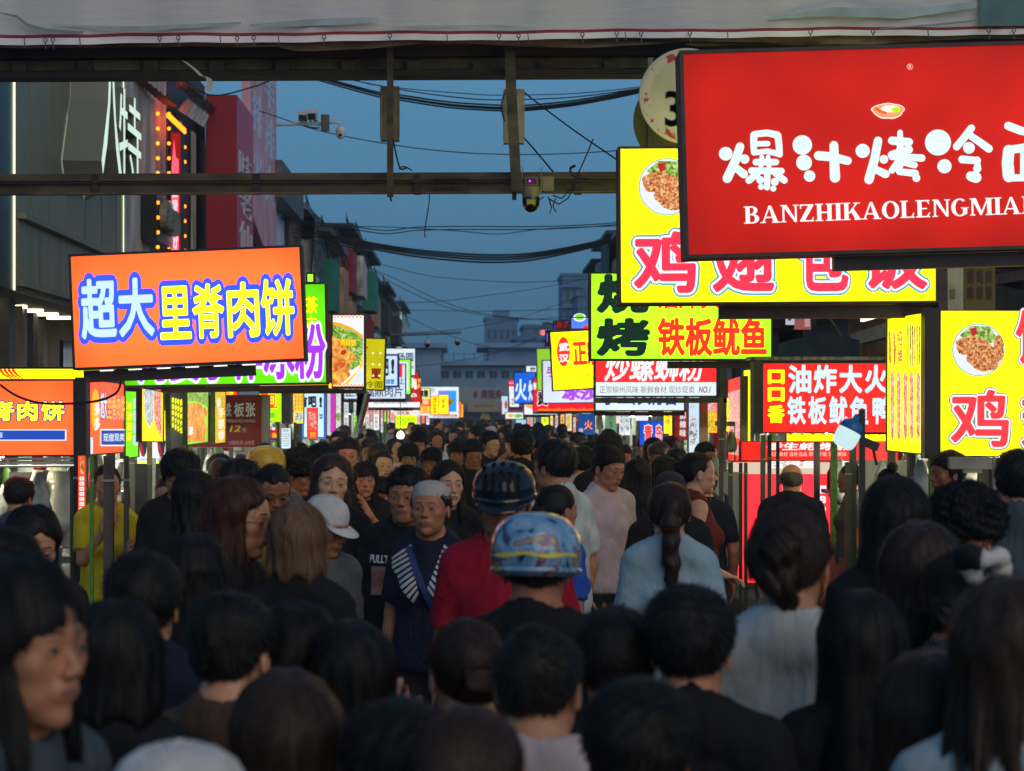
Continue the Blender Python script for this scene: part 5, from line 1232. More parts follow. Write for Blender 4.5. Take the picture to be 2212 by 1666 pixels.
cable([(540,472),(620,500),(700,515),(780,532)],50,.014,'cables running along the left roofs',((0,0),(0,-8),(4,10)))
for pts, Y, lb in (([(800,565),(870,583),(940,598),(1050,607),(1140,610),(1290,602)],60,'thin wire below the heavy cable bundle'),([(800,580),(860,605),(940,645),(1030,675),(1130,688),(1230,692)],62,'thin wire falling steeply to the right'),
    ([(795,575),(860,618),(960,662),(1050,682),(1150,690),(1260,680)],64,'thin wire falling beside the steep one'),([(850,655),(950,651),(1040,640),(1150,625),(1280,600)],66,'thin wire climbing to the right roofs'),([(862,670),(1000,672),(1100,672),(1215,668),(1300,664)],68,'level thin wire above the far blocks'),
    ([(865,677),(930,708),(1000,735),(1060,752),(1110,758),(1180,757)],69,'wire dropping behind the two dome cameras'),([(862,720),(960,715),(1050,702),(1130,685),(1240,645)],71,'wire rising over the dome camera arm'),([(898,792),(980,782),(1060,765),(1130,742),(1190,712)],72,'lowest wire over the far roofs')):
    cable(pts, Y, .009, lb)
cable([(928,420),(926,445),(920,480),(917,505),(920,513)],20,.006,'cut wire dangling below the lower beam')
cable([(1275,385),(1240,380),(1232,365),(1243,358)],13.8,.010,'bent rod sticking up from the lower beam end')
cable([(0,831),(40,857),(100,872),(200,868),(250,850),(262,822)],11.8,.0075,'black lead sagging across the orange price box')
# ------------------------------------------------------------------ upper light boxes, left row
UP = 'light box signs reaching over the street'
W_, YE, RD, BL = (235,245,250), (255,240,30), (225,45,40), (62,100,238)
s = Sign(((150,549),(652,530),(661,778),(156,801)), 12.2, 'big orange light box with white and yellow characters outlined in blue', (255,138,62), depth=.16, group=UP, uneven=.12)
for ch, u0, u1, v0, v1, c in (('超',175,252,602,733,(205,238,252)),('大',256,333,600,728,(205,238,252)),('里',345,413,618,734,(255,238,45)),('脊',416,485,612,732,(255,238,45)),('肉',491,561,609,730,(255,238,45)),('饼',564,636,602,727,(255,238,45))):
    s.t(ch,u0,v0,u1,v1,c,.030,((BL,.10),),layer=4)
s.done(); mb = MB(); w_ = s.f.w/2; mb.box(-w_+.05,.05,-s.f.h/2-.075,w_*.55,.11,-s.f.h/2-.004); mb.obj('bracket','bracket',s.o)
for k in range(7): mb = MB(); mb.box(-w_+.15+.17*k,.045,-s.f.h/2-.012,-w_+.23+.17*k,.049,-s.f.h/2-.006); mb.obj('led_leak','strip_white',s.o)
s = Sign(((262,618),(705,609),(709,831),(266,836)), 15.2, 'long lime green light box with fat purple characters behind the orange one', (120,225,10), depth=.16, group=UP, brackets=1, casing='casing_brown')
s.t('阿婆手作冰粉',300,700,704,822,(180,60,240),.03,(((250,250,255),.055),),layer=4)
s.t('茶',660,640,686,678,(255,245,20),.03,(((70,95,10),.03),)); s.t('古',662,682,684,712,(255,245,20),.02,(((70,95,10),.03),)); s.r(664,714,688,723,(255,245,20),2); s.t('口',666,727,690,745,(255,245,20),.06,(((70,95,10),.03),)); s.done()
s = Sign(rect(661,589,680,612), 17.5, 'little lime box peeping over the green light box', (200,240,70), depth=.1, group=UP); s.done()
s = Sign(rect(-60,793,256,823), 14.2, 'yellow light box behind the orange signs with a chilli picture', (245,250,15), depth=.15, group=UP, brackets=1)
for k in range(4): s.stroke([(2+k*9,800),(10+k*9,810),(26+k*8,818)],3.2,1.,(225,70,30),2)
s.done()
s = Sign(rect(716,678,789,838), 19, 'tall fried chicken picture box with an orange check border', (250,250,255), depth=.2, group=UP, casing='casing_brown')
for k in range(9): s.r(717+k*8,679.5,721+k*8,683,(245,165,60),1); s.r(721+k*8,683,725+k*8,687,(245,165,60),1); s.r(717+k*8,830,721+k*8,833,(245,165,60),1); s.r(721+k*8,833,725+k*8,836,(245,165,60),1)
s.poly([(718,695),(735,698),(760,708),(784,724),(784,745),(770,755),(718,755)],(225,180,40),1); s.poly([(718,700),(740,708),(765,716),(784,732),(784,785),(760,800),(718,800)],'food_green',2,'food_print')
s.poly([(718,727),(735,733),(748,750),(765,765),(770,775),(752,790),(757,812),(735,832),(718,832)],'food_chicken',3,'food_print'); s.poly([(784,765),(784,790),(765,812),(740,832),(752,830),(775,800)],(250,215,40),3); s.poly([(784,790),(784,829),(748,829)],(225,232,250),2)
s.poly([(738,758),(746,755),(749,762),(743,768),(736,765)],(190,60,20),4,'food_print'); s.t('鸡排饭',735,733,770,748,(240,220,20),.03,(((60,70,20),.03),),layer=5); s.done()
s = Sign(rect(560,827,790,840), 19.4, 'lower yellow rim box under the chicken picture', (250,225,60), depth=.14, group=UP, brackets=1, rim=.006); s.done()
s = Sign(((786,730),(835,730),(830,845),(783,842)), 24, 'yellow light box with glowing bulb spots and 冷面 lettering', (215,205,10), depth=.2, group=UP, uneven=.3)
s.t('面',802,796,823,819,(150,35,10),.06,layer=3); s.r(787,749,795,753,(190,50,20),2); s.t('冷面',788,823,827,838,(70,75,20),.01)
for (u, v) in ((790,763),(806,763),(822,763),(790,786),(806,787),(820,788),(790,812),(806,812),(820,812)): s.e(u,v,2.6,2.6,(255,250,190),4,'glow_spot',12)
s.done()
s = Sign(rect(640,841,786,849), 24.4, 'thin yellow strip light under the far yellow box', (250,240,60), depth=.1, group=UP, rim=0); s.done()
s = Sign(rect(826,765,862,837), 30, 'white box with blue edge and a big exclamation mark', (200,228,250), depth=.2, group=UP); s.line(827,766,861,836,3.2,(25,85,205),1); s.t('吧',824,775,840,812,(20,30,45),.04); s.t('!',845,776,852,808,(20,30,45),.05); s.t('国营',834,819,852,830,(40,120,200),.03); s.done()
s = Sign(rect(832,752,898,812), 39, 'pale white box lettered 汤圆 highest of the far left signs', (225,238,248), depth=.25, group=UP); s.t('汤圆',858,762,893,781,(50,85,125),.02); s.t('88',884,790,894,797,(150,150,150),.02); s.done()
s = Sign(rect(852,776,888,853), 35.5, 'box with thick lime green frame beside the white one', (228,238,250), depth=.25, group=UP); s.line(853,777,887,852,5,(150,230,20),1); s.t('正宗',861,787,868,815,(230,30,60),.05,vertical=True); s.done()
s = Sign(rect(742,786,877,863), 33, 'wide white light box lettered 正宗福鼎肉片 in black', (208,225,245), depth=.2, group=UP, brackets=1); s.t('正宗福鼎肉片',746,834,870,858,(40,48,60),.012); s.r(860,787,869,815,(225,35,60),2); s.t('上',862,815,872,830,(40,48,60),.01); s.done()
s = Sign(((886,802),(908,800),(908,872),(886,875)), 41, 'red box with round white letters past the lime frame', (215,40,35), depth=.3, group=UP); s.t('肉',884,816,900,842,(250,240,235),.07); s.r(903,818,908,838,(250,215,20),2); s.r(903,826,908,830,(230,40,30),3); s.t('凸',888,850,900,858,(250,240,240),.06); s.done()
s = Sign(rect(795,868,908,881), 37, 'long white strip sign with grey writing cut off on top', (250,250,250), depth=.2, group=UP, brackets=1, rim=.008); s.t('新鲜粥粉现煮',808,866,880,873,(90,90,100),.0); s.done()
s = Sign(rect(907,838,930,893), 47, 'pale yellow and orange burger box', (240,238,150), depth=.3, group=UP); s.t('焦糖',906,842,925,858,(25,30,35),.04); s.r(908,863,929,878,(235,110,60),1); s.e(919,869,7,5,(255,205,140),2,'food_print'); s.r(908,878,929,892,(250,215,80),1); s.e(919,885,5,5,(245,180,60),2,'food_print'); s.done()
s = Sign(rect(929,856,949,896), 50, 'upright yellow box with red vertical characters', (250,225,10), depth=.3, group=UP); s.t('嘿仔冰甜筒',935,859,943,893,(215,60,20),.02,vertical=True); s.done()
s = Sign(rect(947,852,970,896), 54, 'bright yellow box before the blue mango sign', (255,235,20), depth=.3, group=UP); s.line(948,853,969,895,1.2,(235,150,20),1); s.t('豆花',953,862,962,884,(230,120,30),.06,vertical=True); s.done()
s = Sign(rect(905,835,992,899), 60, 'white edged sky blue box with a fruit picture', (240,246,250), depth=.3, group=UP); s.r(947,844,986,890,(40,170,235),1); s.e(972,869,6,6,(190,60,60),2); s.e(977,866,5,5,(120,150,60),2.5); s.t('炒酸奶',915,838,940,848,(160,170,180),.02); s.t('沙冰',950,845,970,850,(200,60,40),.02); s.done()
s = Sign(rect(990,867,997,898), 66, 'slim orange box nearly last on the left', (240,120,50), depth=.3, group=UP); s.done()
s = Sign(rect(994,873,1001,902), 72, 'slim yellow box last on the left', (250,215,20), depth=.3, group=UP); s.done()
s = Sign(rect(850,873,882,888), 43, 'dark green box with fat white 丸 character', (45,60,55), depth=.2, group=UP); s.t('丸',858,874,876,886,(245,245,245),.04); s.done()
s = Sign(rect(880,866,908,897), 44, 'white and red box with 鱼 in fat letters', (225,60,50), depth=.2, group=UP); s.t('鱼',891,874,907,890,(250,250,250),.06,(((180,30,30),.03),)); s.done()
s = Sign(rect(852,888,908,897), 42.5, 'white strip with chopped red lettering over the yellow menu', (235,235,235), depth=.15, group=UP, rim=0); s.t('大丸鱼',856,889,885,897,(200,50,45),.03); s.done()
s = Sign(rect(855,897,900,925), 42, 'yellow menu board with black dots hung low in the left row', (225,240,20), depth=.12, group=UP, rim=0)
for k in range(7): s.t('粉面',858+k*5.6,900+(k%3),862+k*5.6,921-(k%2)*3,(60,70,20),.02,vertical=True)
s.done()
s = Sign(rect(925,894,992,903), 58, 'white strip with red letters under the blue fruit sign', (235,235,240), depth=.2, group=UP, rim=0); s.t('冰豆浆新鲜现磨',935,895,988,901,(200,70,60),.02); s.done()

# ------------------------------------------------------------------ upper light boxes, right row
s = Sign(((1468,116),(2330,80),(2336,541),(1480,553)), 10, 'huge red light box with white rounded characters and serif capitals', (204,26,16), depth=.22, group=UP, uneven=.2, rim=.018, casing='casing_brown')
X4 = lambda x, y: (1615.8+x*.2696, y*.2696); X3 = lambda x, y: (1084.4+x*.2696, y*.2696); c = (225,248,248)
def st(F_, pts, r0, r1=None): s.stroke([F_(*p) for p in pts], r0*.2696*1.08, (r1 or r0)*.2696*1.08, c)
for a in (([(1790,1235)],50),([(1905,1178),(1868,1290),(1802,1432)],31,34),([(1942,1278)],34),([(1878,1352),(1935,1398)],27,31)): st(X3,*a)
for a in (([(45,1085),(42,1150),(45,1225)],27,22),([(48,1080),(150,1068),(232,1085)],24,26),([(236,1090),(246,1170),(250,1240)],26,24),([(45,1228),(150,1215),(245,1236)],20,22),([(70,1156),(155,1154)],20),
          ([(60,1302),(220,1302)],24),([(108,1262),(98,1370)],17),([(158,1262),(168,1370)],17),([(25,1370),(265,1374)],24),([(75,1392),(5,1448)],24,26),([(215,1390),(288,1448)],23,25),([(95,1445)],28),([(102,1500)],22),([(212,1460)],29),([(200,1514)],22),([(152,1410),(150,1505)],24,22)): st(X4,*a)
for a in (([(432,1165)],72),([(446,1306)],58),([(490,1414)],42),([(562,1250),(680,1262),(795,1292)],34,30),([(685,1168),(688,1290),(694,1425)],32,38)): st(X4,*a)
for a in (([(915,1212)],52),([(1038,1132),(1010,1280),(965,1442)],31,34),([(1085,1280)],32),([(1012,1358),(1098,1398)],26,30),([(1215,1065),(1215,1228)],20,26),([(1150,1130),(1285,1142)],30),([(1146,1244),(1285,1202)],28,30),([(1150,1262),(1270,1262),(1388,1270)],22,27),([(1265,1212),(1150,1368)],28,24),([(1215,1300),(1330,1326)],20,24),([(1215,1330),(1210,1378),(1335,1392),(1345,1430)],24,29)): st(X4,*a)
for a in (([(1518,1145)],96),([(1570,1335)],52),([(1668,1178),(1725,1110),(1785,1030)],28,27),([(1770,1085),(1850,1140),(1925,1195)],25,29),([(1766,1188)],43),([(1712,1280),(1830,1290),(1832,1355)],29,30),([(1782,1415),(1822,1425)],36,40)): st(X4,*a)
for a in (([(2080,1012),(2180,1050),(2300,1075),(2420,1040)],30,30),([(2250,1080),(2230,1180)],24),([(2085,1210),(2075,1310),(2085,1415)],42,44),([(2085,1205),(2260,1180),(2440,1205)],30,34),([(2440,1205),(2450,1320),(2430,1430)],38),([(2085,1430),(2260,1425),(2430,1432)],26),([(2200,1200),(2200,1420)],22),([(2330,1200),(2330,1420)],22),([(2200,1310),(2330,1310)],16)): st(X4,*a)
s.tagk = 0
# serif capitals along the sign
def serif_line(s, text, a, b_, hgt, col):
    x0, z0 = s.f.loc(*a); x1, z1 = s.f.loc(*b_); L = [serif_letter(ch) for ch in text]; tot = sum(w for _, w in L)+.0*len(L); sx_ = (x1-x0)/tot; h_ = hgt; x = 0
    for li, (ps, w) in enumerate(L):
        s.tagk = -100-li
        for i, p in enumerate(ps):
            s.put([(x0+(x+px)*sx_, -.012-.0008*(i%3), z0+(z1-z0)*x/tot+pz*h_) for px, pz in p], [tuple(range(len(p)))], col, 3)
        x += w
    s.tagk = 0
serif_line(s,'BANZHIKAOLENGMIAN',(1606,484),(2246,461),37/FPX*10,(250,250,250))
# plate of food under the place where the emblem stands
s.e(1918,240,35,17,(250,250,250),1,wobble=.05,seed=2); s.e(1918,240,33,15,(245,170,110),2,'food_print',wobble=.05,seed=2); s.e(1922,236,20,8,(245,240,225),3,'food_print'); s.e(1934,238,9,6,(190,225,20),4,'food_print'); s.stroke([(1890,235),(1900,242),(1912,245)],2.6,2.6,(235,95,40),5)
s.e(1965,145,6.5,6.5,(245,190,180),1); s.e(1965,145,5.4,5.4,(215,40,30),2); s.t('R',1962,141,1968,149,(245,190,180),.03,layer=4)
s.done(); mb = MB(); mb.box(-s.f.w*.12,.06,-s.f.h/2-.075,s.f.w/2,.13,-s.f.h/2-.006); mb.obj('bracket','bracket',s.o)
s = Sign(((1334,316),(2024,314),(2026,654),(1338,660)), 12.4, 'large yellow light box with pink brush characters outlined white and blue', (243,235,15), depth=.2, group=UP, uneven=.16, casing='casing_brown')
s.rays(1443,400,(243,230,18),1343,322,2016,648,11)
def plate(s, u, v, r):
    s.e(u,v,r,r,(120,185,180),1,n=40); s.e(u,v,r-2,r-2,(228,236,245),2,n=40); s.poly([(u-r*.72,v-r*.55),(u-r*.3,v-r*.9),(u+r*.4,v-r*.88),(u+r*.85,v-r*.3),(u+r*.4,v-r*.25),(u-r*.4,v-r*.3)],'food_green',3,'food_print')
    s.poly([(u-r*.35,v-r*.8),(u-r*.1,v-r*.85),(u-r*.05,v-r*.6),(u-r*.25,v-r*.5)],(200,40,45),4,'food_print'); s.e(u-r*.25,v-r*.15,r*.66,r*.36,'food_fried',4,'food_print',24,.06,4); s.e(u+r*.2,v+r*.32,r*.62,r*.5,'food_fried',5,'food_print',26,.06,6); s.e(u+r*.75,v-r*.05,r*.2,r*.5,'food_fried',4,'food_print',18,.05,5)
plate(s,1441,404,62)
for ch, u0, u1, v0, v1 in (('鸡',1368,1503,500,634),('翅',1538,1672,492,632),('包',1722,1832,492,630),('饭',1862,2002,492,626)):
    s.t(ch,u0,v0,u1,v1,(238,60,90),.030,(((250,250,255),.035),((90,175,200),.065)),layer=5,shear=.0)
s.done(); mb = MB(); mb.box(-.35,.05,-s.f.h/2-.085,s.f.w/2,.12,-s.f.h/2-.006); mb.obj('bracket','bracket',s.o); mb = MB(); mb.box(s.f.w/2+.004,.0,-s.f.h/2-.08,s.f.w/2+.06,.08,s.f.h/2+.3); mb.obj('bracket_post','casing_brown',s.o)
s = Sign(((1272,587),(1668,589),(1670,778),(1275,780)), 16.2, 'yellow green light box lettered 烧烤 in black and 铁板鱿鱼 in red', (218,245,45), depth=.2, group=UP, uneven=.08)
s.t('烧',1288,592,1402,678,(10,45,38),.05); s.t('烤',1288,687,1404,770,(10,45,38),.05)
s.t('油炸火腿肠',1420,620,1650,668,(240,60,40),.03); s.t('铁板鱿鱼',1420,686,1656,770,(240,60,40),.035); s.done(); mb = MB(); mb.box(-.1,.04,-s.f.h/2-.06,s.f.w/2,.10,-s.f.h/2-.006); mb.obj('bracket','bracket',s.o)
s = Sign(rect(1284,740,1550,858), 19.2, 'red light box lettered 炒螺蛳粉 with a white strip of small print below', (240,50,55), depth=.2, group=UP, casing='casing_brown')
s.r(1286,826,1548,856,(222,240,245),1); s.t('炒螺蛳粉',1305,762,1522,824,(252,252,252),.02,(((210,90,100),.02),),layer=4,shear=.15); s.t('正宗柳州风味 新鲜食材 现炒现卖',1295,834,1500,850,(150,95,105),.0); s.t('NO.1',1509,835,1535,849,(130,70,85),.02,shear=.2)
s.done(); mb = MB(); mb.box(-s.f.w/2,.0,-s.f.h/2-.055,s.f.w/2+.09,.08,-s.f.h/2-.006); mb.obj('bracket','steel_rust',s.o); mb = MB(); mb.box(s.f.w/2+.02,.0,-1.9,s.f.w/2+.085,.07,s.f.h/2+.2); mb.obj('bracket_post','steel_rust',s.o)
s = Sign(rect(1284,800,1480,889), 21.5, 'white light box with blue characters cut off below the red one', (218,238,242), depth=.2, group=UP, brackets=1, casing='casing_gray'); s.t('手工炒奶昔',1300,826,1465,876,(55,55,200),.03); s.done()
s = Sign(((1186,716),(1300,711),(1302,839),(1194,846)), 24.5, 'yellow box with red oval 武汉 and brush line 热干面从', (255,235,10), depth=.2, group=UP)
s.line(1191,722,1296,838,.9,(170,120,10),1); s.e(1217,760,14,32,(232,55,45),2,n=36); s.t('武',1207,741,1229,759,(252,252,252),.04,layer=4); s.t('汉',1207,765,1229,783,(252,252,252),.04,layer=4); s.t('正宗',1237,733,1298,790,(235,60,40),.04)
s.t('热干面从',1208,806,1282,820,(70,75,20),.0)
for (u, v) in ((1196,727),(1200,832)): s.r(u,v,u+9,v+.8,(190,60,20),2); s.r(u+1,v+2.4,u+8,v+3.2,(190,60,20),2); s.r(u+1,v+5,u+6,v+5.8,(190,60,20),2)
s.done()
s = Sign(((1169,778),(1300,776),(1300,871),(1173,872)), 29.5, 'pale lavender box with purple bubble letters 冰沙', (214,226,246), depth=.2, group=UP, casing='casing_gray'); s.t('手作',1180,790,1240,815,(160,90,210),.05,(((240,225,250),.04),)); s.t('冰沙',1213,836,1292,865,(185,80,225),.06,(((245,225,250),.05),),layer=4); s.done()
s = Sign(((1155,752),(1195,753),(1197,843),(1163,845)), 32.5, 'lime green box behind the lavender one', (150,215,45), depth=.2, group=UP, casing='casing_light'); s.done()
s = Sign(rect(1151,816,1290,889), 37, 'red box with flame border and black scorched character', (225,25,45), depth=.2, group=UP, brackets=1, casing='casing_gray'); s.t('烫',1161,846,1183,876,(20,12,15),.05,(((250,245,245),.05),),layer=4)
for k in range(14): s.poly([(1160+k*9,888),(1163+k*9,883-(k%3)*1.6),(1166+k*9,885),(1169+k*9,882+(k%2)*2),(1172+k*9,888)],(250,140,30),2)
s.t('辣',1152,826,1160,842,(250,240,235),.05); s.done()
s = Sign(((1109,804),(1158,804),(1158,871),(1112,873)), 45, 'blue box with big white 火 character', (30,105,220), depth=.25, group=UP); s.t('火',1112,819,1138,866,(225,240,252),.03); s.t('炊',1141,822,1160,866,(225,240,252),.03); s.done()
s = Sign(((1097,821),(1112,820),(1130,885),(1101,886)), 50, 'white box with pink roll top beside the blue one', (240,242,248), depth=.25, group=UP); s.r(1097,821,1110,828,(225,70,130),1); s.r(1098,829,1110,835,(225,50,40),1); s.t('米花',1104,860,1110,876,(30,40,60),.02,vertical=True); s.done()
s = Sign(rect(1100,879,1132,886), 49, 'dark red strip sign under the blue box', (110,25,30), depth=.2, group=UP, rim=0); s.t('烤冷面',1104,880,1126,885,(40,10,12),.02); s.done()
s = Sign(rect(1137,791,1160,803), 52, 'small white box with one black stroke above the blue box', (240,245,250), depth=.2, group=UP, rim=0); s.t('炒',1145,793,1157,802,(20,25,35),.04); s.done()
s = Sign(rect(1131,873,1205,897), 42, 'white and orange low box before the blue one', (238,242,246), depth=.2, group=UP, brackets=1); s.poly([(1133,875),(1160,875),(1152,884),(1140,881)],(240,170,80),1); s.r(1160,887,1200,891,(220,60,40),1); s.done()
s = Sign(rect(1091,890,1131,906), 56, 'white box with green and yellow fruit print', (228,238,240), depth=.2, group=UP); s.e(1103,898,6,4,(240,190,40),2); s.poly([(1108,898),(1122,894),(1130,899),(1118,903)],(120,200,50),1); s.done()
s = Sign(rect(1082,855,1098,896), 60, 'small sky blue and white box nearest the vanishing point', (190,225,240), depth=.2, group=UP); s.r(1083,867,1085,895,(225,50,60),1); s.e(1093,875,3,9,(190,70,60),1); s.done()
s = Sign(((1232,685),(1290,685),(1290,712),(1232,712)), 27, 'blue box with a green and white collar shape', (90,140,225), depth=.2, group=UP); s.e(1252,686,14,9,(245,248,250),1); s.e(1252,685,10,7,(140,220,70),2); s.r(1259,703,1286,712,(225,55,50),1); s.done()
s = Sign(rect(1195,693,1233,713), 34, 'dark red LED panel over the street', (70,15,15), depth=.15, group=UP, lit=.8); s.t('栗子',1202,696,1228,710,(150,35,20),.03); s.r(1222,694,1232,696,(60,60,230),2); s.r(1198,703,1199.5,711,(60,60,230),2); s.done()
s = Sign(rect(1178,714,1190,748), 33.5, 'black box with a thin blue LED line', (18,14,24), depth=.2, group=UP, lit=.8); s.r(1181,720,1183,736,(90,110,255),2); s.r(1181.5,737,1183,739,(255,90,90),2); s.done()
o = empty('security_camera', P(1173,720,36), 'small wall camera with red infrared glow beside the black LED box', 'camera'); mb = MB(); mb.box(-.06,-.06,-.05,.06,.10,.06); mb.obj('body','cam_white',o); emis('ir_red', S(255,120,110), 1.2); mb = MB(); mb.lathe([(.0005,0),(.045,0),(.045,.01)],(0,0,0),14,Matrix.Translation((0,-.062,.005)) @ Matrix.Rotation(math.pi/2,4,'X')); mb.obj('lens','ir_red',o)
o = empty('street_lamp', P(1160,700,75), 'distant street lamp head over the right signs', 'lamp'); mb = MB(); mb.tube([P(1210,705,75)-o.location,P(1180,698,75)-o.location,P(1172,699,75)-o.location],.05,6); mb.obj('arm','w_slate',o); mb = MB(); mb.box(-.35,-.15,-.1,.25,.15,.02,Matrix.Translation(P(1172,703,75)-o.location) @ Matrix.Rotation(-.5,4,'Y')); mb.obj('lamp_head','w_far',o)

# ------------------------------------------------------------------ stall boxes at head height, left row
LO = 'light panels round the left stalls'; XS = -2.28; YS = lambda u, X=XS: X*FPX/(u-VPX)
s = Sign(((-330,820),(160,821),(165,984),(-330,991)), 11.9, 'orange price box lettered 脊肉饼 with a blue slogan bar, nearest on the left', (255,128,58), depth=.16, group=LO, rim=.01)
for ch, u0, u1 in (('脊',-22,33),('肉',38,82),('饼',89,140),('里',-80,-28)): s.t(ch,u0,867,u1,910,(255,238,50),.036,(((50,70,150),.06),),layer=4)
s.r(-120,928,144,952,(235,240,250),1); s.r(-118,930,141,950,(35,80,190),2); s.t('老味道',-60,934,8,946,(210,225,240),.01,layer=4); s.done()
mb = MB(); mb.box(s.f.w/2+.002,-.015,-s.f.h/2-.01,s.f.w/2+.065,.12,s.f.h/2+.01); mb.obj('corner_frame','casing_dark',s.o)
mb = MB()
for k in range(3): mb.box(-s.f.w/2,-.02+.015*k,-s.f.h/2-.02-.022*k,s.f.w/2,.10,-s.f.h/2-.006-.022*k)
mb.obj('rail','casing_light',s.o); mb = MB(); mb.box(-s.f.w/2,-.03,-s.f.h/2-.052,s.f.w/2,-.022,-s.f.h/2-.048); mb.obj('led_strip','strip_white',s.o)
def side(u0, u1, v0a, v1a, v0b, v1b, label, face, X=XS, **k):
    k['depth'] = .03; k.setdefault('casing','casing_gray'); return Sign(((u0,v0a),(u1,v0b),(u1,v1b),(u0,v1a)), YS(u0,X), label, face, YS(u1,X), **k)
s = side(190,267,818,985,829,978,'orange side panel of the nearest left stall with a yellow dumpling mark',(244,112,52),group=LO,depth=.08,rim=.008)
s.e(204,886,9,45,(250,200,20),1); s.t('多多',200,868,212,932,(220,235,245),.04,vertical=True,layer=3); s.t('超大',213,848,227,905,(220,240,250),.02,(((35,60,150),.05),),layer=3); s.t('里脊肉饼',228,853,265,908,(250,205,30),.02,(((35,60,150),.04),),layer=3)
s.r(215,927,266,964,(245,248,250),1); s.r(216,930,265,961,(40,65,165),2); s.t('现做现卖',218,936,264,954,(210,228,245),.02,layer=4); s.r(190,945,198,981,(220,235,245),1); s.done()
s = side(268,298,843,992,846,987,'green side panel with purple and yellow writing past the orange stall',(130,225,30),X=-2.42,group=LO,depth=.08,rim=.006); s.t('冰粉凉虾',270,865,281,955,(250,240,30),.02,vertical=True); s.t('红糖糍粑',284,858,295,965,(215,205,245),.03,vertical=True); s.done()
s = side(303,352,840,952,844,958,'yellow menu panel with narrow red and white writing',(235,225,25),X=-2.30,group=LO,depth=.08,rim=.006,casing='casing_dark'); s.poly([(309,842),(330,842),(330,905),(322,925),(311,900)],'print_menu',1,'printed_menu'); s.poly([(331,842),(345,842),(347,945),(332,915)],'print_menu_red',1,'printed_menu'); s.done()
s = Sign(rect(295,885,366,1003), 16.6, 'yellow stall board with two dark drink pictures', (250,235,15), group=LO, depth=.1, rim=.006); s.r(296,952,361,998,(240,240,240),1)
for u in (310,349): s.poly([(u-9,953),(u+9,953),(u+6,978),(u+2,987),(u-3,986),(u-7,975)],(40,50,60),2); s.poly([(u-8,958),(u-3,960),(u+3,985),(u,986),(u-5,978)],(200,30,50),3); s.e(u,993,9,4,(200,215,235),2)
s.done()
s = side(365,403,846,1000,842,968,'dark grey panel with yellow vertical writing',(70,72,62),X=-2.42,group=LO,depth=.06,rim=.006,lit=.8)
for k, u in enumerate((368,374,380,386,392,398)): s.t('酸菜粉面'[k%4]+'烧烤炒饭',u,858+k*1.5,u+4.5,925+k*4,(235,235,20),.03,vertical=True)
s.done()
s = side(402,449,841,961,841,957,'fried chicken picture panel on a green ground',(175,225,60),X=-2.36,group=LO,depth=.07,rim=.006); s.poly([(403,842),(448,842),(448,880),(430,870),(415,866),(403,868)],'food_green',1,'food_print'); s.poly([(403,872),(425,870),(440,880),(448,893),(440,905),(445,925),(440,955),(403,955)],'food_chicken',2,'food_print'); s.t('米',404,921,414,940,(250,250,250),.06,layer=4); s.done()
s = side(462,486,841,958,842,957,'slim food photo strip on the fourth left stall',(240,190,110),X=-2.30,group=LO,depth=.05,rim=.004,casing='casing_olive'); s.poly([(463,842),(485,843),(485,956),(463,956)],'print_yellow',1,'printed_photo'); s.t('手抓饼',469,880,482,952,(250,235,225),.03,vertical=True); s.t('香',466,860,474,880,(230,235,240),.03); s.done()
mat('menu_maroon', S(130,18,25), .5, amt=.12, scale=3)
s = Sign(rect(408,853,566,967), 19.5, 'unlit maroon menu board reading 铁板张 and TIEBANZHANG with price 12', (128,18,26), depth=.16, casing='casing_light', group=LO, lit=0, rim=.004)
for ch, u0, u1 in (('铁',485,500),('板',506,528),('张',531,552)): s.t(ch,u0,870,u1,901,(225,225,225),.03)
s.t('TIEBANZHANG',486,906,552,913,(200,190,190),.02); s.t('12',496,919,520,933,(225,195,80),.03,shear=.2); s.t('元',523,925,532,934,(210,205,205),.0); s.t('价',482,920,487,932,(220,215,215),.0); s.t('O圆白菜 O洋葱',495,952,550,961,(205,190,190),.0); s.done()
mb = MB(); mb.box(s.f.w/2+.002,0,-s.f.h/2,s.f.w/2+.052,.3,s.f.h/2); mb.obj('casing_side','casing_light',s.o)
s = Sign(rect(486,838,513,858), 20.5, 'red and yellow box top showing over the maroon board', (235,75,30), group=LO, depth=.1, rim=.004); s.t('茶',488,841,506,856,(250,220,30),.05); s.done()
s = Sign(rect(560,838,609,912), 21.5, 'lime box with red panel and the character 间', (195,240,20), group=LO, depth=.1, rim=.006); s.r(563,842,600,882,(232,70,25),1); s.t('间',577,846,598,880,(250,225,40),.03); s.t('面',583,892,595,903,(70,85,20),.02); s.done()
mb = MB(); mb.box(s.f.w/2+.002,0,-s.f.h/2-.02,s.f.w/2+.09,.3,s.f.h/2); mb.obj('casing_side','casing_gray',s.o)
s = Sign(rect(565,922,600,950), 22, 'red box with white scallops and yellow mark low in the left row', (215,40,30), group=LO, depth=.1, rim=.004); 
for u in (574,582,591): s.e(u,926,4,3.5,(245,240,240),1)
s.t('鱼',588,935,598,945,(250,190,30),.06); s.r(566,947,600,950,(50,60,140),1); s.done()
s = Sign(rect(607,924,629,970), 18.2, 'small bright white menu in a dark frame', (215,235,240), group=LO, depth=.05, rim=.004); s.t('菜单',612,927,624,933,(60,80,95),.0); 
for k in range(6): s.t('炒粉面饭',610,936+k*5,626,939.5+k*5,(110,130,140),.0)
s.done(); mb = MB()
for x in (-.075,.075): mb.box(x-.012,.055,-1.1,x+.012,.08,.14)
mb.obj('stand_post','steel_post',s.o)
s = Sign(rect(628,840,656,916), 23, 'yellow menu strip with red vertical writing', (225,220,70), group=LO, depth=.1, rim=.004); s.r(629,841,635,915,'print_pink',1,'printed_menu')
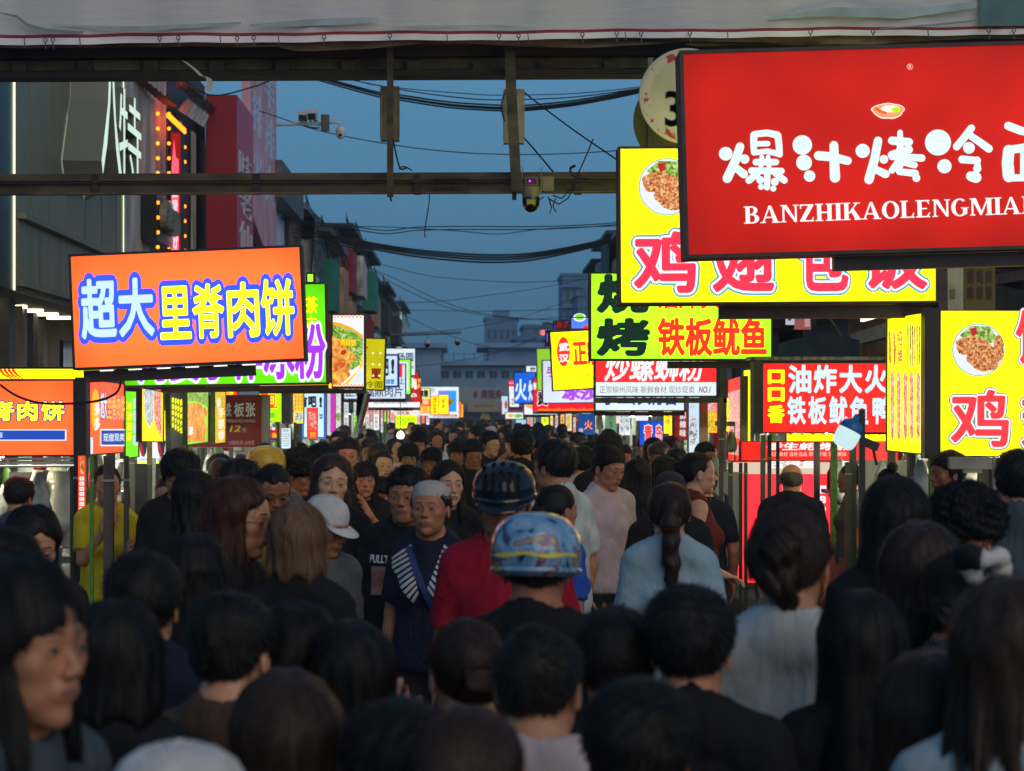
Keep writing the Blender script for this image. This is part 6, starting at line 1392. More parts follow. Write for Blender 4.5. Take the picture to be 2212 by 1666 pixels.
for k in range(3): s.t('蛋肉面粉饭',637+k*6.5,844,641+k*6.5,888,(215,90,30),.02,vertical=True)
s.r(638,892,654,910,'print_menu',1,'printed_menu'); s.done()
s = Sign(rect(652,842,704,949), 26, 'sky blue bordered white box reading 有吧! at head height', (205,238,250), group=LO, depth=.12, rim=.004); s.line(653,843,703,948,3.6,(20,90,210),1); s.t('有',650,856,664,880,(20,30,40),.05); s.t('吧',666,856,684,880,(20,30,40),.05); s.t('!',690,858,696,880,(20,30,40),.05); s.t('国营',690,894,697,906,(40,120,200),.03,vertical=True); s.done()
s = Sign(rect(663,881,686,948), 25, 'red hanging menu strip before the blue bordered box', (225,70,55), group=LO, depth=.06, rim=.003); s.r(667,890,683,928,'print_menu_red',1,'printed_menu'); s.t('豆浆',670,934,682,944,(250,190,40),.04); s.done()
s = side(705,716,846,940,850,944,'pale poster side panel with faint print',(215,235,235),X=-2.3,group=LO,depth=.1,rim=.01); s.poly([(706,848),(715,850),(715,940),(706,938)],'print_menu',1,'printed_photo'); s.done()
s = Sign(rect(714,845,725,934), 33, 'magenta panel standing in the left row', (215,55,190), group=LO, depth=.1, rim=.004); s.done()
s = Sign(rect(724,846,737,934), 35, 'noodle picture panel after the magenta one', (200,225,210), group=LO, depth=.1, rim=.004); s.r(725,848,736,932,'food_pale',1,'food_print'); s.e(731,900,5,9,'food_green',2,'food_print'); s.done()
for (u0,u1,v0,v1,Y,c_,lb,cs) in ((742,754,850,935,37,(220,235,240),'white panel between two grey posts','casing_gray'),(763,772,850,933,39,(170,225,120),'green and white panel at mid left','casing_gray'),(790,799,845,935,42,(235,225,220),'white panel with pink print past the folded canopy','casing_gray'),
      (799,806,880,940,44,(225,235,245),'cold white strip panel near the folded canopy','casing_gray'),(806,820,852,930,46,(245,245,248),'bright white panel mid left','casing_gray'),(822,828,868,935,48,(230,240,245),'slim white panel mid left','casing_gray'),(829,835,870,912,50,(170,225,60),'slim lime panel mid left','casing_dark'),
      (836,842,878,930,52,(235,210,205),'slim pale pink panel mid left','casing_dark'),(843,853,885,930,54,(240,240,240),'white lit stall front mid left','casing_dark'),(900,908,895,925,62,(235,225,225),'pale stall panel far left row','casing_dark'),(910,918,893,915,64,(225,120,90),'orange pink stall panel far left row','casing_dark'),(920,928,893,918,66,(230,235,240),'white stall panel far left row','casing_dark')):
    s = Sign(rect(u0,v0,u1,v1), Y, lb, c_, group=LO, depth=.15, rim=.01, casing=cs); w_ = u1-u0
    s.r(u0+w_*.2,v0+6,u1-w_*.2,v0+(v1-v0)*.55,'print_menu' if int(Y)%2 else 'print_menu_red',1,'printed_menu'); s.t('粉面饭',u0+w_*.25,v0+(v1-v0)*.6,u1-w_*.25,v1-5,(150,60,50),.01,vertical=True); s.done()
emis('lamp_glow', (1.,.97,.85), 6.0); o = empty('bulb_lamp', P(865,941,30), 'bare glowing white bulb above the far crowd', 'lamp'); mb = MB(); mb.lathe([(.0005,-.06),(.045,-.035),(.055,0),(.04,.04),(.02,.06),(.0005,.065)],(0,0,0),14); mb.obj('bulb','lamp_glow',o,True); mb = MB(); mb.tube([(0,0,.06),(0,0,.5)],.006,5); mb.obj('cord','cable',o)
# folded parasol-like canopy boards
o = empty('folded_canopy', P(785,912,27), 'slanting folded canopy of orange, sage green and maroon boards', 'canopy')
for (pl, m) in ((((772,840),(788,845),(776,895),(768,900)),'casing_brown'),(((789,848),(795,848),(772,945),(759,945)),'w_sage'),(((795,850),(801,851),(782,925),(774,925)),'w_maroon'),(((773,845),(789,848),(772,915),(770,905)),'w_orange')):
    mat('w_sage', S(145,170,145), .7); mat('w_maroon', S(115,50,60), .7); mat('w_orange', S(205,120,50), .7)
    mb = MB(); L = [P(u,v,27)-o.location for u, v in pl]; mb.add(L+[p+Vector((0,.04,0)) for p in L],[(3,2,1,0),(4,5,6,7),(0,1,5,4),(1,2,6,5),(2,3,7,6),(3,0,4,7)]); mb.obj('board',m,o)

# ------------------------------------------------------------------ stall boxes at head height, right row
RO = 'light panels round the right stalls'; XRS = 2.64
s = Sign(((2030,672),(2420,668),(2420,990),(2028,984)), 11.95, 'yellow corner box with a food photo and a pink 鸡 character', (243,235,15), depth=.1, group=RO, uneven=.08, rim=.006)
plate(s,2113,756,57); s.t('鸡',2052,842,2178,966,(235,65,75),.024,(((245,250,250),.03),((110,140,130),.05)),layer=5); s.t('翅',2205,846,2320,966,(235,65,75),.024,(((245,250,250),.03),((110,140,130),.05)),layer=5); s.t('饭',2192,670,2300,788,(235,65,75),.024,(((245,250,250),.03),((110,140,130),.05)),layer=5); s.done()
mb = MB(); mb.box(-s.f.w/2-.088,-.012,-s.f.h/2-.01,-s.f.w/2-.002,.09,s.f.h/2+.012); mb.obj('corner_frame','wall_black',s.o)
s = Sign(((1918,690),(1996,672),(1998,985),(1916,972)), 12.9, 'yellow side panel of the corner box with printed chicken skewers', (248,240,15), 12.02, depth=.08, group=RO, rim=.006, uneven=.1)
for k, u in enumerate((1922,1932)): s.poly([(u,720),(u+3,712),(u+6,760),(u+4,800),(u+1,780)],'food_fried',1,'food_print')
s.t('招牌',1942,712,1954,790,(235,120,100),.03,vertical=True)
for k in range(6): u = 1962+k*5; s.poly([(u,700+k),(u+3.5,705),(u+3,790-k),(u+.6,795)],'food_green' if k%2 else 'food_fried',1,'food_print')
for k in range(5): u = 1926+k*14; s.poly([(u,812),(u+4,800),(u+8,815),(u+8,940),(u+4,955),(u,935)],'print_pink',1,'food_print')
s.done()
s = Sign(rect(1646,783,1990,936), 14.6, 'red light box lettered 油炸大火 and 铁板鱿鱼 with yellow 口口香', (235,48,42), depth=.16, group=RO, rim=.008)
for ch, v0, v1 in (('口',799,830),('口',837,868),('香',875,914)): s.t(ch,1658,v0,1694,v1,(250,240,20),.05 if ch != '香' else .04)
for k, ch in enumerate('油炸大火腿'): s.t(ch,1702+k*55,788,1752+k*55,850,(215,240,252),.04,(((120,30,40),.012),))
for k, ch in enumerate('铁板鱿鱼鸭'): s.t(ch,1700+k*45+(0 if k<4 else 4),856,1740+k*45+(0 if k<4 else 4),917,(215,240,252),.035,(((120,30,40),.012),))
s.done(); mb = MB(); mb.box(-s.f.w/2-.06,-.02,-s.f.h/2-.004,-s.f.w/2-.002,.16,s.f.h/2+.012); mb.obj('corner_frame','casing_dark',s.o); mb = MB(); mb.box(-s.f.w/2-.09,-.03,s.f.h/2+.014,s.f.w/2,.2,s.f.h/2+.04); mb.obj('top_rail','tin_roof',s.o)
s = Sign(rect(1700,937,1990,953), 15.2, 'yellow strip light box with red teeth below the big red one', (240,245,20), depth=.1, group=RO, rim=0)
for k in range(12): s.poly([(1702+k*24,937),(1712+k*24,937),(1708+k*24,941)],(235,70,40),2)
s.done()
s = side(1607,1623,798,958,800,956,'slim yellow framed panel at the corner of the red stall',(250,238,20),X=2.72,group=RO,depth=.08,rim=.006); s.poly([(1610,815),(1618,815),(1617,930),(1611,930)],'food_green',1,'printed_photo'); s.done()
s = Sign(rect(1600,953,1940,996), 16.4, 'red light strip lettered 生蚝 烤扇贝 with small print', (225,42,30), depth=.12, group=RO, rim=.006)
s.t('香生蚝',1655,956,1760,973,(250,250,250),.03,shear=.15); s.t('烤扇贝',1768,956,1845,973,(250,250,250),.03,shear=.15); s.t('优质食材 滋补佳品 鲜而不腻 营养美味',1662,976,1828,986,(250,190,180),.01); s.done()
s = Sign(rect(1582,997,1796,1260), 17.2, 'beige and pink red menu board with the digits 1 8 9', (235,60,75), depth=.08, group=RO, rim=.004, lit=1.); s.r(1583,999,1795,1024,(225,205,180),1); s.t('古琉盒',1660,993,1765,1012,(250,245,245),.04); 
for k, ch in enumerate('189'): s.t(ch,1768,1049+k*22,1784,1066+k*22,(250,240,240),.04)
for k in range(3): s.t('元',1700,1040+k*30,1716,1060+k*30,(250,225,225),.03)
s.r(1690,1045,1730,1110,(250,240,245),1); s.done()
s = side(1573,1601,822,995,811,998,'red and white menu strip on the side of a right stall',(228,60,50),X=2.62,group=RO,depth=.1,rim=.005,casing='casing_olive'); s.poly([(1575,848),(1600,842),(1600,948),(1575,945)],'print_pink',1,'printed_menu'); s.poly([(1575,960),(1600,963),(1600,985),(1575,980)],'print_pink',1,'printed_menu'); s.done()
mb = MB(); f = s.f; mb.box(f.w/2 if 0 else -f.w/2,.012,-f.h/2,f.w/2,.1,f.h/2); 
s = Sign(rect(1601,812,1616,1000), 19.9, 'olive unlit end panel beside the red menu strip', (95,100,40), depth=.1, group=RO, rim=0, lit=0, casing='casing_olive'); s.done()
s = Sign(rect(1554,857,1590,936), 21, 'red box with a yellow oval and black vertical writing', (215,30,30), depth=.1, group=RO, rim=.004); s.e(1572,896,16,36,(250,235,20),1,n=34); s.t('正宗柳州',1568,866,1576,928,(60,50,20),.0,vertical=True); s.done()
s = Sign(rect(1528,860,1550,936), 22, 'orange and red streaked panel', (240,110,60), depth=.1, group=RO, rim=.004); s.r(1529,862,1548,934,'print_yellow',1,'printed_photo'); s.r(1529,862,1548,890,'print_pink',2,'printed_photo'); s.done()
s = Sign(rect(1487,857,1511,991), 19.6, 'tall pale blue panel with blue grey print', (200,228,248), depth=.1, group=RO, rim=.004); s.r(1489,900,1506,962,'print_menu',1,'printed_menu'); s.t('小炒',1490,866,1500,884,(210,150,160),.0,vertical=True); s.done()
mb = MB(); mb.box(s.f.w/2+.002,0,-s.f.h/2,s.f.w/2+.08,.1,s.f.h/2); mb.obj('end_panel','casing_tan' if 0 else 'w_tan',s.o)
s = Sign(rect(1458,887,1487,951), 23.5, 'dark red hanging board with white brush writing', (150,22,28), depth=.05, group=RO, rim=.003, lit=.8); s.t('鲜辣味',1468,889,1482,945,(245,238,235),.03,vertical=True); s.done()
s = Sign(rect(1433,886,1452,937), 22.6, 'yellow hanging banner with red print', (240,225,50), depth=.05, group=RO, rim=.003); s.t('烤串',1437,890,1447,918,(225,130,60),.02,vertical=True); s.r(1434,921,1451,924,(230,235,20),1); s.done()
s = Sign(rect(1381,909,1432,962), 21.8, 'blue box with 青岛 in red and white', (25,85,215), depth=.1, group=RO, rim=.004); s.t('青',1391,918,1409,954,(225,60,50),.03,(((245,245,250),.05),),layer=4); s.t('岛',1416,918,1430,954,(225,60,50),.03,(((245,245,250),.05),),layer=4); s.done()
s = Sign(rect(1372,887,1400,909), 25, 'plain white glowing box behind the blue 青岛 box', (225,235,250), depth=.1, group=RO, rim=0); s.done()
s = Sign(rect(1308,886,1332,935), 26, 'sage green panel with dark green writing', (130,175,135), depth=.1, group=RO, rim=0, lit=.7); s.t('炒饭',1315,893,1325,925,(60,110,70),.02,vertical=True); s.done()
for (u0,u1,v0,v1,Y,c_,lb) in ((1331,1338,887,915,25,(245,225,200),'narrow cream strip panel right row'),(1338,1348,887,941,25.3,(225,222,240),'long white paper strip with lilac print'),(1349,1361,887,940,25.6,(225,240,248),'cold white strip with a grey table print')):
    s = Sign(rect(u0,v0,u1,v1), Y, lb, c_, depth=.03, group=RO, rim=0); s.r(u0+2,v0+8,u1-2,v1-8,'print_menu',1,'printed_menu'); s.done()
s = Sign(rect(1248,892,1286,939), 28, 'blue poster with an orange 火 character', (25,85,165), depth=.08, group=RO, rim=.003, lit=.8, casing='casing_light'); s.t('火',1262,908,1280,928,(240,165,50),.02); s.e(1255,930,5,5,(190,200,220),1); s.r(1257,892.5,1275,894,(180,200,210),1); s.done()
for i,(u0,u1,v0,v1,Y,c_,lb) in enumerate(((1114,1137,906,925,52,(160,220,235),'pale cyan lit panel far right row'),(1138,1152,900,925,48,(205,190,180),'pinkish grey panel far right row'),(1153,1158,900,925,47,(150,180,220),'slim pale blue panel far right row'),(1169,1185,899,920,44,(225,235,60),'yellow panel with leaf print right row'),
      (1188,1195,898,922,42,(235,225,30),'slim yellow panel right row'),(1199,1206,897,925,40,(220,225,235),'slim white panel right row'),(1210,1220,895,930,38,(245,200,120),'amber and white panel right row'),(1221,1236,893,932,36,(225,225,215),'pale photo panel right row'),(1237,1245,900,935,34,(225,150,90),'orange tan panel beside the blue poster'))):
    s = Sign(rect(u0,v0,u1,v1), Y, lb, c_, depth=.15, group=RO, rim=.008); w_ = u1-u0
    s.r(u0+w_*.25,v0+4,u1-w_*.25,v1-6,('print_menu','print_menu_red','food_green','print_yellow')[i%4],1,'printed_menu'); s.done()
# pendant bulb on the black pole
o = empty('work_lamp', P(1860,1000,8.6), 'blue and white emergency bulb clamped to a thin black pole', 'lamp'); L_ = lambda u, v: P(u,v,8.6)-o.location
mb = MB(); mb.bar(L_(1862,884),(0,0,-P(1860,1000,8.6).z),.022,.022); mb.bar(L_(1862,884),L_(1862,1290),.024,.024); mb.obj('pole','wall_black',o)
emis('bulb_shell', S(205,238,240), 1.0); mat('lamp_blue', (.01,.16,.42), .35)
T = Matrix.Translation(L_(1834,932)) @ Matrix.Rotation(math.radians(-28),4,'Y')
T = Matrix.Translation(L_(1832,938)) @ Matrix.Rotation(math.radians(28),4,'Y')
mb = MB(); mb.lathe([(.0005,-.062),(.030,-.060),(.044,-.052),(.050,-.035),(.051,.012),(.049,.018)],(0,0,0),24,T); mb.obj('diffuser','bulb_shell',o,True)
mb = MB(); mb.lathe([(.0495,.0185),(.051,.03),(.043,.05),(.026,.062),(.016,.068),(.014,.085),(.0005,.088)],(0,0,0),24,T); mb.obj('lamp_collar','lamp_blue',o,True)
mb = MB(); mb.tube([T @ Vector((0,0,.085)), L_(1856,897), L_(1862,896)],.008,6); mb.obj('hook','lamp_blue',o); mb = MB(); mb.box(-.03,-.02,-.015,.05,.02,.02,Matrix.Translation(L_(1872,958)) @ Matrix.Rotation(.4,4,'Y')); mb.tube([L_(1866,958),L_(1885,966),L_(1890,990),L_(1894,1005)],.006,5); mb.obj('clamp','wall_black',o)

# -- lit odds and ends seen in the opening between the yellow signs on the right
s = Sign(rect(1697,664,1716,702), 23, 'pinkish white notice sheet in the gap right of the yellow green sign', (215,225,240), depth=.03, rim=0, lit=.6, casing='w_pale', name='notice', cat='notice'); s.r(1702,682,1709,693,(120,60,60),1); s.done()
s = Sign(rect(1716,660,1752,712), 23.4, 'faded salmon board beside the white notice', (190,110,105), depth=.05, rim=0, lit=.55, casing='w_pink', name='notice', cat='notice'); s.r(1738,662,1751,706,(235,175,185),1); s.done()
s = Sign(rect(1752,655,1764,706), 23.2, 'narrow grey green panel past the salmon board', (120,130,125), depth=.05, rim=0, lit=0, casing='w_slate', name='panel', cat='panel'); s.done()
o = empty('metal_awning', P(1890,720,19), 'silver sheet awning edge lit by a tube behind the yellow corner box', 'awning')
mb = MB(); L = [P(u,v,Y)-o.location for u,v,Y in ((1838,722,20.5),(1935,690,17),(1935,722,17),(1838,748,20.5))]; mb.add(L+[p+Vector((.1,.3,0)) for p in L],[(3,2,1,0),(4,5,6,7),(0,1,5,4),(1,2,6,5),(2,3,7,6),(3,0,4,7)]); mb.obj('sheet','steam_steel' if 'steam_steel' in M else 'casing_light',o)
mb = MB(); mb.bar(P(1862,692,20)-o.location,P(1935,672,17.5)-o.location,.03,.03); mb.obj('light_tube','strip_white',o)
o = empty('tarpaulin_roof', P(1765,750,17.5), 'black sagging tarpaulin with blue edge in the right gap', 'tarpaulin'); mb = MB(); vs = []
for i in range(13):
    u = 1682+i*14.5; vs += [P(u,742-14*math.sin(i*.26)-i*.6,17.2)-o.location, P(u,790,17.0)-o.location]
mb.add(vs,[(2*i,2*i+2,2*i+3,2*i+1) for i in range(12)]); mb.add([v+Vector((0,.02,0)) for v in vs],[(2*i,2*i+1,2*i+3,2*i+2) for i in range(12)]); mat('tarp_black', (.022,.026,.035), .35, amt=.4, scale=7, bump=.5); mb.obj('sheet','tarp_black',o,True)
o = empty('conduit', P(1785,700,20), 'curved grey conduit hanging in the right gap', 'pipe'); mb = MB(); mb.tube([P(u,v,19.6)-o.location for u,v in ((1788,655),(1790,672),(1794,690),(1806,708),(1818,730),(1824,742))],.014,6); mb.obj('pipe','casing_gray',o,True)
# ------------------------------------------------------------------ food stalls under the signs
mat('stall_metal', (.20,.21,.20), .35, .6, amt=.2, scale=5); mat('stall_roof', (.05,.05,.045), .7, amt=.3, scale=3); mat('tarpaulin', (.035,.045,.06), .45, amt=.4, scale=5, bump=.3); mat('plastic_bag', (.55,.60,.56), .25, amt=.2, scale=14, bump=.5); mat('plastic_red', S(185,30,30), .4, amt=.2, scale=8)
mat('steam_steel', (.35,.36,.36), .25, .8, amt=.15, scale=6); mat('green_post', S(90,140,50), .5, amt=.3, scale=10); mat('bamboo', (.28,.20,.09), .6, amt=.3, scale=12); mat('sheet_plastic', (.42,.48,.42), .3, amt=.4, scale=6, stretch=(1,1,.2), bump=.4); mat('rope', (.35,.33,.27), .8)
emis('led_white', (1.,.97,.80), 70.0); emis('led_warm', (1.,.84,.55), 60.0)
ST = 'food stalls lining both sides of the street'
def stall(side_, x0, x1, y0, y1, H, label, k, front=1):
    o = empty('food_stall', ((x0+x1)/2,(y0+y1)/2,0), label, 'stall', ST); c = o.location; r = random.Random(k)
    xi = x1 if side_ < 0 else x0; xo = x0 if side_ < 0 else x1
    for x in (x0+.03, x1-.03):
        for y in (y0+.03, (y0+y1)/2, y1-.03):
            mb = MB(); mb.box(x-.022-c.x,y-.022-c.y,0,x+.022-c.x,y+.022-c.y,H); mb.obj('post',('steel_post','steel_rust','steel_post','green_post')[r.randrange(4)] if y < y1-.1 else 'steel_rust',o)
    wbox(o,'roof_panel','stall_roof',x0,y0,H+.002,x1,y1,H+.05)
    wbox(o,'counter','steam_steel',x0+.06,y0+.06,.82,x1-.06,y1-.06,.90); wbox(o,'counter_front','casing_gray',xi-(.04 if side_<0 else -.0),y0+.06,.1,xi+(.0 if side_<0 else .04),y1-.06,.815)
    wbox(o,'end_panel','stall_metal',x0+.06,y0+.012,.1,x1-.06,y0+.04,.815)
    wbox(o,'shelf','stall_metal',x0+.06,y1-.3,1.25,x1-.06,y1-.06,1.28)
    wbox(o,'side_sheet','sheet_plastic',(x0+.0 if side_<0 else x1-.03),y0+.06,.92,(x0+.03 if side_<0 else x1),y1-.06,H-.06)
    if y0 < 24:
        for j in range(5):
            xx = x0+.12+(x1-x0-.3)*j/4.6; kind, cn, mm, w2, h2 = (('sauce_bottle','red','plastic_red',.035,.20),('tub','white','plastic_bag',.07,.12),('sauce_bottle','green','green_post',.035,.22),('box','brown','bamboo',.09,.13),('tub','grey','stall_metal',.07,.15))[(j+k)%5]
            q_ = empty(kind, (xx, y1-.18, 1.281), '%s %s on the shelf of the %s' % (cn, kind.replace('_',' '), ' '.join(label.split()[:3])), kind.replace('_',' '))
            mb = MB()
            if kind == 'sauce_bottle': mb.lathe([(.0005,0),(w2,0),(w2,h2*.65),(w2*.5,h2*.8),(w2*.3,h2),(.0005,h2)],(0,0,0),12); mb.obj('bottle',mm,q_,True); mb = MB(); mb.lathe([(w2*.35,h2*.96),(w2*.35,h2*1.1),(.0005,h2*1.14)],(0,0,0),10); mb.obj('cap','plastic_red',q_,True)
            elif kind == 'tub': mb.lathe([(.0005,0),(w2*.8,0),(w2,h2),(w2*.95,h2),(w2*.9,h2*.97)],(0,0,0),14); mb.obj('body',mm,q_,True); mb = MB(); mb.lathe([(w2*1.05,h2*.97),(w2*1.05,h2*1.05),(.0005,h2*1.07)],(0,0,0),14); mb.obj('lid','w_pale',q_,True)
            else: mb.box(-w2,-w2*.7,0,w2,w2*.7,h2); mb.obj('carton',mm,q_); mb = MB(); mb.box(-.02,-w2*.7-.002,.0,.02,-w2*.7-.0005,h2); mb.obj('packing_tape','w_tan',q_)
    wbox(o,'light_strip','led_white' if k%3 else 'led_warm',(x0+x1)/2-.02,y0+.15,H-.05,(x0+x1)/2+.02,y1-.15,H-.02)
    for j in range(3):   # pots on the counter
        mb = MB(); mb.lathe([(.0005,.902),(.10,.902),(.11,.92),(.11,1.02),(.118,1.03),(.105,1.03),(.10,.95),(.0005,.94)],(-.35+.35*j,(r.random()-.5)*.4,0),16); mb.obj('pot','steam_steel',o,True)
    for j in range(4):   # hanging plastic bags and strips
        x = x0+.15+(x1-x0-.3)*r.random(); y = y0+.1+.5*r.random(); z = H-.1
        mb = MB(); n = 14; prof = [(.045,0),(.05,-.07),(.058,-.17),(.066,-.25),(.05,-.29),(.0005,-.30)]; s_ = .8+.6*r.random()
        b0 = len(mb.v)
        for a, zz in prof:
            for i in range(n):
                t = 2*math.pi*i/n; rr_ = a*s_*(1+.22*math.sin(3*t+j+zz*22)+.16*math.sin(7*t-zz*31)); mb.v.append((x-c.x+rr_*math.cos(t)+.012*math.sin(zz*30+j),y-c.y+rr_*.35*math.sin(t),z+zz*s_))
        for q in range(len(prof)-1):
            for i in range(n): mb.f.append((q*n+i,q*n+(i+1)%n,(q+1)*n+(i+1)%n,(q+1)*n+i)); mb.m.append(0)
        mb.obj('hanging_bag','plastic_bag' if j else ('plastic_red' if k%2 else 'plastic_bag'),o,True)
    return o
spec = [(-1,-3.75,-2.31,12.05,13.35,1.62,'nearest left stall under the orange price box'),(-1,-3.9,-2.6,13.9,15.9,1.72,'second left stall with green poles behind the orange one'),(-1,-3.8,-2.62,16.9,19.2,1.72,'third left stall beneath the drink pictures'),(-1,-3.8,-2.62,20.2,22.6,1.75,'fourth left stall behind the maroon menu board'),(-1,-3.8,-2.4,24,27,1.8,'fifth left stall with the blue bordered box'),
        (-1,-3.8,-2.4,29,33,1.85,'sixth left stall by the folded canopy'),(-1,-3.8,-2.4,36,41,1.9,'seventh left stall of the far row'),(-1,-3.8,-2.4,45,52,1.95,'eighth left stall of the far row'),(-1,-3.8,-2.4,57,66,2,'last left stall of the far row'),
        (1,2.68,4.1,12.05,13.3,1.62,'nearest right stall under the yellow corner box'),(1,2.7,4.1,14.7,16.3,1.72,'second right stall under the red light box'),(1,2.66,4.0,17.4,19.4,1.72,'third right stall with the pink red menu board'),(1,2.6,4.0,20.4,22.6,1.75,'fourth right stall beside the tall pale blue panel'),(1,2.5,3.9,23.6,26.5,1.8,'fifth right stall with white paper strips'),
        (1,2.4,3.9,28.2,32,1.85,'sixth right stall with the blue fire poster'),(1,2.3,3.8,35,40,1.9,'seventh right stall of the far row'),(1,2.3,3.8,44,50,1.95,'eighth right stall of the far row'),(1,2.3,3.8,55,64,2,'last right stall of the far row')]
for k, (sd,x0,x1,y0,y1,H,lb) in enumerate(spec): stall(sd,x0,x1,y0,y1,H,lb,k)
def pole(u, v0, v1, Y, w_, m, lb, lean=0, name='pole', grp='poles and posts round the stalls', base=True):
    a = P(u,v0,Y); b_ = P(u+lean,v1,Y)
    if base: b_ = Vector((b_.x, b_.y, 0))
    o = empty(name, b_, lb, 'pole', grp); mb = MB(); mb.bar(a-b_, Vector((0,0,0)), w_/FPX*Y, w_/FPX*Y); mb.obj('shaft', m, o); 
    for t in (.55,):
        q = (a-b_)*t+(Vector((0,0,0)))*(1-t); mb = MB(); mb.box(q.x-w_/FPX*Y*.62,q.y-w_/FPX*Y*.62,q.z+.6,q.x+w_/FPX*Y*.62,q.y+w_/FPX*Y*.62,q.z+.612)
        if q.z+.612 < a.z-b_.z: mb.obj('tie','rope',o)
    return o
pole(166,987,1300,11.85,11,'casing_dark','dark square post at the corner of the orange stall'); pole(235,985,1300,11.0,20,'steel_rust','wide grey brown post in front of the vendor in yellow'); pole(198,985,1300,10.9,8,'green_post','bright green pole beside the striped column')
pole(273,985,1300,11.1,10,'steel_rust','thin brown post beside the vendor in yellow'); pole(287,965,1250,15.5,10,'steel_post','grey pole under the green side panel'); pole(333,990,1200,15.8,7,'sheet_plastic','pale sage pole behind the woman with a phone'); pole(347,995,1200,16.6,6,'steel_post','thin pale pole under the drinks board')
pole(323,955,1005,16.2,10,'bamboo','short amber stained post under the yellow menu panel',base=False); pole(412,965,1100,19,6,'green_post','yellow green pole below the chicken panel'); pole(430,968,1100,19.8,7,'steel_post','dull pole below the maroon board'); pole(458,968,1100,20.2,5,'steel_rust','thin pole below the maroon board end')
pole(812,945,1050,25,8,'steel_rust','grey brown pole below the folded canopy'); pole(822,935,1050,25.5,5,'wall_black','black pole below the folded canopy'); pole(801,945,1050,25.2,6,'steel_post','pale pole below the folded canopy')
pole(1558,858,1400,14,9,'steel_rust','scaffold pole tied with wire beside the woman in maroon'); pole(1578,1000,1400,14.2,9,'steel_rust','square post left of the pink red menu board'); pole(1600,1000,1400,15,7,'steel_rust','thin brown post before the menu board'); pole(1611,1000,1300,14.9,7,'steel_post','slim grey post before the menu board')
pole(1648,940,1400,14.4,10,'steel_post','grey green post under the red light box'); pole(1662,940,1400,14.9,8,'steel_rust','second post under the red light box'); pole(1680,955,1400,15.6,7,'steel_rust','dark narrow post before the menu board'); pole(1797,1000,1400,15.9,7,'wall_black','dark post right of the menu board')
pole(1832,1000,1400,14.6,12,'steel_post','pale ribbed post wrapped in plastic film'); pole(1370,940,1100,22,8,'steel_post','teal grey post by the paper strips'); pole(1390,965,1100,22,6,'bamboo','tan pole under the blue box'); pole(1405,965,1100,22.4,6,'steel_rust','brown pole under the blue box'); pole(1474,950,1100,23,6,'steel_rust','pole below the dark red board')
pole(2150,990,1480,9.2,11,'speaker_pale','cream square post on the right with a green label'); pole(1968,990,1200,12.2,9,'steel_post','post under the yellow corner box'); pole(2010,990,1200,12.6,8,'steel_rust','brown post under the yellow corner box')
# vertical price strip, striped column, crossbar
s = Sign(rect(169,985,184,1133), 11.7, 'narrow orange price strip with white labels hung on the corner post', (232,85,45), depth=.02, rim=0, name='price_strip', cat='price list', lit=1.)
for k in range(9): s.r(172,1030+k*11,182,1038+k*11,(240,240,240),1,'printed_label'); s.t('肉饼',173.5,1032+k*11,180.5,1036+k*11,(120,40,30),.0,layer=3)
s.poly([(173,988),(181,990),(182,1025),(174,1022)],'food_fried',1,'food_print'); s.done()
o = empty('cup_stack', P(184,1230,12.0), 'tall stack of brown ribbed paper cups', 'cups'); mb = MB(); pr = []
for k in range(46): z = -.1+k*.0125; pr += [(.038,z),(.042,z+.002),(.042,z+.006),(.036,z+.007)]
mb.lathe(pr,(0,0,0),14); mb.obj('cups','bamboo',o)
o = empty('crossbar', P(2120,1000,11), 'cream steel crossbar below the yellow corner box', 'bar'); mb = MB(); mb.bar(P(2050,1000,11)-o.location,P(2400,1003,11)-o.location,.05,.04*1.6); mb.obj('rail','speaker_pale',o); mb = MB(); mb.bar(P(2080,1008,11)-o.location,P(2120,1008,11)-o.location,.04,.07); mb.obj('junction','speaker_pale',o)
o = empty('green_label', P(2153,1150,9.1), 'green sticker on the cream post', 'sticker'); mb = MB(); mb.box(-.022,-.03,-.15,.05,-.026,.09); mb.obj('label','w_teal',o)
s = Sign(rect(2138,1003,2300,1090), 12.3, 'dark window with hand written phone numbers 13623 and 15201', (18,20,20), lit=0, rim=0, depth=.03, name='window_board', cat='board'); s.t('13623188',2140,1008,2260,1022,(110,115,105),.0); s.t('15201566',2148,1032,2262,1048,(110,115,105),.0); s.done()
# plastic bags, hanging clothes and film at the stall fronts
def bag(u, v, Y, w_, h_, m, lb, sd=0, cat='bag'):
    o = empty('plastic_bag', P(u,v,Y), lb, cat); r = random.Random(sd); mb = MB(); n = 18; W2 = w_/FPX*Y/2; H2 = h_/FPX*Y
    prof = [(.34,.5),(.42,.40),(.72,.2),(.9,-.1),(1.,-.34),(.85,-.45),(.003,-.5)]; ph = [r.uniform(0,6) for _ in range(4)]
    for a, zz in prof:
        for i in range(n):
            t = 2*math.pi*i/n; q = a*W2*(1+.14*math.sin(4*t+ph[0]+zz*5)+.10*math.sin(7*t+ph[1]-zz*9)); mb.v.append((q*math.cos(t),q*.55*math.sin(t),zz*H2+.02*H2*math.sin(3*t+ph[2])))
    for q in range(len(prof)-1):
        for i in range(n): mb.f.append((q*n+i,q*n+(i+1)%n,(q+1)*n+(i+1)%n,(q+1)*n+i)); mb.m.append(0)
    mb.obj('film', m, o, True); mb = MB(); mb.tube([(0,0,H2*.48),(.01,0,H2*.62)],.006,5); mb.obj('tie', m, o)
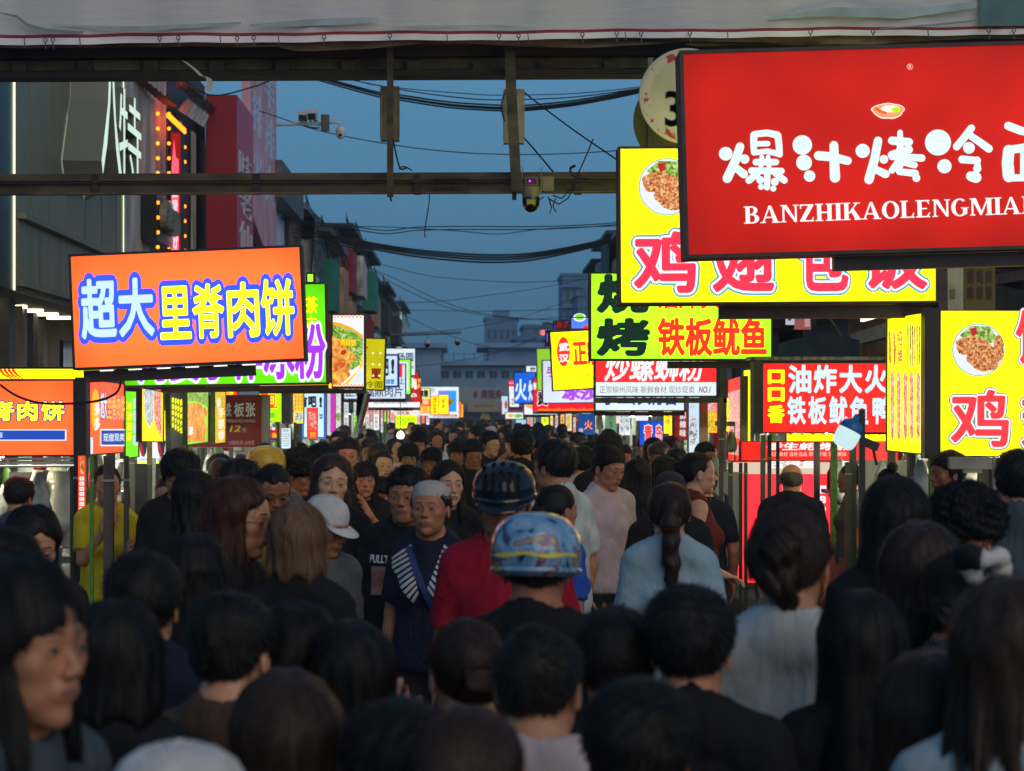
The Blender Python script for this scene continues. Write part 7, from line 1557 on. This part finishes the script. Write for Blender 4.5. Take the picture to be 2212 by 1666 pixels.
bag(15,1085,12.4,60,75,'plastic_bag','white plastic bag at the left edge beside the vendor',1); bag(130,1020,13.2,70,50,'plastic_bag','crumpled clear bag under the orange price box',2); bag(145,1060,13.0,34,80,'plastic_bag','hanging white carrier bag in the left stall',3); bag(83,1015,13.6,24,60,'plastic_red','red bag on a hook in the left stall',4)
bag(455,1005,18.8,34,56,'plastic_bag','pale bag hanging below the maroon board',5); bag(1990,1040,12.4,50,90,'plastic_bag','hanging white bags under the yellow corner box',6); bag(1905,1040,13.8,36,80,'plastic_bag','yellowish clear bag beside the work lamp',7); bag(1580,955,19.8,24,44,'casing_olive','green lime bag beside the red menu strip',8); bag(148,1128,12.6,30,22,'w_teal','teal cloth bundle on the left counter',9)
bag(1815,1040,16,44,90,'sheet_plastic','pale green plastic film inside the right stall',10); bag(1545,1050,15.5,36,120,'sheet_plastic','clear film hung beside the woman in maroon',11); bag(1335,985,21,46,90,'sheet_plastic','pale paper bundle below the white strips',12); bag(1425,985,22.4,60,60,'sheet_plastic','crumpled green plastic below the blue box',13)
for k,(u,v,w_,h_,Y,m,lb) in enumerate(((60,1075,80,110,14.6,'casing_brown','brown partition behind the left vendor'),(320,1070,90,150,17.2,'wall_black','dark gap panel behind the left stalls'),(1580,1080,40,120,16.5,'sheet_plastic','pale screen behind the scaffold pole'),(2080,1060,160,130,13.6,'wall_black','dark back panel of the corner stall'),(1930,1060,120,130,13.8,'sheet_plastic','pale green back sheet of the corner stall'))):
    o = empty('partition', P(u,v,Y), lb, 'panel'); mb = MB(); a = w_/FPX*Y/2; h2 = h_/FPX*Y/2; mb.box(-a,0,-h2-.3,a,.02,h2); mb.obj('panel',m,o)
for u, v, Y, lb in ((1848,900,0,''),):
    pass
o = empty('skewer_led', P(1447,960,22.2), 'orange LED string hanging below the yellow banner', 'lamp')
for k in range(8): mb = MB(); mb.lathe([(.0005,-.02),(.02,0),(.0005,.02)],(.006*(-1)**k,0,.11-.032*k),8); mb.obj('bulb','bulb_orange',o,True)
# ------------------------------------------------------------------ the crowd
def cloth(n_, c_):
    m, nt, bs = principled(n_, c_, .85, 0, .2); n = add_noise_color(nt, bs, c_, .16, 10)
    t = nt.nodes.new('ShaderNodeTexCoord'); mp = nt.nodes.new('ShaderNodeMapping'); mp.inputs['Scale'].default_value = (1,1,.45); mp.inputs['Rotation'].default_value = (.3,.5,.2)
    a = nt.nodes.new('ShaderNodeTexNoise'); a.inputs['Scale'].default_value = 9; a.inputs['Detail'].default_value = 3; a.inputs['Distortion'].default_value = 1.6
    f = nt.nodes.new('ShaderNodeTexNoise'); f.inputs['Scale'].default_value = 420; f.inputs['Detail'].default_value = 1
    b1 = nt.nodes.new('ShaderNodeBump'); b1.inputs['Strength'].default_value = .5; b1.inputs['Distance'].default_value = .035; b2 = nt.nodes.new('ShaderNodeBump'); b2.inputs['Strength'].default_value = .25; b2.inputs['Distance'].default_value = .001
    nt.links.new(t.outputs['Object'], mp.inputs[0]); nt.links.new(mp.outputs[0], a.inputs[0]); nt.links.new(t.outputs['Object'], f.inputs[0]); nt.links.new(a.outputs[0], b1.inputs['Height']); nt.links.new(f.outputs[0], b2.inputs['Height']); nt.links.new(b1.outputs[0], b2.inputs['Normal']); nt.links.new(b2.outputs[0], bs.inputs['Normal']); M[n_] = m
for n_, c_ in (('tee_white',(.52,.55,.54)),('tee_pinkish',(.55,.46,.47)),('tee_blue',(.02,.09,.42)),('tee_lightblue',(.30,.43,.50)),('tee_yellow',(.62,.47,.02)),('top_maroon',(.16,.025,.02)),('tee_black',(.014,.014,.016)),('tee_navy',(.014,.018,.040)),('shirt_slate',(.06,.08,.10)),
               ('shirt_pale',(.42,.47,.50)),('tee_red',(.34,.01,.03)),('tee_gray',(.10,.10,.11)),('shirt_teal',(.25,.33,.31)),('shirt_cream',(.45,.42,.36)),('tee_brown',(.09,.055,.04)),('cap_white',(.62,.60,.57)),('cap_black',(.02,.02,.022)),('cover_beige',(.42,.38,.36)),('tee_mustard',(.30,.20,.05)),('white_stripe',(.55,.57,.60))):
    cloth(n_, c_)
mat('helmet_yellow', (.62,.38,.02), .22, amt=.1, scale=5); mat('helmet_navy', (.010,.014,.028), .25, amt=.4, scale=8); mat('helmet_orange', (.42,.22,.08), .4); mat('visor_dark', (.006,.007,.012), .12, spec=.8); mat('strap_blue', (.03,.05,.16), .6); mat('phone_black', (.01,.01,.012), .2); emis('phone_screen', (.75,.8,.95), .9)
def glossy_helmet():
    m, nt, bs = principled('helmet_glossy', (.10,.28,.50), .10); bs.inputs['Coat Weight'].default_value = .8
    t = nt.nodes.new('ShaderNodeTexCoord'); n = nt.nodes.new('ShaderNodeTexNoise'); n.inputs['Scale'].default_value = 6; n.inputs['Detail'].default_value = 2.5; n.inputs['Distortion'].default_value = 2.6
    r = nt.nodes.new('ShaderNodeValToRGB'); e = r.color_ramp.elements; r.color_ramp.interpolation = 'EASE'; e[0].position = .34; e[0].color = (.02,.03,.10,1); e[1].position = .72; e[1].color = (.62,.64,.68,1)
    for p_, c_ in ((.41,(.15,.34,.55)),(.52,(.30,.46,.60)),(.57,(.16,.05,.22)),(.62,(.55,.42,.08)),(.66,(.10,.12,.28))): q = e.new(p_); q.color = (*c_,1)
    nt.links.new(t.outputs['Object'], n.inputs[0]); nt.links.new(n.outputs[0], r.inputs[0]); nt.links.new(r.outputs[0], bs.inputs['Base Color']); M['helmet_glossy'] = m
glossy_helmet(); mat('star_yellow', (.75,.62,.05), .3)
SK = {'a':(.58,.27,.145),'b':(.50,.215,.11),'c':(.42,.165,.08),'d':(.64,.34,.205),'e':(.30,.12,.06)}
MS = {}; NAMED = [(1560,1830,985,1210,20),(170,430,950,1200,30)]
def who(u, v, Y, sp, face_deg, label, skin='b', hair='hair_black', shirt='tee_black', key=None, hatm=None, trous='cloth_dark', grp=None, top_off=0):
    """stands so that the crown shows at (u, v); face_deg 0 looks at the camera, 180 away, 90 to the photo's right"""
    p = P(u, v, Y); z = p.z-top_off
    sp = dict(sp); sp.setdefault('seed', int(u)+1)
    if Y < 7: sp['near'] = 1
    MS[label] = 1
    if key is None: key = 'solo_'+label
    view = math.degrees(math.atan2(p.x, p.y))
    # the hat or big hair adds height
    h = z; hw = .105*FPX/Y; NAMED.append((u-hw, u+hw, v-4, v+.25*FPX/Y, Y))
    return place_person(key, sp, (p.x, p.y, 0), math.radians(face_deg-view), h, label, SK[skin], hair, shirt, trous, grp, hatm)
m_, f_ = dict(sex='m'), dict(sex='f')
def sp(b, **k): d = dict(b); d.update(k); return d
# -- named people of the photograph, back to front
who(748,940,14.5,sp(m_,hair='crew',wide=1.08,age=1,build=1.1,strands=900),6,'stern heavy faced man in a dark shirt left of the far stalls','b',shirt='tee_black')
who(827,973,16,sp(f_,hair='bun',top='shirt'),14,'woman with pulled back hair in a pale shirt looking right','d','hair_brown','shirt_pale')
who(905,925,22,sp(m_,hair='thick',glasses=1),-4,'young man with bowl hair and glasses in the far middle','d',shirt='tee_gray')
who(883,953,18.5,sp(m_,hair='thick',wide=1.05),2,'round faced man with curtain fringe in the middle crowd','b',shirt='tee_black')
who(932,961,18,sp(m_,hair='thick',glasses=1,seed=5),-18,'wavy haired man with metal glasses beside the curtain fringe man','c',shirt='tee_gray')
who(986,947,20.5,sp(m_,hair='thick',seed=9),4,'boy with straight fringe just behind the middle group','b',shirt='shirt_slate')
who(1022,945,17.5,sp(m_,hair='short',pitch=.25),10,'man with dense dark hair lowering his head in the middle','c',shirt='tee_black')
who(1057,928,20,sp(m_,hair='short',top='open'),42,'young man in an open black collar gazing to the right','d',shirt='tee_black')
who(1128,926,15.8,sp(m_,hair='short',arms=('raise','raise')),178,'tall man seen from behind in a black tee with raised arms','b',shirt='tee_black')
who(1163,925,19,sp(m_,hair='buzz',hat='cap'),165,'person in a navy cap with a white line, turned away','c',shirt='tee_navy',hatm=['tee_navy','tee_navy'])
who(1240,962,17,sp(m_,hair='buzz',hat='cycle'),150,'rider with a yellow and black cycling helmet in the right crowd','c',shirt='shirt_cream',hatm=['helmet_yellow','cap_black','cap_black'])
who(1316,931,13.8,sp(m_,hair='buzz',hat='cap',build=1.15),190,'broad man in a black cap and black tee facing away','b',shirt='tee_black',hatm=['cap_black','cap_black'])
who(1260,960,15,sp(m_,hair='short',arms=('raise','down')),160,'man holding a raised hand beside his ear','d',shirt='tee_white')
who(1440,983,14.5,sp(f_,hair='back'),180,'woman with rounded dark bob seen from behind near the stalls','b',shirt='tee_black')
who(1378,989,13,sp(f_,hair='back',top='dress',strands=2200),182,'woman with waist length black hair in a black dress, from behind','b',shirt='tee_black')
who(1838,1000,15.2,sp(f_,hair='bun'),-85,'stall woman in profile behind the work lamp','b',shirt='tee_gray')
who(1710,1017,13.4,sp(m_,hair='bald',build=1.1),178,'balding man seen from behind before the pink red menu','a','hair_gray','tee_navy')
who(1920,997,12.6,sp(f_,hair='topknot'),-150,'woman with a topknot behind the straight black hair','c',shirt='tee_mustard')
who(2050,968,11.6,sp(m_,hair='short',build=1.1),-60,'dark figure inside the corner stall below the yellow box','e',shirt='tee_gray')
who(788,994,13,sp(f_,hair='bangs',arms=('mouth','down'),hands=1),4,'young woman with fringe lifting food to her mouth','b',shirt='tee_black')
who(824,1024,13.4,sp(m_,hair='thick'),-8,'half hidden boy in black next to the eating woman','c',shirt='tee_black')
who(643,962,12,sp(m_,hair='curly',pitch=.3),60,'curly haired man in black bending his head to the right','c',shirt='tee_black')
who(695,948,12.2,sp(m_,hair='thick'),160,'person with thick black mop of hair behind the long haired woman','b',shirt='tee_black')
who(575,962,11.8,sp(m_,hair='buzz',hat='helmet'),170,'rider in a shiny yellow helmet facing away','c',shirt='tee_gray',hatm=['helmet_yellow','helmet_yellow'])
who(517,978,9.8,sp(m_,hair='thick',seed=31),150,'dark tousled head between the maroon board and the yellow helmet','b',shirt='tee_black')
who(390,961,10.8,sp(m_,hair='thick',glasses=1,pitch=.25,wide=1.06),-12,'man with thick black hair and round glasses looking down, left stalls','b',shirt='tee_black')
who(230,1003,11.5,sp(f_,hair='bun',arms=('down','chin'),hands=1),8,'woman vendor in a yellow tee with her hand at her chin','b',shirt='tee_yellow')
who(40,1026,11.6,sp(m_,hair='short',pitch=.2),150,'man with short hair turned away inside the nearest left stall','b',shirt='shirt_slate')
who(372,1024,11.2,sp(f_,hair='bun',arms=('phone','phone'),hands=1,pitch=.3),-55,'reddish haired woman in a pale teal shirt reading her phone','a','hair_auburn','shirt_teal')
who(968,992,10.6,sp(f_,hair='mid',wide=.95,strands=2600),16,'long faced woman with black hair looking right behind the capped woman','d',shirt='tee_black')
who(1310,955,11.8,sp(m_,hair='crew',wide=1.05,build=1.12,pitch=.22,strands=1800),48,'man in a pinkish white tee with his eyes lowered to the right','b',shirt='tee_pinkish')
who(1505,975,11.5,sp(f_,hair='updo',top='tank',arms=('front','front'),strands=1800),100,'woman in a sleeveless maroon top with clipped up hair, in profile','d',shirt='top_maroon')
who(1200,943,10.2,sp(m_,hair='short',glasses=1,build=1.22,wide=1.08,strands=1800),-128,'broad man in a white tee and glasses seen from behind','b',shirt='tee_white')
who(1447,1016,10.4,sp(m_,hair='buzz',hat='cap'),175,'person in an olive black cap above the ponytail','c',shirt='tee_black',hatm=['cloth_dark','cloth_dark'])
who(588,997,9.6,sp(m_,hair='buzz',pitch=.42,wide=1.06,strands=1500),14,'man with cropped hair bowing his head beside the auburn bob','c',shirt='tee_mustard')
r_ = who(715,978,9.2,sp(f_,hair='long',roll=.12,wide=1.0,strands=3200),8,'woman with long dark brown hair looking sidelong in black','d','hair_brown','tee_black')
P22 = who(880,999,9.0,sp(m_,hair='crew',wide=1.14,age=1,build=1.25,strands=2600),-16,'heavy man in a black printed tee frowning to the left','c',shirt='tee_black')
P23 = who(930,1037,8.5,sp(f_,hair='bun',hat='beanie',wide=1.05,pitch=-.10),-14,'woman in a beige head cover and striped sailor collar','c',shirt='tee_navy',hatm=['cover_beige'])
who(1200,1045,8.9,sp(f_,hair='bun'),130,'dark haired woman in a blue tee behind the glossy helmet','c',shirt='tee_blue')
who(418,1013,8.5,sp(f_,hair='back',strands=3000),172,'woman with long straight black hair seen from behind on the left','b',shirt='tee_black')
who(700,1066,7.9,sp(m_,hair='buzz',hat='cap',pitch=.3),50,'person in a white cap with a low brim, looking down','c',shirt='cap_white' if 0 else 'tee_gray',hatm=['cap_white','cap_white'])
who(1446,1040,7.8,sp(f_,hair='pony',strands=3600),184,'woman with a long dark ponytail and light blue tee, from behind','b','hair_brown','tee_lightblue')
who(1090,995,6.9,sp(m_,hair='buzz',hat='cycle',pitch=.22,wide=1.1),-6,'man in a dark ribbed cycling helmet and red shirt looking down','c',shirt='tee_red',hatm=['helmet_navy','visor_dark','cap_black'])
who(70,1088,6.5,sp(f_,hair='mid',pitch=.35,strands=3000),12,'woman with parted black hair looking down at the far left','a',shirt='tee_black')
who(510,1024,6.3,sp(f_,hair='mid',glasses=1,yaw=.0,pitch=.1,strands=4200),70,'woman with a dark auburn bob and glasses in profile','a','hair_auburn','tee_black')
who(642,1080,6.2,sp(f_,hair='bob',strands=4200),172,'woman with a light brown bob seen from behind','b','hair_light','tee_black')
who(2080,1030,6.2,sp(m_,hair='curly',pitch=.35,strands=4000),55,'man with a mop of curly hair looking down on the right','c',shirt='tee_black')
who(1935,1026,5.6,sp(f_,hair='back',strands=3600),178,'woman with straight black hair from behind on the right','b',shirt='tee_black')
PH = who(1158,1106,4.9,sp(m_,hair='buzz',hat='helmet',pitch=.1),172,'rider in a glossy blue patterned helmet with a yellow star','c',shirt='tee_black',hatm=['helmet_glossy','helmet_glossy'])
who(10,1126,5.0,sp(m_,hair='short'),168,'dark head cut by the left edge of the frame','b',shirt='tee_black')
who(1990,1118,4.6,sp(f_,hair='mid',strands=4000),176,'woman with brownish hair before the straight black hair','b','hair_brown','tee_navy')
who(1702,1083,4.2,sp(f_,hair='updo',strands=4500),172,'large blurred dark head with a loose bun in a white shirt','b','hair_brown','tee_white')
who(2075,1186,4.4,sp(f_,hair='bun'),150,'dark head with a black and white scrunchie on the right','b',shirt='shirt_slate')
who(2192,1236,3.0,sp(f_,hair='long',strands=5000),160,'nearest woman with long brown hair at the right edge','b','hair_brown','tee_white')
who(36,1188,2.95,sp(f_,hair='bangs',strands=5000,yaw=.0),48,'nearest woman with a fringe and navy shirt at the left edge','b',shirt='shirt_slate')
who(2200,962,8.2,sp(m_,hair='short',build=1.2),185,'man in a slate blue shirt at the right edge behind the cream post','b',shirt='shirt_slate')
# -- front rows whose lower bodies fill the bottom of the picture
FR = 'front row of the crowd'
for u, v, Y, spc, a, lb, sk_, hr, shp in ((310,1180,4.6,sp(m_,hair='short'),170,'black haired man with a dark jacket in the left front row','b','hair_black','tee_navy'),(420,1150,5.2,sp(f_,hair='back',strands=3500),178,'low dark head between the striped post and the auburn bob','b','hair_black','tee_black'),
      (250,1290,3.7,sp(f_,hair='bob',strands=3500),165,'short haired woman in charcoal in the left front row','b','hair_black','tee_black'),(500,1265,3.9,sp(m_,hair='crew',arms=('raise','down')),150,'man in brown with a raised bare forearm','d','hair_black','tee_brown'),(640,1290,4.0,sp(m_,hair='short'),176,'man in black seen from behind under the white cap','b','hair_black','tee_black'),
      (760,1335,3.9,sp(f_,hair='back',strands=3000),180,'woman in black before the striped collar','b','hair_black','tee_black'),(1010,1330,3.9,sp(f_,hair='bun',top='tank',arms=('raise','down')),-165,'woman with bare shoulders and pinned hair in the centre front row','d','hair_brown','tee_red'),(1160,1330,3.5,sp(m_,hair='buzz',top='tank'),165,'man in a sleeveless top with a bare neck in the front row','a','hair_black','tee_pinkish'),
      (1330,1300,4.0,sp(m_,hair='short'),178,'man in a black tee below the blue shirt','b','hair_black','tee_black'),(1490,1250,3.9,sp(m_,hair='short'),172,'man in a dark olive tee beside the white shirt','b','hair_black','tee_black'),(1860,1270,3.9,sp(f_,hair='back',strands=3500),176,'woman with dark hair in a black top in the right front row','b','hair_black','tee_black'),
      (390,1590,2.5,sp(m_,hair='buzz',hat='cap'),75,'child in a white cap at the bottom left','a','hair_black','tee_white'),(620,1440,3.0,sp(f_,hair='mid',strands=3000),178,'child with brown hair at the bottom of the crowd','b','hair_brown','tee_brown'),(860,1490,2.9,sp(m_,hair='short',arms=('raise','raise')),-150,'boy in a mustard tee at the bottom of the crowd','b','hair_black','tee_mustard'),(1010,1520,2.7,sp(f_,hair='bun'),150,'child in a white top near the bottom centre','d','hair_brown','tee_white'),
      (1380,1450,3.0,sp(m_,hair='short'),176,'boy in black at the bottom right of centre','b','hair_black','tee_black'),(2010,1400,3.2,sp(f_,hair='bob',strands=3500),172,'woman with a brown bob low on the right','b','hair_brown','tee_black')):
    hm = {'child in a white cap at the bottom left':['cap_white','cap_white']}.get(lb)
    who(u,v,Y,spc,a,lb,sk_,hr,shp,grp=FR,hatm=hm)
# prints and details on the two nearest facing people
def chest_text(rec, txt, w_, z, m, y=-.15, dx=0.):
    r, parts, t, s_ = rec; co, fs = text_mesh(txt, .03); mn, mx_ = co.min(0), co.max(0); k = w_/(mx_[0]-mn[0])
    me_s = (parts.get('shirt') or parts.get('dress')).data; vs = np.array([v.co[:] for v in me_s.vertices]); fr = vs[vs[:,1] < 0]
    out = []
    for p in co:
        X_ = (p[0]-mn[0]-(mx_[0]-mn[0])/2)*k+dx; Z_ = z+(p[1]-mn[1])*k*1.25
        d = (fr[:,0]-X_)**2+(fr[:,2]-Z_)**2; i = np.argsort(d)[:4]; out.append((X_, float((fr[i,1]).min())-.004-(.001 if p[2] > 0 else 0), Z_))
    me = bpy.data.meshes.new('print'); me.from_pydata(out,[],fs); me.materials.append(M[m]); o = bpy.data.objects.new('shirt_print', me); COL.objects.link(o); o.parent = parts.get('shirt') or parts.get('dress'); return o
mat('print_white', (.80,.80,.82), .8); food_mat('tee_glow_picture',(5,8,20),(120,60,30),(100,115,150),48,.10)  # the tee picture has a faint glow put into its material
chest_text(P22,'PULLTHROUGH',.27,1.285,'print_white',dx=-.02)
def shirt_patch(rec, pts, m, off=.004, name='shirt_print', n=10):
    """a four cornered patch laid on the front of the shirt"""
    r, parts, t, s_ = rec; sh = parts.get('shirt'); vs = np.array([v.co[:] for v in sh.data.vertices]); fr = vs[vs[:,1] < .02]; mb = MB(); A, B_, C_, D_ = [np.array(p) for p in pts]; g = []
    for j in range(n+1):
        for i in range(n+1):
            a, b_ = i/n, j/n; q = A*(1-a)*(1-b_)+B_*a*(1-b_)+C_*a*b_+D_*(1-a)*b_
            d = (fr[:,0]-q[0])**2+(fr[:,2]-q[1])**2; k = np.argsort(d)[:3]; g.append((q[0], float(fr[k,1].min())-off, q[1]))
    mb.add(g, [(j*(n+1)+i, j*(n+1)+i+1, (j+1)*(n+1)+i+1, (j+1)*(n+1)+i) for j in range(n) for i in range(n)][::1]); o = mb.obj(name, m, None, True); o.parent = sh; return o
shirt_patch(P22,((-.14,1.27),(.10,1.27),(.10,1.14),(-.14,1.14)),'tee_glow_picture')
# striped sailor collar: stripes of white and navy laid over the shoulders and down to the chest
def collar(rec):
    for s_ in (1,-1):
        n = 10
        for k in range(n):
            a = k/n; b_ = (k+.6)/n
            top = lambda t: (s_*(.075+(.015-.075)*t), 1.435+(1.215-1.435)*t); outr = lambda t: (s_*(.165+(.035-.165)*max(0,(t-.25)/.75)), 1.375+(1.17-1.375)*t)
            shirt_patch(rec,(top(a),outr(a),outr(b_),top(b_)),'white_stripe',.010,'collar_stripe',3)
    shirt_patch(rec,((-.10,1.42),(-.075,1.43),(.09,1.12),(.055,1.11)),'strap_blue',.018,'bag_strap',8)
collar(P23)
# star and band on the glossy helmet, phone for the reading woman
def on_helmet(rec):
    r, parts, t, s_ = rec; sh = parts['hat_shell']; O = t['_O']; R = t['_R']; c = np.array((0,.014,.02))
    def q(az, el, k=1.012): return tuple((R @ (c+np.array((.92*.127*k*math.cos(el)*math.sin(az), 1.1*.127*k*math.cos(el)*math.cos(az), .134*k*math.sin(el)))))+O)
    mb = MB(); pts = [q(.1+.36*math.sin(2*math.pi*i/10)*(1 if i%2==0 else .42), .36+.34*math.cos(2*math.pi*i/10)*(1 if i%2==0 else .42), 1.02) for i in range(10)]; mb.add([q(.1,.36,1.035)]+pts,[(0,i+1,(i+1)%10+1) for i in range(10)]); o = mb.obj('star','star_yellow'); o.parent = sh
    mb = MB(); n = 16; vs = [];
    for i in range(n+1): az = -1.2+2.6*i/n; vs += [q(az,.10+.03*math.sin(i)), q(az,.19+.05*math.sin(i*.8))]
    mb.add(vs,[(2*i,2*i+1,2*i+3,2*i+2) for i in range(n)]); o = mb.obj('wavy_band','star_yellow'); o.parent = sh
on_helmet(PH)
o = empty('phone', P(325,1120,10.9), 'phone with a bright edge held by the reading woman', 'phone'); o.rotation_euler = (-.9,.3,-.6); mb = MB(); mb.box(-.037,-.004,-.075,.037,.004,.075); mb.obj('case','phone_black',o); mb = MB(); mb.box(-.034,-.0056,-.072,.034,-.0042,.072); mb.obj('screen','phone_screen',o)
mb = MB(); o = empty('scrunchie', P(2128,1222,4.25), 'fluffy white and black scrunchie on the right', 'scrunchie'); n = 26
pts = [(.05*math.cos(2*math.pi*i/n),.02*math.sin(4*math.pi*i/n),.04*math.sin(2*math.pi*i/n)) for i in range(n+1)]; mb.tube(pts,[.021+.009*math.sin(i*2.3)*math.cos(i*.9) for i in range(n+1)],10,False); mb.obj('fabric','cap_white',o,True); o.rotation_euler = (.9,.5,.4); o.scale = (.85,.85,.85)
mb = MB(); mb.tube([(.05*math.cos(t),.02*math.sin(2*t),.04*math.sin(t)) for t in np.linspace(2.4,4.4,9)],[.026,.031,.027,.033,.028,.032,.027,.030,.024],10); mb.obj('black_fabric','cap_black',o,True)
# -- generic crowd filling the street behind, all sharing a few bodies
TP = [('gm1',sp(m_,hair='short',detail=0,seed=1)),('gm2',sp(m_,hair='thick',detail=0,seed=2)),('gm3',sp(m_,hair='crew',detail=0,seed=3,build=1.12,wide=1.05)),('gf1',sp(f_,hair='mid',detail=0,seed=4)),('gf2',sp(f_,hair='back',detail=0,seed=5)),('gf3',sp(f_,hair='bun',detail=0,seed=6)),('gm4',sp(m_,hair='thick',glasses=1,detail=0,seed=7)),('gf4',sp(f_,hair='bangs',detail=0,seed=8)),
      ('gc1',sp(m_,hair='buzz',hat='cap',detail=0,seed=9)),('gh1',sp(m_,hair='buzz',hat='helmet',detail=0,seed=10))]
rg = random.Random(21); shirts = ['tee_black','tee_black','tee_navy','tee_gray','shirt_slate','tee_white','shirt_pale','tee_brown','tee_black','tee_pinkish','shirt_cream']; placed = []
HN = {'short':'short hair','thick':'heavy fringe','crew':'cropped hair','mid':'shoulder-length hair','back':'long hair','bun':'tied hair','bangs':'fringe','buzz':'shaved head'}
CN = {'tee_black':'black','tee_navy':'navy','tee_gray':'grey','shirt_slate':'slate blue','tee_white':'white','shirt_pale':'pale blue','tee_brown':'brown','tee_pinkish':'pinkish','shirt_cream':'cream'}
def generic(x, y, h, band):
    i = rg.choices(range(10),(5,5,5,4,4,3,4,3,.8,.45))[0]; key, spc = TP[i]; a = rg.choice((0,0,10,-15,30,-35,180,175,170,-170,160,90,-80)) if y < 40 else rg.choice((0,180,175,-170,20,-20,90))
    sh = rg.choice(shirts); hat = spc.get('hat'); fc = 'facing us' if abs(a) < 25 else ('side on' if abs(a) < 120 else 'from behind')
    what = ('in a yellow helmet' if hat == 'helmet' else 'in a pale cap' if hat == 'cap' else 'with '+HN[spc['hair']]+(' glasses' if spc.get('glasses') else ''))
    uu = VPX+x/y*FPX; lm = next(t for l_, t in LM if uu < l_)
    for ad in ('','tall ','short ','broad ','slight ','upright ','other '):
        lb = '%s%s %s, %s top, %s, %s by %s' % (ad, 'man' if spc['sex']=='m' else 'woman', what, CN[sh], fc, band, lm)
        if lb not in MS: break
    MS[lb] = 1
    hm = {'cap':[rg.choice(('cap_white','tee_lightblue')),'cap_white'],'helmet':['helmet_orange','helmet_orange']}.get(hat)
    r, parts, t, s_ = place_person(key, spc, (x,y,0), math.radians(a), h, lb, SK[rg.choice('abcd')], rg.choice(('hair_black','hair_black','hair_black','hair_brown')), sh, 'cloth_dark', 'people filling the street', hm)
taken = []
bands = [(11,15,12,'near',(1.45,1.60)),(15,19,16,'mid crowd',(1.50,1.66)),(19,24,20,'midway',(1.55,1.72)),(24,32,30,'far',(1.55,1.76)),(32,45,34,'very far',(1.55,1.78)),(45,75,46,'farthest',(1.55,1.80))]
LM = ((760,'the maroon menu board'),(835,'the yellow bulb box'),(880,'the black lettered box'),(930,'the burger box'),(990,'the blue fruit box'),(1050,'the end poster'),(1110,'the hazy tower'),(1160,'the blue box'),(1285,'the flame box'),(1400,'the noodle sign'),(3000,'the grill sign'))
for y0, y1, n, bd, hh in bands:
    k = 0; tries = 0
    while k < n and tries < 900:
        tries += 1; y = rg.uniform(y0,y1); x = rg.uniform(-2.0,2.15)
        if any(abs(x-a) < .42 and abs(y-b_) < .55 for a, b_ in taken): continue
        uu = VPX+x/y*FPX; vt = VPY-(hh[1]-CAMZ)/y*FPX; hw_ = .1*FPX/y
        if any(uu+hw_ > a and uu-hw_ < b_ and vt < d_ and Yn > y-.3 for a, b_, c_, d_, Yn in NAMED): continue
        taken.append((x,y)); generic(x,y,rg.uniform(*hh),bd); k += 1
# -- haze: one closed box of thin air round everything
hz = MB(); hz.box(-60,-25,-1.3,60,360,27); m = bpy.data.materials.new('haze_air'); m.use_nodes = True; nt = m.node_tree; nt.nodes.remove(nt.nodes['Principled BSDF']); pv = nt.nodes.new('ShaderNodeVolumePrincipled')
pv.inputs['Color'].default_value = (.62,.80,.95,1); pv.inputs['Density'].default_value = .0013; pv.inputs['Anisotropy'].default_value = .2; nt.links.new(pv.outputs[0], nt.nodes['Material Output'].inputs['Volume']); M['haze_air'] = m
if HAZE: tag(hz.obj('haze','haze_air'), kind='stuff')
